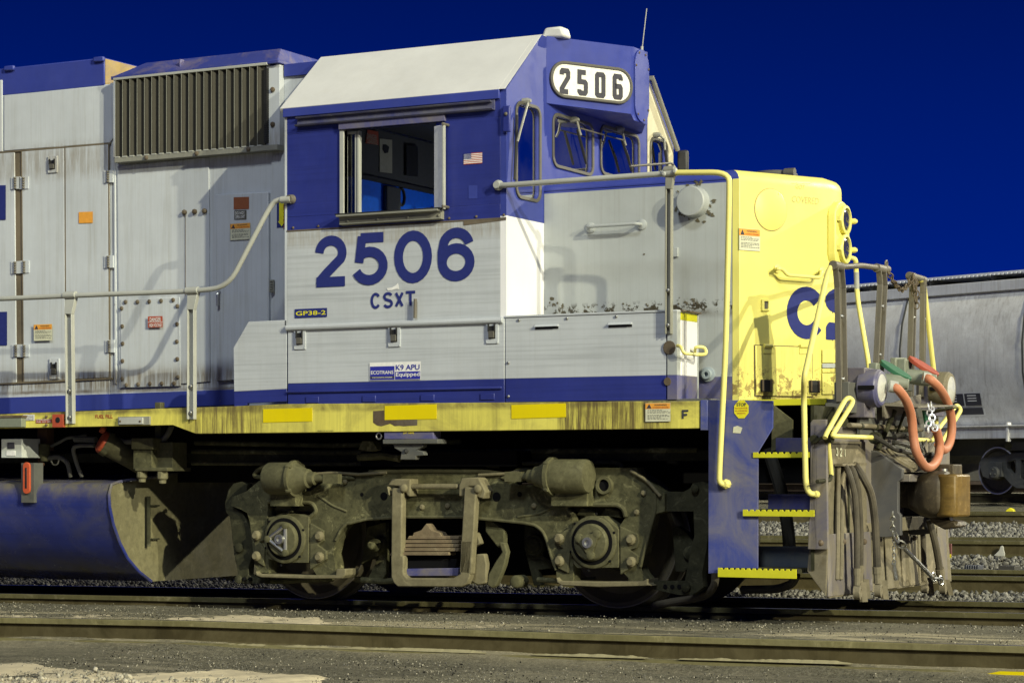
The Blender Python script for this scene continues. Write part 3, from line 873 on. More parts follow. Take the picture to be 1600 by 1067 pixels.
# ---- radiator style intake grille
mb = MB()
gt_l, gt_r = H(180, 126, .10), H(430, 104, .10)
gb_l, gb_r = H(180, 250, .10), H(430, 231, .10)
zt, zb = gt_l.z, gb_l.z + .02
x0, x1 = gt_l.x, gt_r.x + .0
yf = gt_l.y
mb.box((x0 - .01, yf, zb - .045), (x1 + .02, YH, zb), 0)
mb.box((x0 - .02, yf, zb), (x0, YH, zt), 1)
mb.box((x1 - .11, yf + .035, zb), (x1 + .02, YH, zt + .0), 1)
mb.box((x0 - .02, yf - .006, zt), (x1 - .08, YH, zt + .022), 2)
mb.box((x0, YH - .012, zb), (x1 - .1, YH - .002, zt), 3)
for i in range(3): mb.bolt((x0 + .33 + i * .52, yf, zb - .022), (0, -1, 0), .02, .018, 4)
mb.bolt((x1 - .045, yf + .035, zt - .2), (0, -1, 0), .022, .02, 4); mb.bolt((x1 - .045, yf + .035, zb + .17), (0, -1, 0), .022, .02, 4)
gr = part(mb, 'intake_grille', ['post_grey', 'grey', 'rail_grey', 'void', 'rust'], .003)
mb = MB()
n = 20
pitch = (x1 - .10 - x0) / n
for i in range(n):
    xa = x0 + i * pitch
    mb.prism([(xa, yf, zb), (xa + .010, yf, zb), (xa + pitch * .72, yf + .040, zb), (xa + pitch * .68, yf + .048, zb)], (0, 0, zt - zb), 0)
    mb.box((xa, yf - .003, zb), (xa + .0045, yf, zt), 1)
    mb.box((xa, yf - .004, zb - .004), (xa + pitch * .55, yf + .02, zb + .006), 2)
for k in range(42):
    zz = zb + .02 + (zt - zb - .04) * k / 42
    mb.box((x1 - .112, yf + .0, zz), (x1 - .085, yf + .04, zz + .012), 3)
part(mb, 'grille_fins', ['slat', 'post_grey', 'rail_grey', 'black'], 0, gr)
# roof cap above the grille
mb = MB()
za, zr = 4.402, 4.523
mb.prism([(-1.93, -1.02, za - .03), (-.22, -1.02, za - .03), (-.22, 1.02, za - .03), (-1.93, 1.02, za - .03)], (0, 0, .03), 0)
v = [(-1.93, -1.0, za), (-.24, -1.0, za), (-.24, 1.0, za), (-1.93, 1.0, za), (-1.69, -.85, zr), (-.31, -.85, zr), (-.31, .85, zr), (-1.69, .85, zr)]
bv = [mb.bm.verts.new(q) for q in v]
for f in ((0, 1, 5, 4), (1, 2, 6, 5), (2, 3, 7, 6), (3, 0, 4, 7), (4, 5, 6, 7), (3, 2, 1, 0)): mb.bm.faces.new([bv[i] for i in f])
q = P(284, 99, y=-.93)
mb.box((q.x - .008, -.96, za + .02), (q.x + .008, -.90, za + .10), 0)
part(mb, 'hood_roof', 'blue_worn', .006)
mb = MB(); mb.box((-.22, YH - .02, 4.27), (.21, YH + .01, 4.372), 0)
part(mb, 'hood_cornice', 'blue', .004)

# ---- cab
cx0, cx1 = .205, 2.165
ye, yr = -1.53, -.955
ze, zr = 3.895, 4.393
zblue = 2.932
wu0, wu1 = S(538, 300).x, S(681, 260).x
wz0, wz1 = S(600, 330).z, S(600, 198).z
mb = MB()
th = .05
def slab(x0, x1, z0, z1, m): mb.box((x0, ye, z0), (min(x1, cx1 - .051), ye + th, z1), m)
slab(cx0, cx1, 2.19, zblue, 1)
slab(cx0, cx1, zblue, wz0, 0)
slab(cx0, cx1, wz1, ze, 0)
slab(cx0, wu0, wz0, wz1, 0); slab(wu1, cx1, wz0, wz1, 0)
for i in range(9):
    mb.bolt((cx0 + .06 + i * .235, ye, zblue + .022), (0, -1, 0), .011, .009, 2)
cab = part(mb, 'cab', ['blue_side', 'grey_side', 'rust'], .003)
mb = MB()
sidebox(mb, [S(724, 352.5, .003), S(790.5, 344, .003), S(790.5, 342.5, .003), S(724, 345, .003)], .002)
mb.box((cx0, ye - .004, zblue - .007), (cx1, ye, zblue + .004), 0)
part(mb, 'seam_strip', 'rust', 0, cab)
# far side, rear wall, floor, ceiling of the cab
mb = MB()
mb.box((cx0, 1.48, 2.19), (cx1 - .051, 1.528, ze), 0)
mb.box((cx0, ye + th, 1.55), (cx0 + .05, 1.48, 3.47), 1)
mb.box((cx0, ye + th, 3.47), (cx0 + .05, 1.48, ze), 2)
mb.box((cx0 + .05, ye + th, 1.60), (cx1 - .05, 1.48, 1.66), 3)
mb.box((cx0 + .05, ye + .2, ze + .02), (cx1 - .06, 1.36, ze + .05), 3)
mb.box((cx0 + .05, ye + .5, 3.455), (cx0 + .08, 1.47, 3.49), 3)
part(mb, 'cab_interior', ['blue_side', 'cab_blue', 'cab_grey', 'cab_dark'], 0, cab)
def rear(u, v, d=.006): return P(u, v, x=cx0 + .05 + d)
mb = MB(); mb.prism([rear(593, 269), rear(612.5, 271), rear(612.5, 219), rear(593, 217)], (.002, 0, 0))
mb.prism([rear(597.5, 233, .010), rear(601, 240, .010), rear(606, 239, .010), rear(608, 230, .010), rear(603, 226, .010), rear(598.5, 226, .010)], (.002, 0, 0), 1)
part(mb, 'poster', ['poster', 'black'], 0, cab)
mb = MB(); mb.prism([rear(571, 224), rear(591, 227), rear(591, 206), rear(574, 203)], (.002, 0, 0))
mb.text('DANGER', rear(573, 216.5, .012), (0, 1, 0), (0, 0, 1), .045, .16, 1); mb.text('CLEARANCE', rear(573, 223, .012), (0, 1, 0), (0, 0, 1), .035, .17, 1)
part(mb, 'warning_placard', ['decal_red', 'poster'], 0, cab)
mb = MB(); mb.prism([rear(632, 274), rear(650, 276), rear(650, 229), rear(632, 227)], (.02, 0, 0))
part(mb, 'wall_panel', 'black', 0, cab)
mb = MB()
c = rear(627.5, 308, .01)
mb.tube([(c.x, c.y + .05 * math.cos(a), c.z + .072 * math.sin(a)) for a in [i * math.pi / 12 for i in range(24)]], .011, 8, closed=True)
part(mb, 'hose_ring', 'black', 0, cab)
mb = MB()
mb.box((.262, .62, 1.66), (.36, .95, 3.3), 0); mb.box((.262, -.17, 1.66), (.30, .06, 3.44), 1); mb.box((.262, .30, 1.66), (.45, .44, 3.22), 1)
part(mb, 'control_cabinet', ['cab_blue', 'cab_grey'], .01, cab)
cl = bpy.data.lights.new('cab_lamp', 'POINT'); cl.energy = 10; cl.color = (.85, .93, 1); cl.shadow_soft_size = .08
clo = bpy.data.objects.new('cab_lamp', cl); COL.objects.link(clo); clo.location = (1.25, .45, 2.85); clo.parent = LO
# cab front wall with its four window openings
X1 = cx1
F = lambda u, v, d=0: P(u, v, x=X1 + d)
def rrect(y0, y1, z0, z1, r, x, n=5, taper=0):
    o = []
    for cy, cz, a0 in ((y1 - r, z1 - r, 0), (y0 + r, z1 - r, 90), (y0 + r, z0 + r, 180), (y1 - r, z0 + r, 270)):
        for k in range(n + 1):
            a = math.radians(a0 + 90 * k / n)
            o.append((x, cy + r * math.cos(a), cz + r * math.sin(a)))
    return o
a, b = F(807, 168), F(842, 312)
wins = [(F(806.5, 240).y, F(842.5, 240).y, F(825, 310).z, F(825, 166).z)]
c1, c2 = F(864, 220), F(925, 230)
wins.append((c1.y, c2.y, F(890, 264).z, F(890, 187).z))
wins.append((F(938.5, 230).y, F(997, 235).y, F(960, 275).z, F(960, 204).z))
wins.append((F(1016, 240).y, F(1041, 240).y, F(1028, 300).z, F(1028, 220).z))
zlow = 1.56
cab_rr = 1
outer = [(X1, ye, zlow), (X1, -ye, zlow), (X1, -ye, ze), (X1, -yr, zr), (X1, yr, zr), (X1, ye, ze)]
holes = [rrect(*wn, r=.07, x=X1) for wn in wins]
zw = F(820, 343).z
mb = MB()
ouB = [(X1, ye, zw), (X1, -ye, zw), (X1, -ye, ze), (X1, -yr, zr), (X1, yr, zr), (X1, ye, ze)]
mb.plate(ouB, holes, (-.05, 0, 0), 0)
mb.box((X1 - .05, ye, 2.19), (X1, -ye, zw), 1)
fw = part(mb, 'cab_front', ['blue', 'white_front'], 0, cab)
for k, wn in enumerate(wins):
    r_in = rrect(*wn, r=.07, x=X1)
    y0, y1, z0, z1 = wn; g = .020
    r_out = rrect(y0 - g, y1 + g, z0 - g, z1 + g, r=.088, x=X1 + .002)
    r_in2 = rrect(y0 + .006, y1 - .006, z0 + .006, z1 - .006, r=.066, x=X1 + .002)
    mb = MB(); mb.plate(r_out, [r_in2], (.012, 0, 0))
    wf = part(mb, 'front_window', 'gasket', .003, cab)
    mb = MB(); mb.sheet([(X1 - .02, q[1], q[2]) for q in r_in])
    part(mb, 'pane', 'glass', 0, cab)
mb = MB()
y0_, y1_ = F(1011, 240).y, -ye - .02
wn = wins[3]
mb.plate([(X1 + .002, y0_, zw + .3), (X1 + .002, y1_, zw + .3), (X1 + .002, y1_, ze - .05), (X1 + .002, y0_ + .02, zr - .06), (X1 + .002, y0_, zr - .16)], [rrect(wn[0] - .022, wn[1] + .022, wn[2] - .022, wn[3] + .022, .09, X1 + .002)], (.003, 0, 0))
part(mb, 'cab_front_panel', 'white_rust', 0, cab)
mb = MB(); mb.tube([(X1 + .05, yr * -1 + .02, zr - .04), (X1 + .05, -ye - .03, ze - .08)], .022, 8); mb.box((X1, .97, zr - .06), (X1 + .06, .99, zr - .02))
part(mb, 'corner_rail', 'post_grey', 0, cab)
# roof shell
mb = MB()
xr0 = .15
for s_ in (1, -1):
    ov = .02 if s_ > 0 else .0
    p = [(xr0, s_ * (ye - ov), ze), (X1 - .052, s_ * (ye - ov), ze), (X1 - .052, s_ * yr, zr + .004), (xr0, s_ * yr, zr + .004)]
    mb.prism(p, V((0, s_ * .02, -.03)), 0)
    p = [(X1 - .052, s_ * (ye - ov), ze), (X1 + .001, s_ * (ye - ov), ze), (X1 + .001, s_ * yr, zr + .004), (X1 - .052, s_ * yr, zr + .004)]
    mb.prism(p, V((0, 0, -.004)), 0)
mb.prism([(xr0, yr, zr + .004), (X1 + .001, yr, zr + .004), (X1 + .001, -yr, zr + .004), (xr0, -yr, zr + .004)], (0, 0, -.0045), 0)
part(mb, 'cab_roof', 'white', .004, None)
mb = MB()
mb.box((xr0 + .03, ye - .022, ze - .072), (X1 - .052, ye + .03, ze - .004), 0)
part(mb, 'cab_fascia', 'blue', .004)
# rear wall gable
mb = MB(); mb.prism([(cx0, ye, 2.19), (cx0, -ye, 2.19), (cx0, -ye, ze), (cx0, -yr, zr - .03), (cx0, yr, zr - .03), (cx0, ye, ze)], (-.02, 0, 0))
part(mb, 'cab_rear', 'grey', 0, cab)
mb = MB()
q = P(555, 82, y=-.55); mb.lathe((q.x, q.y, zr), (0, 0, 1), [(0, .20), (.02, .20), (.045, .15), (.06, .05)], 24)
part(mb, 'roof_vent', 'white')
# gutter over the window
mb = MB()
a, b = S(461, 192, .04), S(770, 168, .04)
pf = [(0, 0), (-.045, .0), (-.055, .012), (-.045, .014), (-.042, .007), (0, .007)]
mb.prism([(a.x, ye + q[0], a.z - .03 + q[1]) for q in pf], (b.x - a.x, 0, 0), 0)
mb.prism([(a.x, ye + q[0] * .8, a.z + .03 + q[1]) for q in pf], (b.x - a.x - .02, 0, 0), 0)
mb.box((a.x, ye - .012, a.z - .03), (b.x, ye, a.z + .06), 0)
part(mb, 'gutter', 'blue_gutter', .002)
# side window frame
mb = MB()
y_ = ye - .015
mb.box((wu0 - .035, y_, wz0), (wu0, ye + .06, wz1 + .06), 0)
mb.box((wu0 - .035, y_ - .015, wz1), (wu1 + .09, ye + .06, wz1 + .055), 1)
xm = S(554, 260).x
mb.box((xm - .020, ye + .035, wz0), (xm + .018, ye + .075, wz1 - .01), 0)
mb.box((xm - .001, ye + .030, wz0), (xm + .003, ye + .04, wz1 - .01), 2)
mb.box((wu0, ye + .04, wz1 - .03), (xm, ye + .07, wz1 - .01), 0)
sw = part(mb, 'side_window', ['rail_grey', 'blue_dusty', 'black'], .003, cab)
mb = MB(); mb.box((wu0, ye + .05, wz0), (xm, ye + .056, wz1 - .02)); part(mb, 'pane', 'glass', 0, cab)
mb = MB()
a, b = S(533, 345, .02), S(692, 331, .02)
mb.prism([(a.x, ye - .10, wz0 - .02), (a.x, ye, wz0 - .01), (a.x, ye, wz0 - .095), (a.x, ye - .05, wz0 - .09), (a.x, ye - .05, wz0 - .035), (a.x, ye - .10, wz0 - .035)], (b.x - a.x, 0, 0), 0)
for i in range(4): mb.bolt((a.x + .08 + i * .27, ye - .05, wz0 - .065), (0, -1, 0), .010, .008, 0)
mb.box((a.x - .01, ye - .10, wz0 - .02), (b.x + .02, ye + .03, wz0 - .010), 1)
part(mb, 'arm_rest', ['post_grey', 'black'], .003, cab)
# wind deflector swung out
mb = MB()
a = S(681, 324, .0)
zd0, zd1 = S(690, 327).z, S(690, 198).z
xa = S(681, 300).x
mb.prism([(xa + .004, ye - .035, zd0), (xa + .008, ye - .020, zd0), (xa + .108, ye - .060, zd0), (xa + .104, ye - .075, zd0)], (0, 0, zd1 - zd0), 0)
mb.box((xa + .100, ye - .08, zd0 - .01), (xa + .116, ye - .05, zd1 + .005), 1)
for z in (zd0 + .01, zd1 + .005): mb.cyl((xa + .11, ye - .09, z), (xa + .11, ye, z), .012, 8, 2)
part(mb, 'wind_deflector', ['decal_white', 'rail_grey', 'stain_steel'], .003)
# mirror bracket at the front edge
mb = MB()
a, b = S(786, 207, .02), S(797, 165, .02)
mb.box((a.x, ye - .03, a.z), (b.x, ye, b.z), 0); mb.box((a.x + .02, ye - .045, a.z + .12), (a.x + .045, ye - .03, b.z - .05), 1)
part(mb, 'mirror_bracket', ['blue_side', 'stain_steel'], .012)

# wipers
def wiper(pts_arm, pts_blade, off=.05):
    mb = MB()
    A = [F(u, v, off + .02 * i) for i, (u, v) in enumerate(pts_arm)]
    mb.tube(A, .0095, 8, 0, 0)
    B = [F(u, v, off * .75) for u, v in pts_blade]
    mb.tube(B, [.010, .013, .010] if len(B) == 3 else .011, 8, 0, 1)
    mb.bolt(A[0] - V((.05, 0, 0)), (1, 0, 0), .024, .07, 0)
    return mb
for arm, blade in ((((826, 158), (817, 190), (808.5, 222)), ((808, 180), (807, 226), (804, 281))),
                   (((901, 187), (905, 203), (908, 212)), ((902, 203), (910, 232), (916, 256))),
                   (((972, 202), (975, 218), (978, 228)), ((971, 218), (981, 245), (987, 268))),
                   (((1029, 211), (1038, 218), (1039, 235)), ((1037, 216), (1040, 240), (1043, 265)))):
    part(wiper(arm, blade), 'wiper', ['post_grey', 'black'], 0, cab)
mb = MB(); mb.tube([F(907, 201, .07), F(974, 219.5, .07)], .006, 6); part(mb, 'wiper_link', 'stain_steel', 0, cab)

# number board housing
nbz0, nbz1 = 3.878, 4.400
nA, nB = V((X1, -.88, 0)), V((2.55, -.15, 0))
fx = 2.56
plan = [(X1 - .0, -.88), (2.545, -.155), (fx, -.13), (fx, .13), (2.545, .155), (X1, .88)]
mb = MB()
lo = [V((x, y, nbz0)) for x, y in plan]
for k in (2, 3): lo[k].z = nbz0 - .06
lo[1].z = lo[4].z = nbz0 - .012
hi = [V((x, y, nbz1 + (.0 if abs(y) > .5 else .004))) for x, y in plan]
bl = [mb.bm.verts.new(q) for q in lo]; bh = [mb.bm.verts.new(q) for q in hi]
for i in range(6):
    mb.bm.faces.new((bl[i], bl[(i + 1) % 6], bh[(i + 1) % 6], bh[i]))
mb.bm.faces.new(bh); mb.bm.faces.new(bl[::-1])
nb = part(mb, 'number_board', 'blue', .004)
dirn = (nB - nA).normalized(); nnb = V((dirn.y, -dirn.x, 0))
def NBp(u, v, d=0): return PP(u, v, nA + nnb * d, nnb)
ul, ur = NBp(858, 130).dot(dirn), NBp(986.3, 145).dot(dirn)
cz = nbz0 + .265
hh = .205
def stad(s0, s1, z0, z1, r, d, n=7):
    o = []
    r = min(r, (z1 - z0) / 2 - .004)
    base = nA - dirn * nA.dot(dirn)
    for cs, cz_, a0 in ((s1 - r, z1 - r, 0), (s0 + r, z1 - r, 90), (s0 + r, z0 + r, 180), (s1 - r, z0 + r, 270)):
        for k in range(n + 1):
            a = math.radians(a0 + 90 * k / n)
            o.append(base + nnb * d + dirn * (cs + r * math.cos(a)) + EZ * (cz_ + r * math.sin(a)))
    return o
z0n, z1n = NBp(920, 158.5).z, NBp(920, 101).z
mb = MB(); mb.plate(stad(ul, ur, z0n, z1n, .16, -.004), [stad(ul + .024, ur - .024, z0n + .024, z1n - .024, .138, -.004)], nnb * .030)
nf = part(mb, 'number_frame', 'gasket', .006, nb)
mb = MB(); mb.prism(stad(ul + .022, ur - .022, z0n + .022, z1n - .022, .14, -.004), nnb * .020, 0)
base = nA - dirn * nA.dot(dirn) + nnb * .019
for ch, u0, u1, vt, vb in (('2', 872.3, 889, 107.5, 148), ('5', 900, 916.5, 110, 150.5), ('0', 927.5, 944, 113.7, 154), ('6', 955, 971, 116.5, 156.7)):
    s0, s1 = NBp(u0, 130).dot(dirn), NBp(u1, 130).dot(dirn)
    zb_, zt_ = NBp((u0 + u1) / 2, vb).z, NBp((u0 + u1) / 2, vt).z
    mb.glyph(ch, base + dirn * s0 + EZ * zb_, dirn, EZ, s1 - s0, zt_ - zb_, .040, 1, 'block')
part(mb, 'number_glass', ['number_white', 'ink'], 0, nb)
# oblong blanking plate in the middle
mb = MB()
o = []
for a0, czz in ((0, 4.27), (180, 3.955)):
    for k in range(13):
        a = math.radians(a0 + 180 * k / 12)
        o.append((fx + .002, .132 * math.cos(a), czz + .132 * math.sin(a)))
mb.prism(o, (.012, 0, 0), 0)
for i in range(0, 26, 4): mb.bolt((fx + .014, o[i][1] * .88, 4.11 + (o[i][2] - 4.11) * .94), (1, 0, 0), .011, .008, 1)
part(mb, 'blanking_plate', ['blue', 'rust'], .004, nb)
# beacon / antenna dome and whip
mb = MB()
q = P(871, 57, y=-.72)
for z, k in ((0, 1), ):
    mb.prism([(q.x - .10, q.y - .10, zr + .0), (q.x + .11, q.y - .10, zr + .0), (q.x + .085, q.y - .10, zr + .085), (q.x - .065, q.y - .10, zr + .085)], (0, .14, 0))
q2 = P(856, 57, y=-.7)
part(mb, 'antenna_dome', 'white', .022)
mb = MB(); a = P(1003, 79, y=.1); mb.tube([a, P(1010.5, 14, y=.1)], .004, 6); mb.cyl(a - V((0, 0, .03)), a + V((0, 0, .03)), .012, 8)
part(mb, 'whip_antenna', 'rail_grey')
# bell / horn bits beyond the cab front and far mirror
mb = MB(); a = F(1055, 258, .02)
mb.box((a.x, 1.545, a.z - .10), (a.x + .1, 1.60, a.z + .13)); part(mb, 'mirror_bracket', 'gasket_black', .02)

# ---- short hood (nose)
nz0, nz1 = 1.56, 3.275
nx0, nx1, nxm = X1, 3.785, 4.205
pl = [(nx0, -.92), (nx1, -.92), (nxm, -.11), (nxm, .11), (nx1, .92), (nx0, .92)]
mb = MB()
R = .10
def ring(z, ins): # inset plan
    o = []
    for x, y in pl:
        s_ = 1 if y > 0 else -1
        yy = y - s_ * ins * (1 if abs(y) > .5 else 0)
        xx_ = x - (ins * 1.05 if x > nx0 else 0)
        o.append(V((xx_, yy, z)))
    return o
lv = [(nz0, 0)] + [(nz1 - R + R * math.sin(math.radians(a)), R * (1 - math.cos(math.radians(a)))) for a in (0, 18, 36, 54, 72, 90)]
rings = [[mb.bm.verts.new(p) for p in ring(z, i)] for z, i in lv]
for ri, (A, B) in enumerate(zip(rings, rings[1:])):
    for k in range(6):
        f = mb.bm.faces.new((A[k], A[(k + 1) % 6], B[(k + 1) % 6], B[k]))
        f.material_index = 1 if k in (1, 2, 3) else (2 if ri > 0 else 0)
f = mb.bm.faces.new(rings[-1]); f.material_index = 2
nose = part(mb, 'nose', ['grey_nose', 'yellow_nose', 'blue'], .035, None, 50)
# blue top band on the side
mb = MB()
mb.box((nx0 + .002, YH - .003, 3.205), (nx1 - .075, YH, nz1 - R + .02), 0)
part(mb, 'nose_stripe', 'blue', 0, nose)
mb = MB()
mb.box((2.62, YH - .004, nz0), (nx1 - .055, YH, 1.74), 0); part(mb, 'nose_stripe', 'blue_dusty', 0, nose)
mb = MB()   # yellow wrap round the corner
mb.box((nx1 - .055, YH - .003, nz0), (nx1 + .002, YH + .002, nz1 - R + .02), 0); part(mb, 'corner_strip', 'yellow_nose', .003, nose)
# front face frame helpers
pA, pB = V((nx1, -.92, 0)), V((nxm, -.11, 0))
fd = (pB - pA).normalized(); fn = V((fd.y, -fd.x, 0))
def NF(u, v, d=0): return PP(u, v, pA + fn * d, fn)
NFD = fd
# circular cover
def disc_on(mb, c, n, ud, r, th, seg=32, m=0, prof=None):
    mb.lathe(c, n, prof or [(0, r), (th, r)], seg, m)
mb = MB(); c = NF(1204, 328)
mb.lathe(c, fn, [(0, .161), (.002, .161)], 40, 1); mb.lathe(c, fn, [(0, .155), (.006, .155), (.009, .150)], 40)
for a in (60, 190, 310): mb.bolt(c + fd * .14 * math.cos(math.radians(a)) + EZ * .14 * math.sin(math.radians(a)), fn, .008, .012)
part(mb, 'round_cover', ['yellow_nose', 'rust_yellow'], 0, nose)
# warning sticker
def sticker(parent, org, ux, uz, W, Hh, kind, nrm, seed=0):
    mb = MB()
    r = random.Random(seed)
    org = V(org) + V(nrm) * .004; ux = V(ux); uz = V(uz)
    def q(a, b, c, d, m, k=.0): mb.sheet([org + ux * a + uz * b + V(nrm) * k, org + ux * c + uz * b + V(nrm) * k, org + ux * c + uz * d + V(nrm) * k, org + ux * a + uz * d + V(nrm) * k], m)
    if kind == 'warning':
        q(0, 0, W, Hh, 0); q(.01 * W, Hh * .68, W * .99, Hh * .985, 1, .001)
        t0 = org + ux * W * .06 + uz * Hh * .71 + V(nrm) * .002
        mb.sheet([t0, t0 + ux * W * .20, t0 + ux * W * .10 + uz * Hh * .24], 2)
        mb.text('WARNING', org + ux * W * .36 + uz * Hh * .84 + V(nrm) * .002, ux, uz, Hh * .09, W * .5, 2)
        mb.text('AUTHORIZED PERSONNEL', org + ux * W * .30 + uz * Hh * .72 + V(nrm) * .002, ux, uz, Hh * .065, W * .64, 3)
        for k in range(8):
            if k == 3: continue
            z = Hh * (.60 - .065 * k); x = W * .1
            while x < W * (.9 if k % 3 else .6):
                l = W * r.uniform(.04, .12); q(x, z, x + l, z + Hh * .022, 2, .0015); x += l + W * .03
        q(0, 0, W, Hh * .012, 2, .001); q(0, 0, W * .012, Hh, 2, .001)
    return mb.build('sticker', ['decal_cream', 'decal_orange', 'ink', 'decal_red'], parent, 0, 0, recalc=False)
def side_sticker(u0, v0, u1, v1, f, parent=None, d=.018, seed=0):
    a = f(u0, v1, d); b = f(u1, v0, d)
    return sticker(parent or LO, a, EX, EZ, b.x - a.x, b.z - a.z, 'warning', (0, -1, 0), seed)
a, b = NF(1154, 391), NF(1187, 359)
sticker(nose, a, fd, EZ, (b - a).dot(fd), b.z - a.z, 'warning', fn, 3)
side_sticker(53, 506, 82, 533, H, d=.03, seed=1)
side_sticker(360, 348, 391.5, 376, H, d=.034, seed=2)
# lettering on the nose: C and the part of S that the ridge leaves
mb = MB()
o0 = NF(1229.5, 531, .004); o1 = NF(1287, 447, .004)
W = (o1 - o0).dot(fd); Hh = NF(1262, 448).z - NF(1262, 530).z
mb.glyph('C', V((o0.x, o0.y, NF(1262, 530).z)), fd, EZ, W * 1.06, Hh, .105, 0)
oS = NF(1288, 533, .004)
q0 = V((oS.x, oS.y, NF(1300, 531).z))
lim = (pB - V((oS.x, oS.y, 0))).dot(fd)
Sw = W * 1.0
def clipx(pts, x1):
    out = []
    for a, b in zip(pts, pts[1:]):
        if a[0] <= x1: out.append(a)
    return out
# second half of the emblem wraps over the nose ridge onto its flat and far side
so = NF(1288.5, 531, .004); so = V((so.x, so.y, q0.z))
to = lambda x, z: so + fd * x + EZ * (Hh * z)
mb.sheet([to(x, z) for x, z in ((.108, .985), (.085, .97), (.045, .92), (.015, .84), (.005, .74), (.02, .64), (.05, .565), (.108, .51))])
mb.sheet([to(x, z) for x, z in ((.015, .0), (.108, .0), (.108, .33), (.05, .34), (.03, .30), (.015, .24))])
part(mb, 'emblem', 'decal_blue', 0, nose)
# sand hatch, its latches, ladder of three bars
mb = MB()
hp = [NF(1180, 618, .004), NF(1268, 619.5, .004), NF(1268, 543, .004), NF(1179, 540, .004)]
mb.prism(hp, fn * .012, 0)
mb2 = MB(); mb2.prism([NF(1178.6, 619.5, .002), NF(1269.4, 621, .002), NF(1269.4, 541.6, .002), NF(1177.8, 538.6, .002)], fn * .004, 0)
part(mb2, 'hatch_seam', 'rust', 0, nose)
hd = part(mb, 'sand_hatch', 'yellow_nose', .004, None)
for u0, v0, u1, v1 in ((1181, 591, 1208, 614), (1261, 592, 1279, 615)):
    mb = MB()
    q = [NF(u0, v1, .018), NF(u1, v1 + .5, .018), NF(u1, v0 + .5, .018), NF(u0, v0, .018)]
    mb.prism(q, fn * .006, 0)
    c = sum(q, V()) / 4
    for sgn in (-1, 1): mb.tube([c + fn * .03 + fd * sgn * .04 - EZ * .04, c + fn * .03 + fd * sgn * .04 + EZ * .045], .008, 6, 0, 1)
    mb.prism([c + fn * .014 + fd * -.05 - EZ * .045, c + fn * .014 + fd * .06 - EZ * .045, c + fn * .014 + fd * .06 + EZ * .045, c + fn * .014 - fd * .05 + EZ * .045], fn * .004, 2)
    part(mb, 'latch', ['yellow_nose', 'rust', 'black'], .003, hd)
mb = MB()
for u, v in ((1201, 540), (1257, 541)): mb.cyl(NF(u - 7, v, .024), NF(u + 7, v + .3, .024), .014, 8)
for u, v in ((1201, 540), (1257, 541)):
    mb.prism([NF(u - 8, v + 12, .018), NF(u + 8, v + 12, .018), NF(u + 8, v, .018), NF(u - 8, v, .018)], fn * .004)
part(mb, 'hatch_hinge', 'yellow_nose', 0, hd)
mb = MB()
for v0, v1, m in ((545, 567, 0), (567, 575, 1), (575, 582, 0), (582, 616, 0)):
    mb.prism([NF(1284, v1, .006), NF(1304, v1, .006), NF(1304, v0 + 1, .006), NF(1284, v0 + 1, .006)], fn * .01, m)
part(mb, 'nose_panel', ['yellow_nose', 'grey_nose'], .003, nose)
mb = MB(); mb.plate([NF(1189, 486, .003), NF(1202, 486, .003), NF(1202, 468, .003), NF(1189, 468, .003)], [[NF(1192.5, 483, .003), NF(1199, 483, .003), NF(1199, 471, .003), NF(1192.5, 471, .003)]], fn * .016, 0)
mb.prism([NF(1192.5, 483, .002), NF(1199, 483, .002), NF(1199, 471, .002), NF(1192.5, 471, .002)], fn * .004, 1)
part(mb, 'latch', ['yellow_nose', 'gasket'], .002, nose)
# grab iron across the nose
mb = MB()
mb.tube([NF(1214, 420, .005), NF(1214, 420, .09), NF(1222, 420, .095), NF(1230, 430, .095), NF(1282, 434, .095), NF(1284, 425, .09), NF(1284, 424, .005)], .014, 10, .03)
for u, v in ((1214, 420), (1284, 424)): mb.lathe(NF(u, v, 0), fn, [(0, .035), (.012, .035), (.02, .02)], 12)
part(mb, 'grab_iron', 'yellow_rail', 0, nose)
mb = MB()
for tx, u, v, hgt, wd in (('GOT', 1243, 295, .035, .09), ('COVERED', 1237, 316, .050, .27)):
    mb.text(tx, NF(u, v, .0035), fd, (EZ + fd * .12).normalized(), hgt, wd, 0, 0)
mb.sheet([NF(1236, 286, .0035), NF(1266, 287, .0035), NF(1266, 287.6, .0035), NF(1236, 286.6, .0035)])
part(mb, 'scrawl', 'nose_scrawl', 0, nose)
# headlight casting with two lamps
mb = MB()
hc = V((nxm - .01, -.0, 0))
zlo, zhi = 2.57, 3.10
o = []
for a0, czz in ((0, zhi - .12), (180, zlo + .12)):
    for k in range(9):
        a = math.radians(a0 + 180 * k / 8); o.append((nxm - .02, .155 * math.cos(a) , czz + .12 * math.sin(a)))
mb.prism(o, (.07, 0, 0), 0)
hl = part(mb, 'headlight', 'yellow_nose', .012)
for zc in (2.955, 2.735):
    mb = MB()
    c = V((nxm + .05, 0, zc))
    mb.lathe(c, (1, 0, 0), [(0, .108), (.03, .112), (.035, .108), (.038, .092), (.018, .088), (.016, .02)], 32)
    mb.lathe(c + V((.02, .125, 0)), (1, 0, 0), [(0, .022), (.035, .022), (.05, .012)], 10)
    for s_ in (-1, 1): mb.box(tuple(c + V((0, s_ * .12 - .02, -.018))), tuple(c + V((.03, s_ * .12 + .02, .018))))
    part(mb, 'lamp_rim', 'yellow_nose', 0, hl)
    mb = MB()
    mb.lathe(c + V((.020, 0, 0)), (1, 0, 0), [(0, .088), (.008, .080), (.014, .05), (.017, .01)], 32)
    mb.lathe(c + V((.030, 0, 0)), (1, 0, 0), [(0, .02), (.012, .018)], 12)
    part(mb, 'lamp_lens', 'lens_dark', 0, hl)
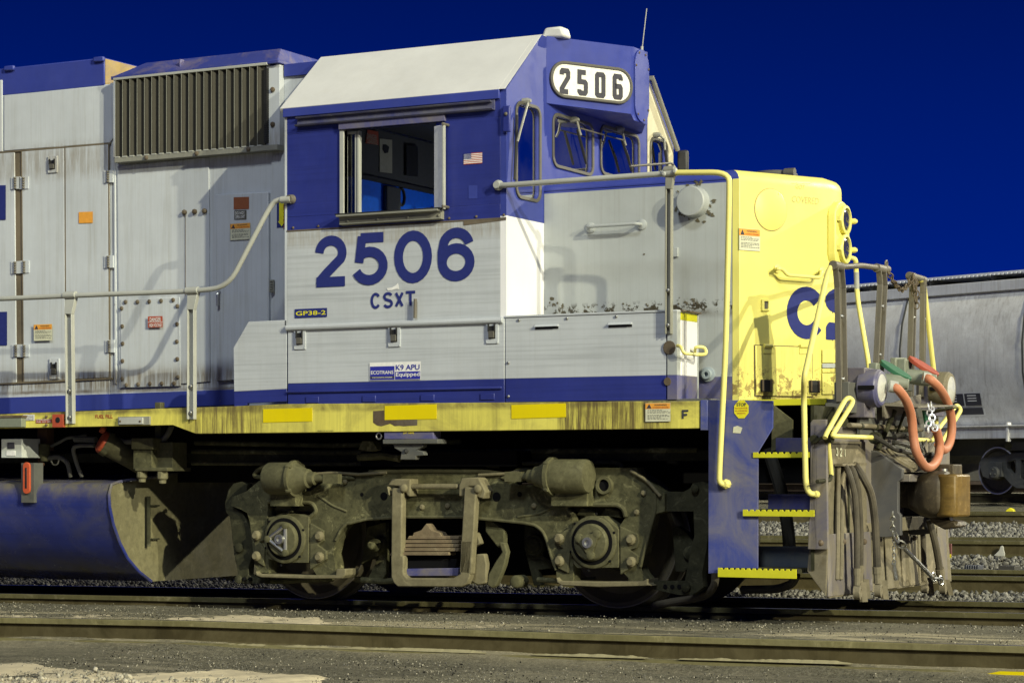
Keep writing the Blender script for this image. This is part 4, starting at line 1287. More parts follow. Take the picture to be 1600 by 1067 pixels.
# side details of the nose
mb = MB(); c = H(1086.5, 316.5)
mb.lathe(c, (0, -1, 0), [(-.005, .115), (.095, .113), (.105, .105), (.11, .05), (.112, 0)], 40)
part(mb, 'round_cap', 'grey_nose', 0, nose)
mb = MB(); rq = random.Random(9)
for k in range(26):
    a = rq.uniform(0, 6.28); rad = rq.uniform(.118, .150 + .03 * abs(math.sin(a * 1.5)))
    p = c + V((rad * math.cos(a), -.002 - .0002 * k, rad * math.sin(a))); s0 = rq.uniform(.006, .022)
    mb.sheet([p + V((s0 * rq.uniform(.3, 1.5) * math.cos(j * .7 + a), 0, s0 * rq.uniform(.3, 1.3) * math.sin(j * .7 + a))) for j in range(9)])
part(mb, 'grime', 'grime', 0, nose)['kind'] = 'stuff'
mb = MB()
for (u0, u1, v0, v1, n_) in ((858, 880, 466, 482, 12), (918, 1040, 474, 481, 10), (1058, 1092, 464, 477, 16), (1000, 1010, 397, 400, 4)):
    for k in range(n_):
        p = H(rq.uniform(u0, u1), rq.uniform(v0, v1), .002 + .0002 * (k % 20)); s0 = rq.uniform(.003, .018) * (1 if rq.random() < .3 else .6)
        mb.sheet([p + V((s0 * rq.uniform(.3, 1.5) * math.cos(j * .7), 0, s0 * rq.uniform(.3, 1.3) * math.sin(j * .7))) for j in range(9)])
part(mb, 'paint_chips', 'grime', 0, nose)['kind'] = 'stuff'
def grab(u0, v0, u1, v1, mat, f=H, off=.075, r=.0125, drop=0, par=None):
    mb = MB()
    a, b = f(u0, v0), f(u1, v1)
    o = V((0, -off, 0))
    mb.tube([a, a + o, b + o, b], r, 10, .035)
    for q in (a, b): mb.lathe(q, (0, -1, 0), [(0, .04), (.010, .04), (.018, .02)], 14)
    return part(mb, 'grab_iron', mat, 0, par)
grab(923, 356, 1003, 351, 'grey_nose', par=nose)
mb = MB(); c = H(1107, 585); mb.lathe(c, (0, -1, 0), [(0, .055), (.02, .055), (.025, .04), (.05, .035), (.05, .018), (.02, .016)], 20)
part(mb, 'drain_boss', 'grey_cool')
mb = MB(); a = H(1053, 402, .0); mb.box((a.x, a.y - .02, a.z), (a.x + .04, a.y, a.z + .07)); part(mb, 'bracket', 'grey_nose', .004)
# hatch on top of the nose
mb = MB(); c = P(1220, 262, y=-.15)
mb.lathe((c.x - .05, c.y, nz1), (0, 0, 1), [(0, .17), (.03, .18), (.055, .16), (.07, .05)], 20)
mb.cyl((c.x + .08, c.y - .12, nz1 + .03), (c.x + .16, c.y - .12, nz1 + .03), .035, 12)
part(mb, 'sand_filler', 'gasket')
mb = MB()
mb.tube([F(985, 260, .25), F(1050, 255, .3), F(1058, 268, .32)], .010, 8, .03)
part(mb, 'top_rail', 'gasket')

# ---- below the cab: doors along the walkway edge
def grey_over_blue(mb, u0, u1, zt_, zb_, y, th, zs=1.731):
    a, b = P(u0, 550, y=y).x, P(u1, 550, y=y).x
    mb.box((a, y, zs), (b, y + th, zt_), 0); mb.box((a, y, zb_), (b, y + th, zs), 1)
    return a, b
mb = MB()
grey_over_blue(mb, 449.5, 788, 2.192, 1.55, YS - .006, .04)
a, b = S(449, 505), S(787, 500)
mb.tube([(a.x, YS - .012, 2.168), (b.x, YS - .012, 2.168)], .024, 10, 0, 0)
mb.tube([(a.x + .01, YS - .012, 1.665), (b.x - .01, YS - .012, 1.665)], .012, 8, 0, 1)
for i in range(4): mb.box((a.x + .18 + i * .52, YS - .014, 1.575), (a.x + .30 + i * .52, YS, 1.625), 1)
hatch = part(mb, 'battery_door', ['grey_side', 'blue_side'], .004, None)
for r4 in ((459, 510.5, 477, 546), (606, 505, 625, 542), (759, 499, 778, 537)):
    part(latch(*r4, f=S, d=.016), 'latch', ['grey_side', 'black', 'gasket'], .001, hatch)
mb = MB(); mb.cyl(S(648.5, 497, .03), S(649, 467, .03), .013, 10); part(mb, 'pin', 'stain_steel', 0, hatch)
mb = MB()
grey_over_blue(mb, 789.5, 1041, 2.192, 1.555, YS - .004, .04)
x0_, x1_ = S(789.5, 600).x, S(1041, 600).x
mb.box((x0_, YS - .012, 2.185), (x1_ + .09, -1.17, 2.20), 0)
for i in range(4): mb.bolt((x0_ + .12 + i * .40, YS - .004, 2.165), (0, -1, 0), .012, .012, 2)
for z in (1.6, 1.85): mb.bolt((x0_ + .03, YS - .004, z), (0, -1, 0), .012, .012, 2)
pd = part(mb, 'side_door', ['grey_side', 'blue_side', 'steel'], .003, None)
mb = MB()
for u0, v0, u1 in ((837, 511, 873), (951.5, 508, 988)):
    a, b = S(u0, v0), S(u1, v0)
    mb.prism([(a.x, YS - .004, a.z + .018), (a.x, YS - .03, a.z), (a.x, YS - .004, a.z)], (b.x - a.x, 0, 0), 0)
    mb.box((a.x, YS - .006, a.z - .018), (b.x, YS - .003, a.z), 1)
part(mb, 'vent_hood', ['grey_side', 'black'], 0, pd)
mb = MB()
grey_over_blue(mb, 1042.5, 1058, 2.19, 1.555, YS - .010, .06)
mb.lathe(S(1046, 543, .012), (0, -1, 0), [(0, .05), (.004, .05)], 14, 2)
mb.lathe(S(1043, 596, .012), (0, -1, 0), [(0, .03), (.004, .03)], 12, 2)
part(mb, 'corner_post', ['grey_nose', 'blue_dusty', 'rust'], .003, None)
# box body behind those doors; its forward end is painted white for the lamplight it catches
XB = S(1057.5, 600).x
mb = MB(); mb.box((.21, YS + .045, 1.55), (XB - .01, -1.17, 2.18), 0); part(mb, 'battery_box', 'grey_nose', 0)
B_ = lambda u, v, d=0: P(u, v, x=XB + d)
y1_ = B_(1090.5, 550).y
mb = MB()
mb.box((XB - .03, YS + .05, 1.731), (XB, y1_, 2.13), 0); mb.box((XB - .03, YS + .05, 1.55), (XB, y1_, 1.731), 1); mb.box((XB - .03, YS + .05, 2.13), (XB, y1_, 2.19), 2)
mb.box((XB - .03, y1_ - .015, 1.56), (XB + .008, y1_, 2.19), 3)
rd = part(mb, 'box_door', ['white_front', 'blue_dusty', 'yellow_edge', 'grey_nose'], .004, None)
mb = MB()
mb.tube([B_(1058, 540, .02), B_(1064, 541, .06), B_(1068, 552, .08), B_(1088, 554, .08), P(1102, 554, x=XB + .12), P(1104, 549, x=XB + .12), P(1100, 542, x=XB + .10), B_(1086, 542, .05), B_(1086, 552, .02)], .012, 8, .03)
part(mb, 'handle', 'yellow_rail', 0, rd)
mb = MB(); mb.box((XB, YS + .05, 2.19), (XB + .03, y1_, 2.20)); part(mb, 'box_rim', 'rust')
# grey cover left of the door
mb = MB()
sidebox(mb, [S(365.5, 612), S(448, 607.5), S(448, 500), S(388, 502.5), S(364.5, 543)], .04, 0)
sidebox(mb, [S(365.7, 637), S(385, 633), S(386, 630), S(448, 627), S(448, 607.5), S(365.5, 612)], .04, 1)
part(mb, 'side_cover', ['grey_side', 'blue_side'], .004)

# ---- yellow side sill
mb = MB()
ys = YS - .012
sk = [P(u, v, y=ys) for u, v in ((-90, 652), (36, 645.5), (292, 637), (366, 634.5), (449, 631), (1093, 626.5), (1093, 669), (306, 677.5), (270, 664), (-90, 671))]
mb.prism(sk[::-1], (0, .06, 0), 0)
sill = part(mb, 'side_sill', 'yellow_sill', .003)
mb = MB()
for pts in ([(411, 660), (487.5, 658), (487.5, 637), (411, 639)], [(601, 656), (682, 654.5), (682, 631.5), (601, 634)], [(799, 654), (884, 651.5), (884, 630), (799, 632.5)]):
    mb = MB(); mb.prism([P(u, v, y=ys - .004) for u, v in pts], (0, .003, 0), 0)
    part(mb, 'reflector_tape', 'yellow_tape', 0, sill)
mb = MB()
rr_ = random.Random(5)
pts = [(583, 642)] + [(600, 641), (652, 650)] + [(652 - i * 7, 664 + rr_.uniform(-2.5, 2)) for i in range(10)] + [(583, 660)]
mb.prism([P(u, v, y=ys - .002) for u, v in pts], (0, .001, 0), 0)
part(mb, 'rust_patch', 'rust', 0, sill)
mb = MB()
a = P(149, 653.5, y=ys - .004); b = P(176, 646.5, y=ys - .004)
mb.text('FUEL FILL', a, EX, EZ, (b.z - a.z) * .85, b.x - a.x, 0)
part(mb, 'lettering', 'decal_red', 0, sill)
mb = MB()
a = P(1065.5, 655.5, y=ys - .004); b = P(1077, 640, y=ys - .004)
mb.glyph('F', a, EX, EZ, b.x - a.x, b.z - a.z, .014)
a = P(496, 674, y=ys - .004); b = P(521, 671, y=ys - .004); mb.text('TRUCK CUT OUT COCK', a, EX, EZ, .010, b.x - a.x)
part(mb, 'lettering', 'ink', 0, sill)
side_sticker(1008.5, 629, 1048, 659, lambda u, v, d=0: P(u, v, y=ys - d), sill, .004, 7)
mb = MB()
a = P(36, 657, y=ys - .004); b = P(54, 647.5, y=ys - .004)
mb.sheet([(a.x, a.y, a.z), (b.x, a.y, a.z), (b.x, a.y, b.z), (a.x, a.y, b.z)], 0)
for k in range(4): mb.text(('MUST BE SHUT OFF', 'BEFORE FUELING', 'LOCOMOTIVE', 'ENGINE')[k], (a.x + .01, a.y - .002, b.z - .013 - .012 * k), EX, EZ, .007, b.x - a.x - .02, 1)
a = P(56, 661, y=ys - .004); b = P(81, 654.5, y=ys - .004)
mb.sheet([(a.x, a.y, a.z), (b.x, a.y, a.z), (b.x, a.y, b.z), (a.x, a.y, b.z)], 2)
mb.text('EMERGENCY', (a.x + .01, a.y - .002, a.z + .022), EX, EZ, .011, b.x - a.x - .02, 0); mb.text('FUEL CUT OFF', (a.x + .01, a.y - .002, a.z + .005), EX, EZ, .011, b.x - a.x - .02, 0)
mb.build('sticker', ['decal_white', 'ink', 'decal_red'], sill, 0, 0, recalc=False)
mb = MB()
a, b = P(81.5, 667.5, y=ys - .03), P(98.5, 647, y=ys - .03)
mb.box((a.x, ys - .03, a.z), (b.x, ys, b.z), 0)
c = P(90.5, 656, y=ys - .03); mb.lathe((c.x, ys - .03, c.z), (0, -1, 0), [(0, .024), (.004, .024)], 20, 1)
part(mb, 'fuel_cutoff', ['decal_red', 'black'], .008, sill)
for u, v in ((73, 651), (73, 664), (101, 655)):
    mb = MB(); mb.bolt(P(u, v, y=ys), (0, -1, 0), .011, .02); part(mb, 'knob', 'rust', 0, sill)
mb = MB()
a, b = P(186, 663, y=ys - .03), P(223, 652, y=ys - .03)
mb.box((a.x, ys - .035, a.z), (b.x, ys, b.z), 0); mb.box((a.x - .02, ys - .02, a.z - .005), (b.x + .06, ys, b.z + .008), 1)
for u in (188, 219): mb.bolt(P(u, 658, y=ys - .035), (0, -1, 0), .010, .006, 2)
part(mb, 'sill_lamp', ['rail_grey', 'post_grey', 'rust'], .003, sill)
mb = MB()
a, b = P(-40, 668, y=ys - .06), P(33.5, 649.5, y=ys - .06)
mb.box((a.x, ys - .06, a.z), (b.x, ys, b.z), 0); mb.box((a.x, ys - .066, b.z - .016), (b.x + .012, ys, b.z + .005), 1)
part(mb, 'junction_box', ['olive_box', 'rust'], .004)
# lift plate and jacking pad
mb = MB()
a, b = P(602, 686.5, y=YS + .02), P(679, 673, y=YS + .02)
mb.box((a.x, YS + .0, a.z), (b.x, YS + .12, b.z + .02), 0)
mb.box((a.x - .0, YS - .02, a.z - .035), (b.x + .05, YS + .12, a.z), 1)
mb.prism([P(u, v, y=YS + .01) for u, v in ((613, 691), (616, 700), (627, 706), (625, 718), (649, 718), (650, 712), (663, 711), (661, 705), (651, 703), (662, 697), (660, 691))], (0, .06, 0), 1)
mb.cyl(P(635, 704, y=YS - .003), P(635, 704, y=YS + .02), .018, 14, 2)
lp = part(mb, 'lift_plate', ['blue_dusty', 'hopper_dark', 'black'], .005)
a = P(630, 677.8, y=YS - .003); b = P(647, 674.8, y=YS - .003); mb = MB(); mb.text('LIFT HERE', a, EX, EZ, b.z - a.z, b.x - a.x)
part(mb, 'lettering', 'yellow_tape', 0, lp)
mb = MB()
c = P(592, 681, y=YS + .02); mb.tube([(c.x + .024 * math.cos(t), c.y, c.z + .024 * math.sin(t)) for t in [i * math.pi / 8 for i in range(16)]], .006, 6, closed=True)
mb.tube([P(592, 670, y=YS + .02), P(592, 677, y=YS + .02)], .005, 6)
part(mb, 'ring_eye', 'steel')

# ---- signs on the side
mb = MB()
def side_rect(mb, u0, v0, u1, v1, f, d, m, sk=-.03):
    mb.sheet([f(u0, v1, d), f(u1, v1 + sk * (u1 - u0), d), f(u1, v0 + sk * (u1 - u0), d), f(u0, v0, d)], m)
for ch, u0, v0, u1, v1 in (('2', 492.5, 366.7, 541.5, 449.3), ('5', 551.5, 362, 606, 446.8), ('0', 615.8, 358.5, 675, 444), ('6', 684, 354, 741.5, 441)):
    a, b = S(u0, v1, .004), S(u1, v0, .004)
    mb.glyph(ch, a, EX, EZ, b.x - a.x, b.z - a.z, .078)
for ch, u0, v0, u1, v1 in (('C', 579, 457, 595, 483), ('S', 598.5, 456, 614, 482), ('X', 617, 455, 631, 481), ('T', 634, 454, 649, 480)):
    a, b = S(u0, v1, .004), S(u1, v0, .004)
    mb.glyph(ch, a, EX, EZ, b.x - a.x, b.z - a.z, .0215)
part(mb, 'cab_number', 'decal_blue', 0, cab)
mb = MB()
a, b = S(460.5, 497, .005), S(511, 481, .005)
mb.sheet([(a.x, a.y, a.z), (b.x, a.y, a.z), (b.x, a.y, b.z), (a.x, a.y, b.z)], 0)
mb.text('GP38-2', (a.x + .012, a.y - .002, a.z + .018), EX, EZ, b.z - a.z - .036, b.x - a.x - .024, 1)
mb.build('model_sign', ['decal_blue', 'decal_yellow'], cab, 0, 0, recalc=False)
mb = MB()
a, b = S(577.5, 594.5, .012), S(657.5, 564.5, .012)
yy = a.y; W, Hh = b.x - a.x, b.z - a.z
R_ = lambda x0, z0, x1, z1, m, k=0: mb.sheet([(a.x + W * x0, yy - k, a.z + Hh * z0), (a.x + W * x1, yy - k, a.z + Hh * z0), (a.x + W * x1, yy - k, a.z + Hh * z1), (a.x + W * x0, yy - k, a.z + Hh * z1)], m)
R_(0, 0, 1, 1, 0); R_(.01, .02, .49, .78, 1, .001); R_(.01, .10, .49, .22, 2, .0016); R_(.50, .02, .99, .46, 1, .001)
mb.text('ECOTRANS', (a.x + W * .03, yy - .003, a.z + Hh * .34), EX, EZ, Hh * .20, W * .44, 0)
mb.text('TECHNOLOGIES', (a.x + W * .05, yy - .003, a.z + Hh * .125), EX, EZ, Hh * .06, W * .40, 0)
mb.text('K9 APU', (a.x + W * .52, yy - .003, a.z + Hh * .54), EX, EZ, Hh * .30, W * .46, 1)
mb.text('Equipped', (a.x + W * .52, yy - .003, a.z + Hh * .12), EX, EZ, Hh * .30, W * .46, 0)
mb.build('door_sign', ['decal_white', 'decal_navy', 'ink'], hatch, 0, 0, recalc=False)
# flag
mb = MB()
a, b = S(724.5, 257.5, .004), S(753.5, 238, .004)
W, Hh = b.x - a.x, b.z - a.z; yy = a.y
for k in range(13): mb.sheet([(a.x, yy, a.z + Hh * k / 13), (b.x, yy, a.z + Hh * k / 13), (b.x, yy, a.z + Hh * (k + 1) / 13), (a.x, yy, a.z + Hh * (k + 1) / 13)], 0 if k % 2 == 0 else 1)
mb.sheet([(a.x, yy - .001, a.z + Hh * 6 / 13), (a.x + W * .41, yy - .001, a.z + Hh * 6 / 13), (a.x + W * .41, yy - .001, b.z), (a.x, yy - .001, b.z)], 2)
for r in range(5):
    for c in range(6): 
        x, z = a.x + W * (.035 + .065 * c), a.z + Hh * (.52 + .095 * r)
        mb.sheet([(x - .003, yy - .002, z), (x, yy - .002, z - .003), (x + .003, yy - .002, z), (x, yy - .002, z + .003)], 1)
mb.build('flag_sticker', ['decal_red', 'decal_white', 'decal_blue'], cab, 0, 0, recalc=False)
mb = MB(); side_rect(mb, 732, 290, 746, 311, S, .003, 0); part(mb, 'paint_patch', 'blue', 0, cab)
mb = MB(); mb.sheet([S(604, 450.5, .004), S(613, 449, .004), S(618, 446, .004), S(622, 442, .004), S(624, 452, .004), S(619, 451.5, .004), S(612, 453.5, .004), S(606, 454, .004)]); part(mb, 'paint_scrape', 'decal_white', 0, cab)
mb = MB()
side_rect(mb, 123, 331.5, 145, 349, H, .02, 0); part(mb, 'sticker', 'decal_orange', 0)
mb = MB()
side_rect(mb, 365, 308.5, 389, 327.5, H, .034, 0); side_rect(mb, 366, 329, 385, 343.5, H, .034, 1)
for k, tx in enumerate(('DO NOT', 'OPEN UNIT')):
    a = H(367.5, 336 + k * 6, .037); mb.text(tx, a, EX, EZ, .026, .095, 2)
mb.build('sticker', ['decal_brown', 'gasket', 'decal_white'], LO, 0, 0, recalc=False)
mb = MB()
side_rect(mb, 231, 494.5, 254, 512, H, .036, 0)
a = H(234, 502.5, .039); mb.text('DANGER', a, EX, EZ, .034, .115, 1); a = H(233, 511, .039); mb.text('HIGH VOLTAGE', a, EX, EZ, .030, .13, 1)
mb.sheet([H(231, 503.7, .038), H(254, 503, .038), H(254, 502.4, .038), H(231, 503.1, .038)], 1)
mb.build('danger_sign', ['decal_red', 'decal_white'], LO, 0, 0, recalc=False)
mb = MB()
q = lambda u, v: H(u, v, .02)
mb.prism([H(432.5, 356, .016), H(446, 355.5, .016), H(446, 316, .016), H(432.5, 317, .016)], (0, .004, 0), 0)
mb.sheet([q(436, 346), q(434, 346), q(440, 354), q(445.5, 345.5), q(443.5, 345.5), q(443.8, 316.5), q(436, 317)], 1)
t0 = H(442.4, 320, .023); mb.text('LIFT HERE', t0, (0, 0, -1), (1, 0, 0), .028, .20, 2)
mb.build('arrow_sign', ['decal_blue', 'decal_yellow', 'decal_brown'], LO, 0, 0, recalc=False)
mb = MB()
side_rect(mb, -40, 291, 9, 345, H, .02, 0); side_rect(mb, -40, 488.5, 11, 541, H, .02, 0)
part(mb, 'hood_lettering', 'decal_blue')
# ---- handrails
yr_ = YS - .035
R = lambda u, v, d=0: P(u, v, y=yr_ - d)
mb = MB()
mb.tube([R(-80, 467.5), R(0, 467), R(160, 460), R(300, 455), R(356, 449), R(424, 318), R(436, 312), R(452, 312)], .021, 12, .16, 0)
mb.lathe(R(453, 311), (0, 1, 0), [(-.02, .030), (.03, .038)], 12, 1)
mb.lathe(R(448, 312), (1, 0, 0), [(-.05, .028), (.04, .030)], 12, 0)
part(mb, 'handrail', ['rail_grey', 'stain_steel'])
def chan_post(u, v_top, ub, v_bot, wpx, mat, y=yr_, dia=.02):
    mb = MB()
    a0, a1 = P(ub - wpx / 2, v_bot, y=YS - .02), P(ub + wpx / 2, v_bot, y=YS - .02)
    m0, m1 = P(u - wpx / 2, v_top + 28, y=YS - .025), P(u + wpx / 2, v_top + 28, y=YS - .025)
    t0, t1 = P(u - wpx * .75, v_top, y=y), P(u + wpx * .75, v_top, y=y)
    for (p, q) in ((a0, m0), ):
        pass
    wd = a1.x - a0.x
    mb.prism([a0, a1, m1, m0], (0, .014, 0), 0)
    mb.prism([a0, a0 + V((.010, 0, 0)), m0 + V((.010, 0, 0)), m0], (0, -.030, 0), 0)
    mb.prism([a1 - V((.010, 0, 0)), a1, m1, m1 - V((.010, 0, 0))], (0, -.030, 0), 0)
    mb.prism([m0 + V((0, -.030, 0)), m1 + V((0, -.030, 0)), t1, t0], (0, .04, 0), 0)
    c = (t0 + t1) / 2
    mb.cyl(c - V((wd * .85, 0, -.010)), c + V((wd * .85, 0, .010)), .030, 12, 0)
    for k in (.06, .30):
        q = a0.lerp(m0, k) + V((wd / 2, -.002, 0)); mb.bolt(q, (0, -1, 0), .018, .03, 1)
    return mb
part(chan_post(109.5, 463, 111.5, 662, 11, 'rail_grey'), 'handrail_post', ['rail_grey', 'steel'], .003)
part(chan_post(300.5, 456, 300.5, 655, 11, 'rail_grey'), 'handrail_post', ['rail_grey', 'steel'], .003)
part(chan_post(1046.5, 268, 1045.8, 522, 9.5, 'post_grey'), 'handrail_post', ['post_grey', 'steel'], .003)
mb = MB()
mb.tube([R(781, 290, -.01), R(800, 289), R(1040, 271.5), R(1052, 270.5)], .021, 12)
mb.lathe(R(780, 290, -.035), (0, -1, 0), [(0, .040), (.02, .040), (.03, .028), (.05, .026)], 12)
mb.cyl(R(1036, 271, 0), R(1057, 269, 0), .030, 12)
mb.bolt(R(1038, 272, .02), (0, -1, 0), .018, .02); mb.bolt(R(1055, 268, .02), (0, -1, 0), .018, .02)
part(mb, 'handrail', 'rail_grey')
mb = MB()
ry = lambda u, v, y=YS - .05: P(u, v, y=y)
mb.tube([ry(1056, 270), ry(1139, 269.5), ry(1139.5, 300), ry(1134, 540), ry(1124, 738), ry(1124, 755), ry(1136, 757, YS - .02)], .0205, 12, .14)
mb.bolt(ry(1136, 756, YS), (0, -1, 0), .035, .05)
part(mb, 'step_handrail', 'yellow_rail')
mb = MB()
ye_ = lambda u, v, y: P(u, v, y=y)
mb.tube([P(1312, 413, x=4.60), P(1299, 414, x=4.58), P(1292, 430, x=4.57), P(1256.5, 590, x=4.60), P(1256, 620, y=YS - .05), P(1259, 756, y=YS - .05), P(1264, 771, y=YS - .04), P(1276, 772, y=YS)], .0205, 12, .07)
mb.bolt(P(1277, 772, y=YS + .01), (0, -1, 0), .026, .04)
part(mb, 'step_handrail', 'yellow_rail')
# far side rails
mb = MB()
mb.tube([P(1312, 402.5, y=1.42), P(1336, 403, y=1.42), P(1337.5, 412, y=1.45), P(1339, 462, y=1.50), P(1358, 573, y=1.54), P(1357, 752, y=1.57)], .0205, 10, .10, 0)
mb.tube([P(1338.2, 425, y=1.45), P(1339, 458, y=1.50)], .0215, 10, 0, 1)
part(mb, 'step_handrail', ['yellow_rail', 'rail_grey'])
mb = MB()
mb.tube([P(1436, 436, x=4.6), P(1443, 440, x=4.6), P(1460, 588, x=4.6), P(1462, 620, y=1.5), P(1464, 740, y=1.55)], .0205, 10, .06)
part(mb, 'step_handrail', 'yellow_rail')
# end railing across the front
XE = 4.60
E_ = lambda u, v, dx=0: P(u, v, x=XE + dx)
def end_post(top, mid, bot, wpx, mats=('stain_steel', 'steel')):
    mb = MB()
    pts = [E_(*top), E_(*mid), E_(*bot)]
    hw = wpx / 2 / 95
    for a, b in zip(pts, pts[1:]):
        d = V((0, hw, 0))
        mb.prism([a - d, a + d, b + d, b - d], (-.012, 0, 0), 0)
        mb.prism([a - d, a - d + V((0, .010, 0)), b - d + V((0, .010, 0)), b - d], (.030, 0, 0), 0)
        mb.prism([a + d - V((0, .010, 0)), a + d, b + d, b + d - V((0, .010, 0))], (.030, 0, 0), 0)
    for k in (.25, .8): mb.bolt(pts[1].lerp(pts[2], k), (1, 0, 0), .016, .03, 1)
    mb.cyl(pts[0] - V((0, hw * 1.3, 0)), pts[0] + V((0, hw * 1.3, 0)), .034, 12, 0)
    return mb
part(end_post((1308, 416), (1311, 450), (1314, 628), 13), 'end_post', ['stain_steel', 'steel'], .002)
part(end_post((1375, 420), (1377, 445), (1370, 582), 12), 'end_post', ['stain_steel', 'steel'], .002)
part(end_post((1424, 432), (1425, 455), (1420, 622), 7), 'end_post', ['stain_steel', 'steel'], .002)
part(end_post((1441, 438), (1441, 458), (1439, 620), 4), 'end_post', ['stain_steel', 'steel'], .002)
mb = MB()
mb.tube([E_(1303, 416), E_(1318, 417), E_(1345, 415), E_(1384, 420)], .021, 12, .05)
mb.lathe(E_(1382, 420), (0, 1, 0), [(0, .03), (.07, .03)], 12)
c = E_(1385, 412, .0); mb.tube([(c.x, c.y + .022 * math.cos(t), c.z + .022 * math.sin(t)) for t in [i * math.pi / 7 for i in range(14)]], .007, 6, closed=True)
mb.tube([E_(1420, 430), E_(1444, 437)], .026, 12)
part(mb, 'end_rail', 'stain_steel')
def chain(mb, pts, link=.05, r=.0055, m=0, wid=.34):
    """chain of oval links following a polyline"""
    pts = [V(p) for p in pts]
    seg = [(b - a).length for a, b in zip(pts, pts[1:])]
    tot = sum(seg); n = max(2, int(tot / (link * .74)))
    def at(s):
        for a, b, l in zip(pts, pts[1:], seg):
            if s <= l: return a.lerp(b, s / max(l, 1e-6))
            s -= l
        return pts[-1]
    for i in range(n):
        a, b = at(tot * i / n), at(tot * (i + 1) / n)
        d = (b - a).normalized() if (b - a).length > 1e-6 else V((0, 0, -1))
        c = (a + b) / 2
        u = d.cross(V((1, 0.2, 0))).normalized()
        if i % 2: u = d.cross(u).normalized()
        hl = link / 2
        mb.tube([c + d * hl * math.cos(t) + u * link * wid * math.sin(t) for t in [k * math.pi / 5 for k in range(10)]], r, 5, closed=True, m=m)
mb = MB()
chain(mb, [E_(1387, 421, .02), E_(1394, 437, .03), E_(1403, 450, .03), E_(1410, 454, .03), E_(1417, 448, .03), E_(1424, 436, .03)], .055, .006)
chain(mb, [E_(1427, 428, .03), E_(1432, 448, .05), E_(1433, 470, .05), E_(1432, 482, .05)], .055, .006)
chain(mb, [E_(1427, 430, .04), E_(1428, 452, .06), E_(1430, 470, .06)], .055, .006)
part(mb, 'safety_chain', 'rust')

# ---- steps at the front corner
mb = MB()
sp = [(1096, 624.5), (1208, 626), (1207.5, 668), (1184.5, 706), (1184, 890), (1106.5, 896), (1107, 672.5), (1096, 671)]
mb.prism([P(u, v, y=YS - .004) for u, v in sp][::-1], (0, .014, 0), 0)
mb.box((P(1096, 640, y=YS).x, YS - .02, P(1100, 672, y=YS).z), (P(1107, 640, y=YS).x, YS + .0, P(1100, 625, y=YS).z), 0)
part(mb, 'step_plate', 'blue_step', .003)
mb = MB()
mb.box((3.80, YS + .012, .32), (3.83, -.80, 1.54), 0)
mb.box((4.56, YS + .03, .35), (4.585, -.80, 1.50), 0)
part(mb, 'step_well', 'truck_dark')
mb = MB(); mb.prism([P(u, v, y=-1.05) for u, v in ((1207, 632), (1238, 656), (1238, 690), (1205, 706))], (0, .02, 0), 0)
part(mb, 'gusset', 'truck_light')
# risers
for name, u0, u1, v0, v1, yy, mat in (('step_riser', 1212, 1262, 684, 706, -1.16, 'blue_dusty'), ('step_riser', 1200, 1264, 772, 797, -1.22, 'blue_dusty'), ('step_riser', 1170, 1254, 853, 888, -1.27, 'truck_blue')):
    mb = MB()
    mb.prism([P(u0, v1, y=yy), P(u1 + 14, v1, y=yy), P(u1 + 14, v0, y=yy), P(u0, v0, y=yy)], (0, .012, 0))
    part(mb, name, mat, .002)
for name, u0, u1, v0, v1, d in (('step_tread', 1176.5, 1264, 706, 715, .012), ('step_tread', 1160.5, 1272, 796.5, 806, .03), ('step_tread', 1121.5, 1244, 889, 901, .06)):
    mb = MB()
    a, b = P(u0, v1, y=YS - d), P(u1, v0, y=YS - d)
    n = int((b.x - a.x) / .042)
    pts = [(a.x, a.y, a.z), (b.x, a.y, a.z)]
    for k in range(n, -1, -1):
        x = a.x + (b.x - a.x) * k / n
        pts += [(x, a.y, b.z)] if k in (0, n) else [(x + .012, a.y, b.z), (x + .007, a.y, b.z - .012), (x - .007, a.y, b.z - .012), (x - .012, a.y, b.z)]
    mb.prism(pts, (0, .012, 0), 0)
    for k in range(6):
        y = a.y + .03 + k * .055
        mb.box((a.x, y, b.z - .03), (b.x, y + .008, b.z), 1)
    for k in range(4):
        x = a.x + (b.x - a.x) * (k + .02) / 3.1
        mb.box((x, a.y + .01, b.z - .032), (x + .01, a.y + .32, b.z - .006), 1)
    part(mb, name, ['yellow_edge', 'truck_dark'], .001)
# front platform edge and deck
mb = MB()
zd = 1.565
mb.box((3.80, YH - .03, zd - .045), (4.47, YH - .012, zd), 0)
mb.box((3.72, YH - .012, zd - .04), (4.60, 1.5, zd - .004), 1)
mb.box((.0, YS + .05, 1.50), (3.80, -YS, zd - .02), 1)
mb.box((3.0, YS + .0, zd - .03), (3.80, -.9, zd - .006), 1)
part(mb, 'front_platform', ['yellow_edge', 'hopper_dark'], .002)
# octagonal STOP sticker and others on the plate
mb = MB()
c = P(1158.5, 639.5, y=YS - .008); r = .064
mb.sheet([(c.x + r * math.cos(math.radians(22.5 + 45 * k)) * .93, c.y, c.z + r * math.sin(math.radians(22.5 + 45 * k)) * 1.06) for k in range(8)], 0)
mb.text('STOP', (c.x - .036, c.y - .002, c.z + .022), EX, EZ, .024, .072, 1)
for k, tx in enumerate(('ENGINE MUST BE', 'ISOLATED BEFORE', 'WORKING')): mb.text(tx, (c.x - .045 + .012 * (k == 2), c.y - .002, c.z + .004 - .018 * k), EX, EZ, .009, .09 - .024 * (k == 2), 2)
mb.build('stop_sticker', ['decal_yellow', 'ink', 'decal_red'], LO, 0, 0, recalc=False)
mb = MB()
q = [P(u, v, y=YS - .007) for u, v in ((1145, 676), (1157, 677), (1160, 668), (1152, 665), (1146, 667))]; mb.sheet(q)
part(mb, 'paint_scrape', 'decal_cream')

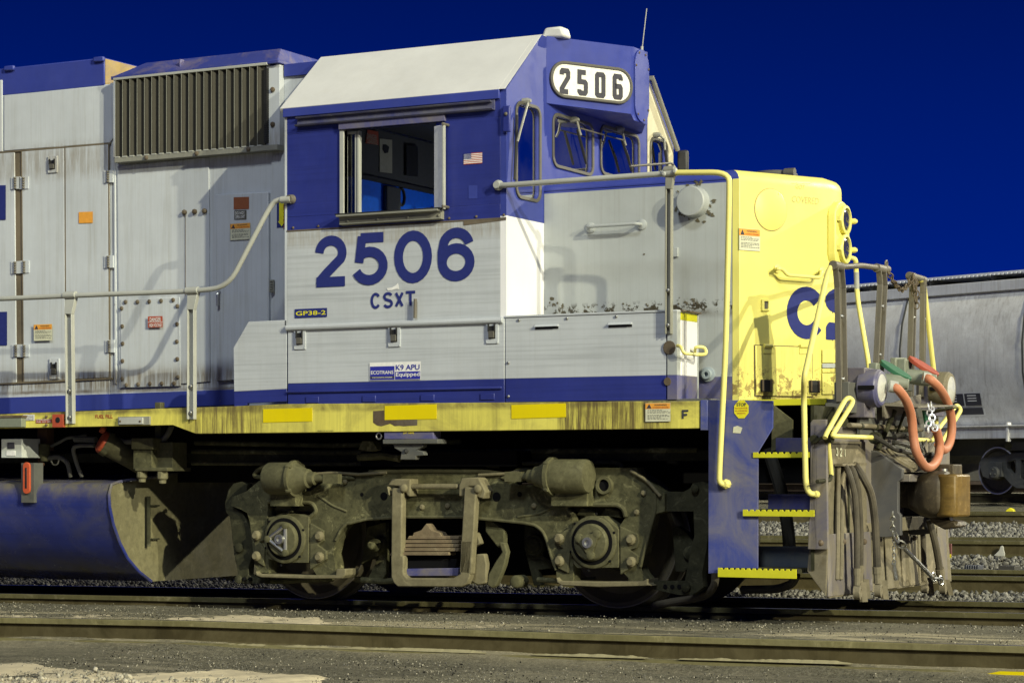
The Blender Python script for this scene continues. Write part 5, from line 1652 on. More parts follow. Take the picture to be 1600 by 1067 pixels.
# ---- pilot and plow
XP = 4.62
Fp = lambda u, v, d=0: P(u, v, x=XP + d)
zpt = Fp(1300, 654).z
mb = MB()
p_low = Fp(1291, 930).z
def Yp(u): return Fp(u, 750).y
y0p = -1.53
mb.box((XP - .05, y0p, .50), (XP, -y0p, 1.36), 0)
part(mb, 'pilot', 'plow_blue', .004)
# side flange of the pilot, blue
mb = MB()
mb.prism([P(u, v, y=YS) for u, v in ((1266, 660), (1270, 655.5), (1291, 655), (1293, 858), (1262, 858), (1266, 760))], (0, .03, 0), 0)
part(mb, 'pilot_flange', 'plow_blue', .004)
mb = MB()
zc_ = .155
mb.prism([(XP - .04, -1.50, .22), (XP + .07, -1.36, zc_), (XP + .07, 1.36, zc_), (XP - .04, 1.50, .22), (XP - .04, 1.5, .54), (XP + .035, 1.40, .62), (XP + .035, -1.40, .62), (XP - .04, -1.50, .54)][:0] or
         [(XP + .05, -1.42, zc_), (XP + .05, 1.42, zc_), (XP + .012, 1.42, .66), (XP + .012, -1.42, .66)], (-.02, 0, 0), 0)
mb.prism([P(u, v, y=YS + .04) for u, v in ((1261, 892), (1264, 858), (1293, 856), (1290, 931))], (0, .02, 0), 0)
# overlapping vertical segments of the plow
yy = -1.40
rr_ = random.Random(3)
for u0, u1 in ((1283, 1318), (1319, 1327), (1329, 1352), (1354, 1372), (1374, 1392), (1400, 1425), (1427, 1455), (1457, 1470)):
    a, b = Fp(u0, 860).y, Fp(u1, 860).y
    o = rr_.uniform(.05, .07)
    mb.prism([(XP + o, a, zc_ + .01), (XP + o, b, zc_ + .01), (XP + .03 + o * .2, b, .60), (XP + .03 + o * .2, a, .60)], (-.012, 0, 0), rr_.choice((0, 0, 0, 0, 1)))
for u, v in ((1280, 848), (1316, 846), (1348, 846), (1396, 840), (1427, 840)): mb.bolt(Fp(u, v, .05), (1, 0, 0), .022, .03, 2)
part(mb, 'plow', ['plow', 'plow_blue', 'rust'], .004)
# corner wing (tan upright)
mb = MB()
mb.prism([Fp(u, v, .012) for u, v in ((1288, 860), (1356, 856), (1352, 690), (1296, 690))], (-.02, 0, 0), 0)
for u in (1306.5, 1316, 1327): mb.prism([Fp(u - 1.2, 860, .02), Fp(u + 1.2, 860, .02), Fp(u + 1.2, 730, .02), Fp(u - 1.2, 730, .02)], (-.004, 0, 0), 1)
part(mb, 'pilot_panel', ['plow', 'truck_dark'], .002)
mb = MB()
for k, ch in enumerate('321'):
    a = Fp(1306 + 6.4 * k, 712.5 + .8 * k, .018)
    mb.glyph(ch, a, V((0, 1, 0)), EZ, .046, Fp(1306, 698).z - Fp(1306, 712).z, .0125)
a = Fp(1416, 705, .02); mb.glyph('1', a, V((0, 1, 0)), EZ, .036, .06, .012); mb.glyph('2', a + V((0, .05, 0)), V((0, 1, 0)), EZ, .04, .06, .012)
part(mb, 'stencil', 'decal_cream')
# panel under the stencils' second row and shaded top beam
mb = MB()
mb.prism([Fp(u, v, .014) for u, v in ((1392, 745), (1445, 745), (1445, 690), (1396, 690))], (-.02, 0, 0), 0)
mb.prism([Fp(u, v, .02) for u, v in ((1392, 738), (1423, 738), (1423, 722), (1398, 722))], (-.02, 0, 0), 1)
part(mb, 'pilot_panel', ['hopper_dark', 'plow_blue'], .003)
# draft box cheeks around the coupler
def cheek(y, th):
    mb = MB()
    pr = [(4.60, 1.20), (4.66, 1.19), (4.86, 1.055), (4.855, .985), (4.825, .965), (4.825, .74), (4.845, .72), (4.845, .57), (4.74, .555), (4.60, .555)]
    mb.prism([(x, y, z) for x, z in pr], (0, th, 0), 0)
    return mb
part(cheek(-.40, .05), 'coupler_pocket', 'pocket', .005)
part(cheek(.36, .05), 'coupler_pocket', 'pocket', .005)
mb = MB()
mb.prism([(4.62, -.35, 1.21), (4.665, -.35, 1.20), (4.855, -.35, 1.06), (4.855, -.35, 1.03), (4.62, -.35, 1.16)], (0, .72, 0), 0)
n_ = V((.59, 0, .81)); c = V((4.755, -.12, 1.138))
mb.lathe(c, n_, [(-.01, .13), (.012, .13), (.014, .10), (.024, .10)], 28, 0)
mb.box((4.62, -.35, .965), (4.90, .34, 1.02), 1)
mb.box((4.62, -.35, .60), (4.80, .34, .70), 0)
part(mb, 'striker_casting', ['plow', 'plow_blue'], .008)
# coupler: shank, head with guard arm, knuckle
mb = MB()
zc = .86
mb.prism([(4.60, -.10, zc - .09), (4.60, .10, zc - .09), (4.60, .10, zc + .09), (4.60, -.10, zc + .09)], (.22, 0, 0), 0)
prof = [(4.80, -.11, .11, .10, -.10), (4.86, -.16, .15, .13, -.13), (4.92, -.22, .20, .17, -.16), (5.00, -.25, .24, .19, -.17), (5.08, -.24, .26, .19, -.17), (5.11, -.20, .26, .18, -.16)]
rings = []
for x, y0, y1, zt_, zb_ in prof:
    ring_ = []
    for k in range(20):
        a = 2 * math.pi * k / 20
        cxx, sxx = math.cos(a), math.sin(a)
        sg = lambda q: math.copysign(abs(q) ** .55, q)
        ring_.append(mb.bm.verts.new((x, (y0 + y1) / 2 + (y1 - y0) / 2 * sg(cxx), zc + (zt_ + zb_) / 2 + (zt_ - zb_) / 2 * sg(sxx))))
    rings.append(ring_)
for A, B in zip(rings, rings[1:]):
    for k in range(20): mb.bm.faces.new((A[k], A[(k + 1) % 20], B[(k + 1) % 20], B[k]))
mb.bm.faces.new(rings[0][::-1]); mb.bm.faces.new(rings[-1])
mb.box((4.93, -.02, zc + .15), (5.13, .20, zc + .235)); mb.prism([(4.96, -.1, zc - .15), (5.16, -.1, zc - .19), (5.18, -.1, zc - .23), (5.08, -.1, zc - .25), (4.98, -.1, zc - .2)], (0, .25, 0))
cp = part(mb, 'coupler', 'coupler', .012)
mb = MB()
o = []
kx, ky = 5.05, -.135
for k in range(13):
    a = math.radians(150 + 150 * k / 12); o.append((kx + .10 + .125 * math.cos(a), ky + .02 + .125 * math.sin(a)))
o += [(5.24, -.05), (5.235, .06), (5.17, .08), (5.05, .02)]
mb.prism([(x, y, zc - .155) for x, y in o], (0, 0, .315), 0)
part(mb, 'knuckle', 'knuckle', .018, cp)
mb = MB(); mb.cyl((5.12, -.06, zc - .27), (5.12, -.06, zc - .16), .012, 8); part(mb, 'lock_pin', 'steel', 0, cp); mb = MB(); mb.cyl((5.07, -.08, zc + .16), (5.07, -.08, zc + .20), .03, 12)
part(mb, 'knuckle_pin', 'steel', 0, cp)
# cut lever bars, grab loops
mb = MB()
mb.tube([Fp(1289, 684, .10), Fp(1292, 676, .10), Fp(1321, 624, .10), Fp(1327, 621, .11), Fp(1333, 626, .13), Fp(1331, 632, .14), Fp(1300, 681, .14), Fp(1306, 681.5, .14), Fp(1366, 683.5, .14)], .017, 10, .05)
mb.tube([Fp(1294, 690, .06), Fp(1299, 742, .06)], .017, 10)
part(mb, 'cut_lever', 'yellow_rail')
mb = MB()
mb.tube([Fp(1299, 740, .06), Fp(1297, 750, .06), Fp(1277, 752, .04)], .015, 8, .04)
part(mb, 'cut_lever_end', 'truck_dark'); mb = MB()
mb.lathe(Fp(1290, 682, .06), (1, 0, 0), [(0, .045), (.05, .045), (.06, .02)], 12); part(mb, 'lever_bracket', 'truck_dark'); mb = MB()
mb.lathe(Fp(1367, 684, .12), (0, 1, 0), [(-.02, .045), (.04, .045)], 12); part(mb, 'lever_bracket', 'truck_dark'); mb = MB()
mb.tube([P(1276, 688, y=YS - .03), P(1284, 684, y=YS - .03), P(1290, 682, y=YS - .03)], .012, 6)
mb.lathe(P(1274, 686, y=YS), (0, -1, 0), [(0, .03), (.04, .03)], 8)
part(mb, 'lever_bracket', 'truck_dark')
mb = MB()
mb.tube([Fp(1327, 664, .06), Fp(1396, 668, .06), Fp(1440, 671, .06)], .018, 10, 0, 0)
for u in (1345, 1368, 1396, 1412): mb.cyl(Fp(u - 1.2, 665 + (u - 1327) * .06, .06), Fp(u + 1.2, 665 + (u - 1327) * .06, .06), .024, 10, 1)
part(mb, 'air_pipe', ['plow', 'truck_dark'])
mb = MB()
mb.tube([Fp(1432, 687, .12), Fp(1458, 688, .12), Fp(1462, 676, .12), Fp(1495, 632, .1), Fp(1502, 640, .12), Fp(1472, 690, .12)], .017, 10, .05)
mb.tube([Fp(1464, 680, .08), Fp(1466, 742, .08)], .017, 8)
part(mb, 'cut_lever', 'yellow_rail')
mb = MB()
mb.tube([Fp(1366, 682, .16), Fp(1380, 690, .18), Fp(1400, 703, .2), Fp(1425, 707, .2), Fp(1445, 712, .2)], .018, 8, .06)
mb.tube([Fp(1398, 682, .12), Fp(1408, 678, .14), Fp(1425, 688, .15), Fp(1440, 704, .15)], .018, 8, .06)
mb.tube([Fp(1396, 690, .12), Fp(1412, 694, .14), Fp(1430, 700, .15)], .016, 8, .06)
mb.tube([Fp(1441, 690, .15), Fp(1450, 716, .12)], .008, 6); mb.tube([Fp(1448, 688, .15), Fp(1441, 700, .15)], .008, 6)
mb.lathe(Fp(1450, 716, .15), (1, 0, 0), [(0, .05), (.04, .05), (.06, .02)], 12)
mb.tube([Fp(1424, 726, .08), Fp(1426, 742, .08), Fp(1425, 752, .08)], .022, 8)
part(mb, 'air_hose', 'rubber')
# brake hoses hanging down the front
def hang(pts, r=.024, glad=True):
    mb = MB()
    P3 = [Fp(*p) for p in pts]
    mb.tube(P3, r, 10, .10, 0)
    d = (P3[-1] - P3[-2]).normalized()
    mb.cyl(P3[-1] - d * .07, P3[-1] - d * .02, r * 1.25, 10, 1)
    if glad:
        e = P3[-1]
        mb.cyl(e - d * .02, e + d * .05, r * 1.1, 10, 1)
        mb.lathe(e + d * .10 + V((-.02, 0, 0)), (1, .15, 0), [(0, .05), (.045, .052), (.05, .03), (.04, .022)], 16, 1)
        mb.prism([e + d * .03 + V((.0, .02, 0)), e + d * .03 + V((.03, .05, 0)), e + d * .17 + V((.03, .09, 0)), e + d * .17 + V((0, .06, 0))], (.02, 0, 0), 1)
    return mb
for pts in ([(1319, 727, .05), (1327, 738, .13), (1336, 772, .15), (1339, 830, .15), (1339, 903, .15)],
            [(1326, 727, .05), (1334, 736, .11), (1341, 762, .13), (1345, 830, .13), (1344, 898, .12)],
            [(1336, 727, .06), (1347, 742, .16), (1362, 770, .19), (1368, 820, .19), (1371, 900, .19)],
            [(1452, 812, .22), (1462, 850, .26), (1470, 900, .26)],
            [(1440, 800, .10), (1443, 850, .13), (1444, 896, .13)]):
    part(hang(pts, .028 if pts[0][0] in (1336, 1452) else .022), 'brake_hose', ['rubber_dusty', 'plow'])
mb = MB()
for u in (1310, 1316): mb.tube([Fp(u, 730, .035), Fp(u - 1, 850, .05), Fp(u - 2, 905, .06)], .018, 8, .06)
mb.prism([Fp(1304, 728, .02), Fp(1342, 727, .02), Fp(1342, 723, .02), Fp(1304, 724, .02)], (.06, 0, 0))
part(mb, 'hose_bracket', 'plow')
mb = MB()
c0 = V((4.87, -.28, .60))
chain(mb, [Fp(1395, 800, .25), Fp(1395, 832, .22), Fp(1396, 836, .22)], .05, .006)
chain(mb, [Fp(1397, 836, .20), Fp(1397, 892, .20)], .035, .004)
mb.cyl(Fp(1396, 880, .20), Fp(1400, 905, .20), .018, 8)
chain(mb, [Fp(1397, 834, .22), Fp(1411, 855, .24)], .10, .008)
mb.tube([Fp(1411, 855, .24), Fp(1438, 882, .27), Fp(1456, 901, .29)], .016, 8)
chain(mb, [Fp(1456, 900, .29), Fp(1473, 908, .30)], .10, .008)
part(mb, 'hose_chain', 'steel')

# ---- ditch lights, receptacles, walkway plate, jumper hoses
def ditch(cor_u, v_t, v_b, lens_u, lens_v, y_c, x_b, face_w, mats, sgn=1):
    mb = MB()
    a = P(cor_u, v_b, x=x_b); b = P(cor_u, v_t, x=x_b)
    mb.box((x_b - .16, a.y, a.z), (x_b, a.y + face_w, b.z), 0)
    c = V((x_b - .05, a.y + face_w * .36, P(lens_u, lens_v, y=a.y + face_w * .5).z))
    d = (1, .0, -.02)
    o = mb.build('ditch_light', mats[0], LO, .006)
    mb = MB()
    mb.lathe(c, d, [(0, .125), (.06, .138), (.13, .138), (.135, .132), (.15, .125), (.155, .105), (.14, .10)], 32, 0)
    for s_ in (-1, 1):
        q = c + V((.02, s_ * .142, 0)); mb.box((q.x - .0, q.y - .01, q.z - .014), (q.x + .12, q.y + .012, q.z + .014), 1)
    part(mb, 'lamp_drum', [mats[1], 'void'], .003, o)
    mb = MB()
    mb.lathe(c + V((.138, 0, 0)), d, [(0, .110), (.016, .100), (.030, .06), (.034, .01)], 32)
    part(mb, 'lamp_lens', 'chrome_lens', 0, o)
    return o
ditch(1351, 574, 652, 1384, 606, 0, 4.72, .235, ('lamp_box', 'lamp_blue'))
ditch(1462, 584, 650, 1484, 608, 0, 4.72, .22, ('lamp_box', 'plow'))
mb = MB()
a, b = P(1389, 628, x=4.72), P(1473, 627, x=4.72)
z = a.z
mb.prism([(4.70, -.42, z - .03), (4.98, -.40, z - .05), (5.02, .42, z - .02), (4.70, .44, z)], (0, 0, .012), 0)
mb.prism([(4.71, -.42, z - .13), (4.73, -.42, z - .13), (4.73, .44, z - .02), (4.71, .44, z - .02)], (0, 0, .10), 0)
mb.prism([(4.98, .02, z - .055), (5.03, .42, z - .03), (4.75, .42, z - .09)], (0, 0, .01), 1)
mb.tube([(4.74, -.22, z - .06), (4.66, -.36, z - .35)], .02, 8, 0, 1)
mb.tube([(4.74, .02, z - .06), (4.66, -.05, z - .35)], .012, 8, 0, 1)
part(mb, 'end_walkway', ['tread', 'truck_dark'], .002)
mb = MB()
a = P(1320, 606, x=4.62); mb.box((4.55, -1.0, 1.53), (4.66, -.82, 1.68), 0); mb.box((4.50, -1.05, 1.46), (4.66, 1.1, 1.53), 0)
mb.box((4.63, -.75, 1.30), (4.66, .75, 1.46), 0)
part(mb, 'end_beam', 'hopper_dark', .004)
def receptacle(u, v, x, lid, mat_lid, tilt_=.6):
    mb = MB()
    c = P(u, v, x=x)
    mb.lathe(c, (1, .25, -.15), [(-.10, .055), (.0, .06), (.06, .058), (.10, .042), (.13, .040)], 18, 0)
    mb.box((c.x - .14, c.y - .09, c.z - .10), (c.x - .08, c.y + .09, c.z + .14), 0)
    o = part(mb, 'cable_receptacle', ['olive_box'], .006)
    mb = MB()
    u_ = V((.62, .62, -.42)).normalized(); v_ = V((-.55, .62, .45)).normalized(); w_ = u_.cross(v_)
    pc = c + V((-.08, 0, .13))
    oo = [pc + u_ * (.125 + .135 * math.cos(t)) + v_ * .085 * math.sin(t) for t in [k * math.pi / 10 for k in range(20)]]
    mb.prism(oo, w_ * .03)
    part(mb, 'lid', mat_lid, .004, o)
    return c
cL = receptacle(1392, 597, 4.80, 1, 'lid_green')
cR = receptacle(1436, 590, 4.80, 1, 'lid_red')
mb = MB(); mb.prism([P(1391, 590, x=4.62), P(1409, 590, x=4.62), P(1409, 559, x=4.62), P(1391, 559, x=4.62)], (.04, 0, 0)); part(mb, 'receptacle_plate', 'olive_box', .004)
XJ = 4.95
J = lambda u, v, dx=0: P(u, v, x=XJ + dx)
def loop(pts, r=.0335):
    mb = MB()
    q = [J(*p) for p in pts]
    # smooth the polyline with Catmull-Rom
    out = []
    for i in range(len(q) - 1):
        p0, p1, p2, p3 = q[max(i - 1, 0)], q[i], q[i + 1], q[min(i + 2, len(q) - 1)]
        for k in range(7):
            t = k / 7
            out.append(.5 * ((2 * p1) + (p2 - p0) * t + (2 * p0 - 5 * p1 + 4 * p2 - p3) * t * t + (3 * p1 - p0 - 3 * p2 + p3) * t ** 3))
    out.append(q[-1])
    mb.tube(out, r, 14, 0, 0)
    return mb, q
mb, q = loop([(1394, 603, -.06), (1403, 608, -.02), (1416, 626), (1424, 650), (1427, 680), (1432, 706, .02), (1444, 727, .04), (1455, 729, .05), (1465, 716, .05), (1468, 695, .05), (1464, 675, .05), (1460, 669, .05)])
mb.cyl(q[0] - V((.02, .01, 0)), q[0] + V((.03, .02, -.01)), .044, 14, 1); mb.cyl(q[-1] - V((0, .01, .0)), q[-1] + V((0, -.01, .03)), .044, 14, 1)
part(mb, 'jumper_hose', ['hose', 'rail_grey'])
mb, q = loop([(1446, 590, -.08), (1455, 594, -.03), (1469, 608), (1480, 628), (1486, 650), (1487, 672), (1484, 690), (1478, 701), (1471, 702, .02), (1466, 694, .02)])
mb.cyl(q[0] - V((.02, .01, 0)), q[0] + V((.03, .02, -.01)), .044, 14, 1)
part(mb, 'jumper_hose', ['hose', 'rail_grey'])
mb = MB()
for pts in ([(1450, 631, .03), (1453, 644, .05), (1451, 662, .06), (1450, 676, .06)], [(1455, 630, .03), (1456, 648, .06), (1459, 664, .08), (1462, 672, .10)]):
    chain(mb, [J(*p) for p in pts], .055, .007, wid=.36)
part(mb, 'hanging_chain', 'galv')
mb = MB(); mb.prism([J(1440, 641, -.1), J(1449, 642, -.1), J(1449, 663, -.1), J(1444, 663, -.1)], (.02, 0, 0)); part(mb, 'dummy_receptacle', 'lid_green', .004)

# ---- fuel tank
xt = -1.65
tp = [(300, 735), (233, 746), (205, 750), (185, 753), (175, 757), (171, 772), (172, 792), (178, 820), (188, 848), (200, 872), (217, 892), (237, 908)]
prof = [P(u, v, x=xt) for u, v in tp]
prof = [(p.y, p.z) for p in prof]
ymid = 0.0
full = prof + [(-y, z) for y, z in prof[::-1]]
mb = MB()
nseg = len(full)
rA = [mb.bm.verts.new((xt - .01, y, z)) for y, z in full]
rB = [mb.bm.verts.new((xt - .06, y, z)) for y, z in full]
rC = [mb.bm.verts.new((-8, y, z)) for y, z in full]
for A, B in ((rA, rB), (rB, rC)):
    for k in range(nseg - 1): mb.bm.faces.new((A[k], A[k + 1], B[k + 1], B[k]))
    mb.bm.faces.new((A[-1], A[0], B[0], B[-1]))
part(mb, 'fuel_tank', 'tank_blue', 0, None, 60)
mb = MB()
mb.prism([(xt, y, z) for y, z in full], (-.03, 0, 0), 0)
for k in range(len(prof) - 1): pass
mb.tube([(xt - .005, y, z) for y, z in prof], .014, 8, 0, 1)
a = P(232, 775, x=xt + .04); b = P(234, 853, x=xt + .04)
mb.tube([a, (a.x, a.y, b.z)], .018, 8, 0, 2)
for v in (790, 842):
    c = P(233, v, x=xt + .03); mb.tube([c, c + V((0, .14, 0))], .008, 6, 0, 2)
te = part(mb, 'tank_end', ['tank_end', 'tank_blue', 'truck_dark'], 0, None, 30)
# sight glass
mb = MB()
ysg = prof[5][0] - .03
a, b = P(33, 785, y=ysg), P(56, 723, y=ysg)
mb.box((a.x + .0, ysg, a.z), (b.x - .02, ysg + .12, b.z - .0), 0)
a, b = P(37, 770, y=ysg - .01), P(47, 723, y=ysg - .01)
cxx = (a.x + b.x) / 2
o = []
for a0, czz in ((0, b.z - .03), (180, a.z + .03)):
    for k in range(9):
        t = math.radians(a0 + 180 * k / 8); o.append((cxx + .036 * math.cos(t), ysg - .02, czz + .036 * math.sin(t)))
mb.prism(o, (0, .02, 0), 1)
mb.box((cxx - .009, ysg - .024, a.z + .04), (cxx + .009, ysg - .02, b.z - .04), 2)
part(mb, 'sight_glass', ['hopper_dark', 'red_cap', 'black'], .003)
# filler neck with red cap
mb = MB()
c = P(162, 691, y=-1.30); d = V((.50, .62, -.42)).normalized()
mb.lathe(c, d, [(0, .105), (.05, .11), (.05, .095), (.20, .095), (.42, .10)], 24, 0)
nk = part(mb, 'filler_neck', 'truck_light', 0)
mb = MB(); mb.lathe(c - d * .035, d, [(0, .02), (.004, .085), (.014, .098), (.045, .100), (.06, .09)], 12); mb.lathe(c - d * .03 + V((0, 0, .1)), d, [(0, .03), (.04, .03)], 10)
part(mb, 'filler_cap', 'red_cap', .004, nk)
# air filter block
mb = MB()
a, b = P(208, 734, y=-1.32), P(237, 700, y=-1.32)
mb.box((a.x, -1.32, a.z), (b.x, -1.16, b.z), 1); a2, b2 = P(205, 702, y=-1.34), P(239, 684, y=-1.34)
mb.box((a2.x, -1.34, a2.z), (b2.x, -1.14, b2.z), 0)
mb.box((a2.x + .03, -1.33, a.z - .01), (a2.x + .36, -1.0, a.z + .02), 0); mb.box((b.x - .01, -1.25, a.z), (b.x + .16, -1.05, b.z + .05), 0)
for u, v in ((222, 742), (254, 744)): mb.lathe(P(u, v, y=-1.28), (0, 0, -1), [(-.05, .045), (.02, .045), (.03, .03), (.06, .03)], 10, 2)
mb.box((a.x + .1, -1.16, b2.z), (a.x + .16, -1.10, b2.z + .3), 0)
part(mb, 'air_filter', ['truck_light', 'truck', 'tank_end'], .005)
mb = MB(); mb.tube([P(236, 690, y=-1.2), P(252, 690, y=-1.2), P(262, 680, y=-1.2), P(268, 666, y=-1.15)], .025, 10, .08); part(mb, 'fuel_pipe', 'post_dirty')
mb = MB(); mb.tube([P(207, 690, y=-1.2), P(195, 691, y=-1.2), P(185, 687, y=-1.2), P(170, 686, y=-1.2)], .022, 8, .08); part(mb, 'fuel_pipe', 'post_dirty')
mb = MB(); mb.tube([P(148, 696, y=-1.15), P(122, 696, y=-1.15), P(113, 700, y=-1.15), P(121, 728, y=-1.1), P(128, 744, y=-1.05)], .018, 10, .06); part(mb, 'fuel_pipe', 'post_dirty')
mb = MB(); mb.tube([P(117, 686, y=-1.1), P(150, 687, y=-1.1)], .028, 10); part(mb, 'fuel_pipe', 'post_dirty')
mb = MB(); mb.tube([P(75, 716, y=-1.12), P(92, 713, y=-1.12), P(106, 722, y=-1.12), P(110, 744, y=-1.05)], .020, 8, .06); part(mb, 'fuel_pipe', 'post_dirty')
mb = MB(); mb.tube([P(80, 697, y=-1.1), P(95, 690, y=-1.1), P(104, 684, y=-1.1), P(135, 680, y=-1.0)], .014, 8, .06); part(mb, 'fuel_pipe', 'post_dirty')
mb = MB(); c = P(86, 719, y=-1.13); mb.tube([(c.x + .04 * math.cos(t), c.y, c.z + .04 * math.sin(t)) for t in [i * math.pi / 8 for i in range(16)]], .007, 6, closed=True)
part(mb, 'hose_ring', 'post_dirty')
mb = MB()
a, b = P(58, 726, y=-1.1), P(73, 668, y=-1.1)
mb.box((a.x, -1.1, b.z - .2), (b.x, -1.0, b.z + .05), 1); mb.lathe(P(69, 706, y=-1.14), (0, 0, -1), [(-.07, .05), (.03, .05), (.04, .035), (.08, .035)], 12, 0); mb.tube([P(61, 690, y=-1.13), P(62, 722, y=-1.13), P(68, 726, y=-1.13)], .018, 8, .03, 1)
part(mb, 'fuel_valve', ['truck_light', 'rust_dark'], .004)
mb = MB()
a, b = P(2, 715, y=-1.40), P(34, 685, y=-1.40)
mb.box((a.x - .0, -1.40, a.z), (b.x, -1.16, b.z), 0)
c = P(12, 701, y=-1.402); e = P(23, 691, y=-1.402); mb.box((c.x, -1.406, c.z), (e.x, -1.40, e.z), 1)
c = P(10, 712, y=-1.402); e = P(24, 704, y=-1.402); mb.box((c.x, -1.405, c.z), (e.x, -1.40, e.z), 2)
part(mb, 'outlet_box', ['box_white', 'ink', 'decal_white'], .006)

# ---- underframe
mb = MB()
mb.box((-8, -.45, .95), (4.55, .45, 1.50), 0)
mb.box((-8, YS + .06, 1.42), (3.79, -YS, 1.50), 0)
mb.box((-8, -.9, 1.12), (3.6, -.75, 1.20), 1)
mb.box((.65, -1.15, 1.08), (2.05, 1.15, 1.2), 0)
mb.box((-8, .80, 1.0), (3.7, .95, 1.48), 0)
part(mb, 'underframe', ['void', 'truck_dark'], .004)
mb = MB()
mb.tube([P(300, 724, y=-1.05), P(560, 725, y=-1.05), P(800, 724, y=-1.05), P(960, 722, y=-1.05), P(975, 727, y=-1.05), P(960, 743, y=-1.1), P(930, 745, y=-1.15)], .016, 8, .05)
mb.tube([P(418, 727, y=-1.2), P(404, 733, y=-1.2), P(395, 744, y=-1.2), P(420, 746, y=-1.2)], .018, 8, .05)
mb.lathe(P(771, 724, y=-1.05), (1, 0, 0), [(-.05, .035), (.05, .035)], 8)
mb.tube([P(305, 692, y=-.9), P(520, 696, y=-.9), P(720, 690, y=-.9)], .02, 8)
mb.tube([P(300, 705, y=-.9), P(520, 707, y=-.9), P(1090, 703, y=-.9)], .02, 8)
part(mb, 'brake_pipe', 'truck')
mb = MB()
mb.prism([P(u, v, y=-1.3) for u, v in ((560, 702), (566, 689), (582, 689), (590, 702), (577, 705))], (0, .08, 0))
mb.tube([P(560, 714, y=-1.2), P(600, 712, y=-1.2), P(625, 716, y=-1.2)], .03, 8)
part(mb, 'horn_bracket', 'truck')

# ---- front truck
YT = -1.20
T = lambda u, v, d=0: P(u, v, y=YT - d)
def zo1(x, y): return (340 + x / 4.445, 700 + y / 4.446)
def zo2(x, y): return (540 + x / 3.811, 660 + y / 3.811)
def zo3(x, y): return (780 + x / 4.103, 700 + y / 4.104)
out = [zo1(200, 300), zo1(290, 225), zo1(350, 220), zo1(420, 300), zo1(640, 300), zo1(760, 220), zo1(900, 190), zo2(140, 290), zo2(270, 290), zo2(500, 288), zo2(830, 290), zo2(985, 310),
       zo3(100, 235), zo3(300, 240), zo3(580, 170), zo3(610, 125), zo3(880, 125), zo3(905, 190), zo3(1000, 250), zo3(1060, 290), zo3(1060, 405),
       zo3(985, 425), zo3(965, 520), zo3(935, 640), zo3(905, 760), zo3(920, 800), zo3(950, 835), zo3(945, 868), zo3(830, 872),
       zo3(828, 830), zo3(770, 770), zo3(772, 500), zo3(812, 440), zo3(800, 390), zo3(760, 362), zo3(450, 362), zo3(430, 380), zo3(470, 430), zo3(470, 500), zo3(475, 860), zo3(370, 858),
       zo3(365, 780), zo3(330, 680), zo3(310, 600), zo3(280, 530), zo3(230, 490), zo3(150, 475), zo3(0, 460),
       zo2(700, 560), zo2(350, 560), zo2(120, 575), zo2(20, 600), zo1(900, 520), zo1(860, 560), zo1(820, 640), zo1(800, 730), zo1(815, 800), zo1(820, 880), zo1(690, 885),
       zo1(640, 800), zo1(635, 480), zo1(690, 440), zo1(670, 395), zo1(640, 375), zo1(350, 372), zo1(345, 480), zo1(355, 870), zo1(270, 860), zo1(255, 790), zo1(245, 700), zo1(225, 520), zo1(205, 450), zo1(160, 425), zo1(95, 400), zo1(100, 340)]
mb = MB()
mb.prism([T(*p) for p in out][::-1], (0, .13, 0), 0)
# raised rims along the arches and boss plates
def band(pts, th=.03, wd=.05):
    q = [T(*p) for p in pts]
    c = sum(q, V()) / len(q)
    for a, b in zip(q, q[1:]):
        n_ = (b - a).cross(V((0, 1, 0))).normalized() * wd
        mb.prism([a, b, b + n_, a + n_], (0, -th, 0), 1)
for u, v, r in ((565.5, 772.5, .016), (600, 775, .033), (776, 776, .036), (812, 772, .020)):
    mb.lathe(T(u, v, .001), (0, -1, 0), [(0, r), (.002, r)], 18, 2)
c = T(*zo3(675, 238), .02); mb.lathe(c, (0, -1, 0), [(-.02, .066), (.02, .066), (.02, .045), (.0, .045), (.0, .0)], 20, 1)
mb.lathe(T(*zo3(678, 238), .021), (0, -1, 0), [(0, .045), (.002, .045)], 18, 2)
def edge(pts, rad=.013, d=.0, m=1): mb.tube([T(*p, d) for p in pts], rad, 8, .03, m)
edge([zo1(820, 640), zo1(860, 560), zo1(900, 520), zo2(20, 600), zo2(120, 575), zo2(350, 562), zo2(700, 562), zo3(0, 462), zo3(150, 477), zo3(230, 492), zo3(280, 532), zo3(310, 602), zo3(330, 682), zo3(365, 780)])
edge([zo1(350, 372), zo1(640, 375), zo1(670, 395), zo1(690, 440), zo1(640, 480)], .018)
edge([zo3(470, 430), zo3(430, 380), zo3(450, 362), zo3(760, 362), zo3(800, 390), zo3(812, 440)], .018)
edge([zo3(905, 190), zo3(1000, 250), zo3(1000, 400), zo3(965, 520), zo3(935, 640), zo3(905, 760)], .014)
edge([zo2(140, 292), zo2(270, 292), zo2(500, 290), zo2(830, 292), zo2(985, 312)], .016)
edge([zo1(700, 330), zo1(800, 400), zo1(900, 440)], .010); edge([zo3(120, 440), zo3(260, 420), zo3(400, 350)], .010)
fr_ = part(mb, 'truck_frame', ['truck', 'truck_light', 'void'], .014, None, 30)
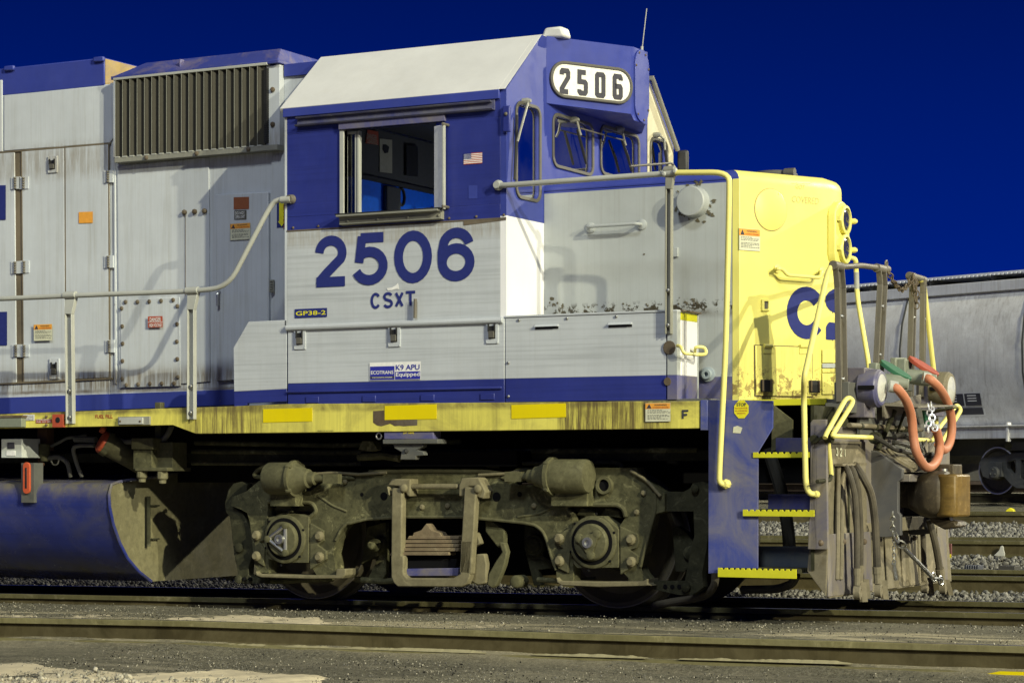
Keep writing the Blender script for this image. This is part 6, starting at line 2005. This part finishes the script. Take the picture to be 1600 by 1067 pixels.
# lower tie bars, wear plates with bolts, journal boxes
def pedestal(zo, jc, plates, tie, cap, x_off):
    for pl_ in plates:
        mb = MB(); mb.prism([T(*zo(*p), .022) for p in pl_], (0, .045, 0), 0)
        part(mb, 'wear_plate', 'truck_light', .006)
    mb = MB(); mb.prism([T(*zo(*p), .05) for p in tie], (0, .20, 0), 0)
    part(mb, 'tie_bar', 'truck_tan', .008)
    mb = MB()
    yj = -.075
    bx = [zo(*p) for p in jc]
    mb.prism([T(u, v, .030) for u, v in bx], (0, .16, 0), 0)
    c = T(*zo(*cap), .030)
    mb.lathe(c, (0, -1, 0), [(-.01, .196), (.018, .196), (.024, .180)], 40, 0)
    mb.lathe(c, (0, -1, 0), [(.0, .172), (.026, .170)], 36, 1)
    for a in range(20, 380, 60):
        if a % 180 in (20, 140, 80): mb.bolt(c + V((.19 * math.cos(math.radians(a)), -.012, .215 * math.sin(math.radians(a)))), (0, -1, 0), .012, .012, 1)
    jb = part(mb, 'journal_box', ['truck_light', 'void'], .008)
    mb = MB()
    c2 = c + V((.0, -.0, 0))
    mb.lathe(c2, (0, -1, 0), [(-.01, .140), (.045, .140), (.062, .128), (.066, .08)], 36, 0)
    return jb, c2, mb
jb, c2, mb = pedestal(zo1, [(352, 480), (400, 470), (440, 452), (570, 460), (632, 475), (630, 795), (470, 795), (352, 770)],
    [[(640, 520), (735, 572), (735, 640), (695, 672), (755, 715), (755, 770), (640, 845)], [(255, 570), (320, 570), (320, 640), (290, 650), (325, 700), (320, 820), (255, 780)]],
    [(262, 850), (280, 872), (640, 882), (820, 880), (822, 838), (888, 838), (888, 880), (865, 905), (640, 908), (300, 898), (265, 885)], (472, 630), 0)
h = []
for k in range(3):
    a = math.radians(60 + 120 * k); h.append(c2 + V((.11 * math.cos(a) - .01, -.070, .125 * math.sin(a))))
for k in range(3): mb.tube([h[k], h[(k + 1) % 3]], .016, 8, 0, 1)
for q in h: mb.lathe(q, (0, -1, 0), [(-.01, .028), (.015, .028), (.02, .014)], 12, 0)
mb.lathe(c2 + V((0, -.08, 0)), (0, -1, 0), [(0, .04), (.025, .038), (.025, .02), (.01, .018)], 18, 1)
part(mb, 'axle_cap', ['truck_light', 'steel'], 0, jb)
jb, c2, mb = pedestal(zo3, [(468, 560), (475, 470), (520, 470), (555, 435), (670, 435), (720, 480), (765, 520), (765, 765), (500, 768), (475, 740)],
    [[(772, 500), (885, 550), (895, 600), (880, 640), (835, 650), (890, 690), (885, 740), (775, 810)], [(470, 500), (350, 565), (350, 610), (410, 640), (385, 665), (360, 700), (375, 770), (440, 800)]],
    [(365, 825), (385, 850), (640, 856), (920, 852), (950, 835), (950, 868), (985, 880), (640, 890), (400, 880), (368, 860)], (603, 603), 0)
for k in range(3):
    a = math.radians(40 + 120 * k); q = c2 + V((.085 * math.cos(a), -.066, .095 * math.sin(a)))
    mb.lathe(q, (0, -1, 0), [(-.01, .034), (.02, .034), (.026, .02)], 14, 0)
mb.prism([c2 + V((.12 * math.cos(math.radians(40 + 120 * k)), -.078, .12 * math.sin(math.radians(40 + 120 * k)))) for k in range(3)], (0, -.012, 0), 0)
mb.lathe(c2 + V((0, -.085, 0)), (0, -1, 0), [(0, .042), (.025, .040), (.025, .022), (.01, .02)], 18, 1)
part(mb, 'axle_cap', ['truck_light', 'steel'], 0, jb)
for zo, pts in ((zo1, ((275, 605), (275, 748), (712, 610), (712, 755))), (zo3, ((388, 580), (390, 722), (848, 585), (850, 728)))):
    for p in pts:
        mb = MB(); mb.lathe(T(*zo(*p), .022), (0, -1, 0), [(0, .040), (.018, .040), (.028, .027), (.04, .024)], 10)
        part(mb, 'plate_bolt', 'truck_tan')
for zo, xs_ in ((zo1, (380, 690)), (zo3, (480, 790))):
    a, b = T(*zo(xs_[0], 430), -.06), T(*zo(xs_[1], 380), -.06)
    for k in range(2):
        mb = MB(); x0 = a.x + (b.x - a.x) * (.02 + .52 * k); x1 = x0 + (b.x - a.x) * .44
        mb.prism([(x0, a.y, a.z), (x1, a.y, a.z - .02), (x1 - .02, a.y, b.z - .02), (x0 + .05, a.y, b.z)], (0, .05, 0))
        part(mb, 'spring_seat', 'truck', .012)
for pts, rad in (([(372, 905), (430, 908), (520, 904)], .022), ([(556, 905), (600, 908), (640, 905)], .024), ([(840, 905), (880, 908), (930, 905)], .020)):
    mb = MB(); mb.tube([P(u, v, y=-.98) for u, v in pts], rad, 8); part(mb, 'brake_rod', 'truck')
for pts in ([(470, 742), (520, 738), (560, 741), (604, 738)], [(748, 742), (790, 740), (812, 736)], [(985, 735), (1010, 750), (1032, 775)]):
    mb = MB(); mb.tube([T(u, v, .02) for u, v in pts], .012, 8, .04); part(mb, 'air_line', 'truck_tan')
for u, v in ((540, 752), (640, 752), (700, 790), (660, 792), (835, 790), (995, 800), (1006, 770)):
    mb = MB(); mb.bolt(T(u, v), (0, -1, 0), .022, .022); part(mb, 'frame_bolt', 'truck_tan')
# wheels
wb = MB()
def wheel_mb(x, y):
    mb = MB()
    zc = .508
    s_ = 1 if y > 0 else -1
    # axis towards outside
    pr = [(-.17, .30), (-.16, .545), (-.135, .545), (-.125, .520), (0, .508), (.002, .465), (-.012, .45), (-.055, .40), (-.06, .22), (.02, .17), (.03, .10), (.03, .02)]
    mb.lathe((x, y, zc), (0, s_, 0), pr, 64)
    mb.tube([(x + .503 * math.cos(t_), y + s_ * .003, zc + .503 * math.sin(t_)) for t_ in [j * math.pi / 32 for j in range(64)]], .006, 6, closed=True, m=1)
    return mb
for x in (0, 2.743):
    for y in (-.82, .82):
        part(wheel_mb(x, y), 'wheel', ['wheel_iron', 'worn_steel'], 0, None, 30)
mb = MB()
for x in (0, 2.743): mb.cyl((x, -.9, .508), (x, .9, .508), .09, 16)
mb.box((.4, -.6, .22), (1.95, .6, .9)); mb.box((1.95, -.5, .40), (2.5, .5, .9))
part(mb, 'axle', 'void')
# brake cylinders
def brake_cyl(x0, x1, zc, dirx, y=-1.32, r=.128):
    mb = MB()
    d = V((dirx, 0, 0)); s0 = x0 if dirx > 0 else x1
    Ln = abs(x1 - x0)
    mb.lathe((s0, y, zc), d, [(0, r * .6), (.012, r * .93), (.03, r), (Ln * .84, r), (Ln * .845, r * 1.13), (Ln * .93, r * 1.13), (Ln * .94, r), (Ln, r * .9), (Ln + .07, r * .62), (Ln + .10, r * .58), (Ln + .11, r * .42), (Ln + .16, r * .40), (Ln + .17, .03), (Ln + .34, .025)], 32, 0)
    e = V((s0, y, zc)) + d * (Ln * .88)
    for a in range(45, 405, 90): mb.bolt(e + V((-.01 * dirx, r * 1.05 * math.cos(math.radians(a)), r * 1.05 * math.sin(math.radians(a)))), (dirx, 0, 0), .022, .04, 0)
    q = V((s0, y, zc)) + d * (Ln + .30)
    mb.box((q.x - .05, y - .03, zc - .04), (q.x + .09, y + .03, zc + .035), 0)
    mb.box((min(x0, x1) + .03, y, zc - .22), (max(x0, x1) - .03, y + .16, zc - .05), 1)
    return mb
a, b = P(*zo1(345, 210), y=-1.32), P(*zo1(560, 210), y=-1.32)
part(brake_cyl(a.x, b.x, a.z, 1), 'brake_cylinder', ['truck_light', 'truck'], 0, None, 40)
a, b = P(*zo3(310, 185), y=-1.32), P(*zo3(585, 185), y=-1.32)
part(brake_cyl(a.x, b.x, a.z + .005, -1), 'brake_cylinder', ['truck_light', 'truck'], 0, None, 40)
mb = MB()
mb.prism([T(*zo1(*p), .02) for p in ((700, 195), (760, 185), (930, 195), (950, 215), (760, 225))], (0, .03, 0))
part(mb, 'brake_rod', 'truck', .006); mb = MB()
mb.prism([T(*zo3(*p), .02) for p in ((0, 190), (60, 160), (110, 130), (240, 125), (240, 150), (120, 165), (60, 215))], (0, .03, 0))
part(mb, 'brake_rod', 'truck', .006)
# swing hanger with spring plank
mb = MB()
def bar(p, q, w, th, d, m=0):
    a, b = T(*p, d), T(*q, d)
    n_ = (b - a).cross(V((0, 1, 0))).normalized() * w / 2
    mb.prism([a - n_, b - n_, b + n_, a + n_], (0, th, 0), m)
bar(zo2(305, 390), zo2(300, 880), .095, .07, .14); bar(zo2(742, 385), zo2(712, 900), .105, .07, .14)
mb.prism([T(*zo2(*p), .14) for p in ((268, 790), (345, 790), (345, 900), (365, 925), (640, 925), (680, 900), (685, 700), (755, 700), (740, 920), (722, 960), (690, 978), (310, 978), (285, 955), (270, 920))], (0, .07, 0), 0)
mb.prism([T(*zo2(*p), .12) for p in ((245, 375), (275, 335), (385, 335), (385, 440), (370, 440), (345, 400), (320, 440), (316, 380))], (0, .14, 0), 0)
mb.prism([T(*zo2(*p), .12) for p in ((672, 375), (690, 330), (790, 325), (835, 410), (820, 455), (765, 440), (765, 380), (735, 380), (700, 400), (700, 440), (672, 440))], (0, .14, 0), 0)
bar(zo2(248, 380), zo2(258, 435), .02, .05, .13); mb.cyl(T(*zo2(385, 380), .09), T(*zo2(675, 380), .09), .022, 10)
for p in ((350, 390), (790, 395)): mb.lathe(T(*zo2(*p), .13), (0, -1, 0), [(0, .035), (.02, .035), (.03, .02)], 12)
part(mb, 'swing_hanger', 'truck_tan', .010)
mb = MB()
for k in range(5):
    x0, x1, z0 = 262 + 26 * k, 612 + (15 if k else 0) * 4, 790 - 24 * k
    pts = [zo2(x0, z0), zo2(x1 if k == 0 else 672, z0), zo2(x1 if k == 0 else 672, z0 - 20), zo2(x0 + 10, z0 - 20)]
    mb.prism([T(u, v, .11 - .012 * k) for u, v in pts], (0, .12, 0), 0)
mb.prism([T(*zo2(*p), .05) for p in ((392, 690), (405, 655), (450, 640), (480, 600), (510, 640), (560, 655), (580, 690))], (0, .1, 0), 0)
part(mb, 'leaf_spring', 'spring_rust', .004)
mb = MB()
mb.prism([T(*zo2(*p), .09) for p in ((318, 870), (670, 865), (668, 912), (320, 915))], (0, .05, 0), 0)
mb.prism([T(*zo2(*p), .06) for p in ((330, 820), (660, 810), (655, 868), (330, 870))], (0, .02, 0), 1)
part(mb, 'spring_plank', ['blue_dusty', 'void'], .006)
mb = MB()
mb.prism([T(*zo2(*p), .05) for p in ((755, 650), (780, 655), (805, 720), (755, 745))], (0, .06, 0)); mb.prism([T(*zo2(*p), .05) for p in ((748, 785), (825, 780), (838, 840), (835, 955), (790, 968), (740, 945))], (0, .06, 0))
part(mb, 'brake_lever', 'truck_tan', .01); mb = MB()
mb.prism([T(*zo2(*p), .03) for p in ((910, 710), (945, 715), (962, 770), (945, 850), (900, 965), (870, 988), (840, 965), (850, 900), (895, 820), (930, 770))], (0, .06, 0))
part(mb, 'brake_shoe_hanger', 'truck_light', .01); mb = MB()
mb.prism([T(*zo2(*p), -.05) for p in ((830, 560), (945, 640), (945, 720), (905, 745), (830, 650))], (0, .06, 0))
part(mb, 'brake_beam', 'truck', .01); mb = MB()
mb.prism([T(*zo2(*p), -.35) for p in ((130, 620), (240, 590), (240, 900), (210, 950), (130, 930), (200, 790), (110, 830), (90, 845))], (0, .06, 0))
mb.lathe(T(*zo2(190, 727), -.30), (0, -1, 0), [(-.05, .07), (0, .068), (.01, .058), (.05, .055), (.06, .042), (.10, .04), (.12, .02)], 24)
part(mb, 'brake_lever', 'truck', .01); mb = MB()
mb.prism([T(*zo3(*p), -.30) for p in ((160, 480), (280, 540), (280, 690), (340, 720), (340, 770), (250, 780), (270, 880), (220, 880), (160, 640))], (0, .06, 0))
mb.lathe(T(*zo3(225, 622), -.26), (0, -1, 0), [(-.03, .085), (.01, .083), (.015, .06), (.03, .055), (.035, .03)], 24)
part(mb, 'brake_lever', 'truck_dark', .01); mb = MB()
mb.lathe(T(*zo3(110, 855), -.10), (0, -1, 0), [(-.12, .05), (.02, .05), (.03, .03)], 14)
part(mb, 'pin_end', 'truck_light', .01)
mb = MB()   # left and right end levers and their lower bars
mb.prism([T(*zo1(*p), -.04) for p in ((55, 440), (50, 380), (75, 290), (110, 245), (165, 232), (205, 250), (200, 300), (140, 340), (100, 400), (140, 430), (175, 450), (215, 540), (245, 620), (255, 700), (215, 820), (215, 880), (250, 900), (330, 905), (330, 940), (180, 940), (115, 910), (140, 870), (115, 740), (85, 480))], (0, .08, 0), 0)
for p, r in (((155, 690), .04), ((150, 910), .035), ((192, 907), .016), ((232, 907), .016)): mb.lathe(T(*zo1(*p), -.035), (0, -1, 0), [(0, r), (.02, r), (.026, r * .6)], 14, 1 if r < .02 else 0)
part(mb, 'brake_rigging', ['truck_dark', 'void'], .012); mb = MB()
mb.prism([T(*zo3(*p), -.04) for p in ((1060, 278), (1180, 280), (1225, 255), (1240, 225), (1300, 215), (1350, 230), (1350, 450), (1330, 640), (1300, 800), (1310, 890), (1270, 920), (1240, 940), (1150, 940), (990, 905), (990, 850), (1190, 850), (1210, 740), (1250, 560), (1245, 405), (1060, 405))], (0, .08, 0), 0)
mb.prism([T(*zo3(*p), -.25) for p in ((1110, 510), (1140, 500), (1200, 540), (1240, 600), (1290, 640), (1285, 690), (1230, 730), (1190, 790), (1130, 790), (1120, 640))], (0, .08, 0), 0)
for p, r in (((1225, 670), .05), ((1260, 260), .03), ((1200, 890), .035)): mb.lathe(T(*zo3(*p), -.03 if p[1] != 670 else -.24), (0, -1, 0), [(0, r), (.02, r), (.03, r * .5)], 14, 0)
for x_ in (1065, 1110, 1155): mb.lathe(T(*zo3(x_, 888), -.038), (0, -1, 0), [(0, .018), (.003, .018)], 12, 1)
part(mb, 'brake_rigging', ['truck_dark', 'void'], .012)
mb = MB()
mb.tube([P(1118, 893, y=-1.15), P(1117, 915, y=-1.12), P(1105, 930, y=-1.0), P(1080, 936, y=-.9), P(1050, 940, y=-.85), P(1022, 946, y=-.80)], .030, 10, .08, 0)
mb.tube([P(1244, 898, y=-1.2), P(1238, 912, y=-1.1), P(1215, 920, y=-.95), P(1160, 921, y=-.85)], .032, 10, .08, 1)
mb.tube([P(1200, 700, y=-.6), P(1222, 770, y=-.55), P(1232, 830, y=-.55), P(1236, 900, y=-.6)], .05, 10, .1, 1)
part(mb, 'sand_hose', ['rubber_dusty', 'rubber'])

# ------------------------------------------------------------------ covered hopper car on the curving far track
def hopper(origin, ang, label):
    t = thing('hopper_car', label, 'freight car', origin)
    t.rotation_euler = (0, 0, ang)
    L0, L1 = -9.5, 9.0      # along its own x; the truck seen is at x = 0
    n = 18
    # cross-section of the rounded side
    sec = [(-1.30, 1.32), (-1.46, 1.75), (-1.58, 2.3), (-1.60, 2.85), (-1.53, 3.35), (-1.38, 3.80), (-1.15, 4.02)]
    sec = sec + [(-y, z) for y, z in sec[::-1]]
    mb = MB()
    xs_ = [L0, -7.6, -7.58, -4.6, -4.58, -1.7, -1.68, 1.3, 1.32, 4.3, 4.32, L1]
    rings = []
    for x in xs_: rings.append([mb.bm.verts.new((x, y, z)) for y, z in sec])
    for A, B in zip(rings, rings[1:]):
        for k in range(len(sec) - 1): mb.bm.faces.new((A[k], A[k + 1], B[k + 1], B[k]))
        mb.bm.faces.new((A[-1], A[0], B[0], B[-1]))
    mb.bm.faces.new(rings[0]); mb.bm.faces.new(rings[-1][::-1])
    o = mb.build('hopper_body', 'hopper', t, 0, 50)
    for x in (-7.6, -4.6, -1.7, 1.3, 4.3):
        mb = MB()
        q = [(y * 1.012, z) for y, z in sec[:7]]
        for (ya, za), (yb, zb) in zip(q, q[1:]):
            mb.prism([(x - .022, ya, za), (x + .022, ya, za), (x + .022, yb, zb), (x - .022, yb, zb)], (0, .006, 0))
        mb.build('seam_band', 'hopper_dark', o, 0)
    mb = MB()
    mb.box((L0, -1.42, 3.86), (L1, -1.30, 4.06)); mb.build('top_chord', 'hopper_light', t, .01)
    mb = MB()
    mb.box((L0 - .2, -1.20, 4.20), (L1, 1.0, 4.235), 0)
    mb.box((L0 - .2, -1.215, 4.20), (L1, -1.20, 4.245), 0)
    for k in range(180):
        x = L0 + k * .103; mb.box((x, -1.225, 4.185), (x + .05, -1.215, 4.215), 0)
    for k in range(12): mb.box((L0 + .4 + k * 1.55, -1.15, 4.02), (L0 + .46 + k * 1.55, 1.0, 4.20), 1)
    mb.build('running_board', ['hopper_roof', 'hopper_dark'], t, 0)
    for x in (-6, -3, 0.2, 3, 6):
        mb = MB(); mb.lathe((x, -.1, 4.06), (0, 0, 1), [(0, .38), (.18, .38), (.24, .30), (.25, .05)], 20); mb.build('roof_hatch', 'hopper_dark', t)
    mb = MB()
    mb.box((-4.6, -1.55, 1.06), (L1, -1.33, 1.30), 0); mb.box((-4.6, -1.62, 1.28), (L1, -1.33, 1.31), 0)
    mb.lathe((-2.08, -1.6, 1.2), (0, 1, 0), [(0, .14), (.02, .14)], 16, 1)
    for x in (-1.2, .9): mb.box((x, -1.6, 1.0), (x + .06, -1.5, 1.36), 0)
    mb.build('side_sill', ['hopper', 'rust'], t, .01)
    mb = MB()
    mb.box((-6.5, -1.25, .25), (-1.6, 1.25, 1.32), 0)
    mb.prism([(-1.65, -1.25, .55), (-1.65, -1.25, 1.3), (-.9, -1.25, 1.3)], (0, 2.5, 0), 0)
    mb.box((-3.2, -1.3, .40), (-1.75, -1.2, .75), 0); mb.box((2.2, -1.25, .5), (L1, 1.25, 1.3), 0); mb.box((-1.6, -.5, .75), (2.4, .5, 1.3), 0)
    mb.build('discharge_hopper', 'hopper_dark', t, .01)
    mb = MB(); mb.box((-1.95, -1.32, .82), (-1.45, -1.28, .92)); mb.build('placard', 'decal_white', t)
    mb = MB()
    mb.bm.free()
    # stencil panel near the right edge
    mb = MB()
    def sp(x, z, off=.012):
        ys_ = np.interp(z, [s[1] for s in sec[:7]], [s[0] for s in sec[:7]]); return (x, ys_ - off, z)
    def rct(x0, x1, z0, z1, m, off): mb.sheet([sp(x0, z0, off), sp(x1, z0, off), sp(x1, z1, off), sp(x0, z1, off)], m)
    rct(-.62, .26, 1.50, 1.96, 1, .010); rct(-.58, -.20, 1.70, 1.93, 0, .016); rct(-.17, .22, 1.70, 1.93, 0, .016); rct(-.56, .22, 1.53, 1.66, 0, .016)
    for k in range(3):
        rct(-.54, -.36, 1.88 - .05 * k, 1.90 - .05 * k, 1, .02); rct(-.10, .12, 1.88 - .05 * k, 1.90 - .05 * k, 1, .02)
    mb.build('stencil_panel', ['ink', 'decal_white'], t, 0, 0, recalc=False)
    mb = MB()
    r = random.Random(4)
    for k in range(16):
        a = r.uniform(0, 6.28); x, z = -.62 + r.uniform(0, .62), 1.13 + r.uniform(0, .12)
        mb.sheet([(x, -1.558, z), (x + .10 * math.cos(a), -1.558, z + .05 * math.sin(a)), (x + .10 * math.cos(a) + .012, -1.558, z + .05 * math.sin(a) + .012), (x + .012, -1.558, z + .012)])
    mb.build('scribble', 'decal_white', t, 0, 0, recalc=False)
    # truck: side frame with openings, two wheels, springs
    mb = MB()
    side = [(-.40, .60), (-.33, .70), (.10, .73), (.5, .80), (1.2, .80), (1.7, .74), (2.1, .72), (2.16, .60), (2.1, .32), (1.9, .30), (1.5, .18), (1.25, .12), (.52, .12), (.38, .18), (.12, .42), (-.08, .28), (-.30, .34)]
    h1 = [(.28, .62), (.48, .66), (.50, .44), (.42, .36), (.28, .50)]
    h2 = [(.60, .66), (1.15, .66), (1.15, .30), (.60, .30)]
    h3 = [(1.30, .62), (1.50, .60), (1.48, .42), (1.34, .36)]
    f3 = lambda q: [(x + .30, -1.16, z) for x, z in q]
    mb.plate(f3(side), [f3(h1), f3(h2), f3(h3)], (0, .12, 0), 0)
    mb.box((.20, -1.22, .34), (.50, -1.05, .62), 0)
    mb.lathe((.33, -1.24, .42), (0, 1, 0), [(-.03, .10), (0, .12), (.05, .13), (.1, .13)], 18, 0)
    for a in (90, 210, 330): mb.bolt((.33 + .06 * math.cos(math.radians(a)), -1.27, .42 + .06 * math.sin(math.radians(a))), (0, -1, 0), .022, .025, 0)
    mb.box((.65, -1.22, .84), (1.8, -1.0, 1.0), 0); mb.lathe((.66, -1.24, .92), (0, 1, 0), [(0, .08), (.06, .08)], 14, 1)
    mb.build('truck_frame', ['hopper_dark', 'truck_light'], t, .012)
    for k in range(2):
        mb = MB()
        c = [(1.04 + .24 * k + .085 * math.cos(t_), -1.10 + .085 * math.sin(t_), .16 + .46 * i / 48) for i, t_ in enumerate([j * math.pi / 5 for j in range(49)])]
        mb.tube(c, .018, 6); mb.build('spring', 'hopper_dark', t)
    for x in (.06, 1.75):
        for y in (-.79, .79):
            s_ = 1 if y > 0 else -1
            mb = MB(); mb.lathe((x, y, .457), (0, s_, 0), [(-.14, .30), (-.13, .49), (-.11, .49), (-.10, .462), (0, .457), (.002, .40), (-.03, .38), (-.05, .2), (.03, .14), (.04, .02)], 48, 0)
            mb.tube([(x + .448 * math.cos(t_), y + s_ * .004, .457 + .448 * math.sin(t_)) for t_ in [j * math.pi / 24 for j in range(48)]], .014, 6, closed=True, m=1)
            mb.build('wheel', ['wheel_iron', 'worn_bright'], t, 0, 30)
    return t
wpt = P(1559, 772, y=26.7)
hang_ = math.radians(-23)
hz = wpt.z
dx, dy = math.cos(hang_), math.sin(hang_)
off = V((-.06 * dx + (-.79) * dy * -1 * -1, -.06 * dy - (-.79) * dx * 1, 0))
# local point (.06,-.79) must land on wpt
loc = V((wpt.x - (.06 * dx - (-.79) * dy), wpt.y - (.06 * dy + (-.79) * dx), hz))
HC = hopper(loc, hang_, 'grey round-sided covered hopper car with a white scribble on its sill, behind the locomotive nose')
# its track
pth = []
for s_ in (-1, 1):
    pts = []
    for q in (-45, -20, -8, 0, 8, 20, 40):
        yy = .7175 * s_
        pts.append((loc.x + q * dx - yy * dy, loc.y + q * dy + yy * dx, loc.z))
    pth.append(pts)
track('far track slanting towards the camera, carrying the hopper car', pth)

# string of dark box cars far behind, seen only through the gaps under the locomotive and hopper
for i, (x, lab) in enumerate(((-30, 'dark box car furthest left in the shadowed row behind the locomotive'), (-13.5, 'dark box car in the shadowed row directly behind the locomotive'), (3, 'dark box car behind the hopper car wheel'))):
    t = thing('box_car', lab, 'freight car', (x, 44, .5), 'dark box cars parked far behind')
    t.rotation_euler = (0, 0, 0)
    mb = MB(); mb.box((-8, -1.5, .25), (8, 1.5, 3.6)); mb.box((-8, -1.1, 0.05), (8, 1.1, .3))
    for k in range(14): mb.box((-7.9 + k * 1.2, -1.56, 1.1), (-7.8 + k * 1.2, -1.5, 3.5))
    mb.build('car_body', 'box_dark', t, .02)
    mb = MB(); mb.box((-1.2, -1.60, 1.15), (1.2, -1.55, 3.3)); mb.build('door', 'box_dark', t, .01)
    for x2 in (-6.6, -4.8, 4.8, 6.6):
        mb = MB(); mb.lathe((x2, -.79, .43), (0, -1, 0), [(-.12, .3), (-.1, .42), (0, .42), (.003, .36), (-.03, .3), (.02, .1)], 24); mb.build('wheel', 'void', t)

# small marker board between the rails, loose cable by the far track, tie plates
mt = thing('marker_board', 'small maroon marker board with a yellow foot, on a stake near the coupler', 'marker', (0, 0, 0))
ym = 2.3
mb = MB()
a, b = P(1476, 869, y=ym), P(1486.5, 849, y=ym)
mb.box((a.x, ym, a.z), (b.x, ym + .02, b.z), 0)
a2 = P(1476, 871, y=ym); b2 = P(1486.5, 865.5, y=ym)
mb.box((a2.x - .02, ym - .006, a2.z), (b2.x, ym - .002, b2.z), 1)
mb.build('board', ['marker_red', 'decal_yellow'], mt, .003)
mb = MB(); a = P(1475, 868, y=ym); b = P(1478, 887, y=ym); mb.box((b.x - .03, ym, b.z), (b.x + .02, ym + .03, a.z + .1)); mb.build('stake', 'rust', mt, .003)
mb = MB()
pts = [P(1510 + 12 * k, 795 + 1.5 * math.sin(k * 1.1), y=18.6) for k in range(10)]
for p in pts: p.z = gz(p.x, p.y) + .05
mb.tube(pts, .07, 8, .2); tag(mb.build('cable', 'cable_pink'), 'faded pink cable lying on the gravel before the hopper car track', 'cable')
mb = MB()
p = P(1570, 786, y=20.5); p.z = gz(p.x, p.y) + .06
mb.prism([p, p + V((.16, 0, 0)), p + V((.13, 0, .05)), p + V((.08, 0, .07)), p + V((.03, 0, .04))], (0, .1, 0))
tag(mb.build('yellow_scrap', 'decal_yellow', bevel=.01), 'bright yellow scrap on the gravel beneath the hopper wheel', 'scrap')
for i, (u, v, w_, lab) in enumerate(((1522, 880, 22, 'black ribbed rail pad on the gravel right of the marker board'), (1577, 881, 26, 'flat black rail pad half buried at the right edge of the gravel'))):
    mb = MB(); p = P(u - w_ / 2, v + 4, y=5.9); q = P(u + w_ / 2, v + 4, y=5.9)
    z = gz(p.x, 5.9)
    mb.box((p.x, 5.8, z - .01), (q.x, 6.0, z + .075))
    if i == 0:
        for k in range(6): mb.box((p.x + .02 + k * .024, 5.78, z + .01), (p.x + .03 + k * .024, 5.80, z + .08))
    tag(mb.build('rail_pad', 'rubber_blue' if i == 0 else 'rubber', bevel=.006), lab, 'rail pad')
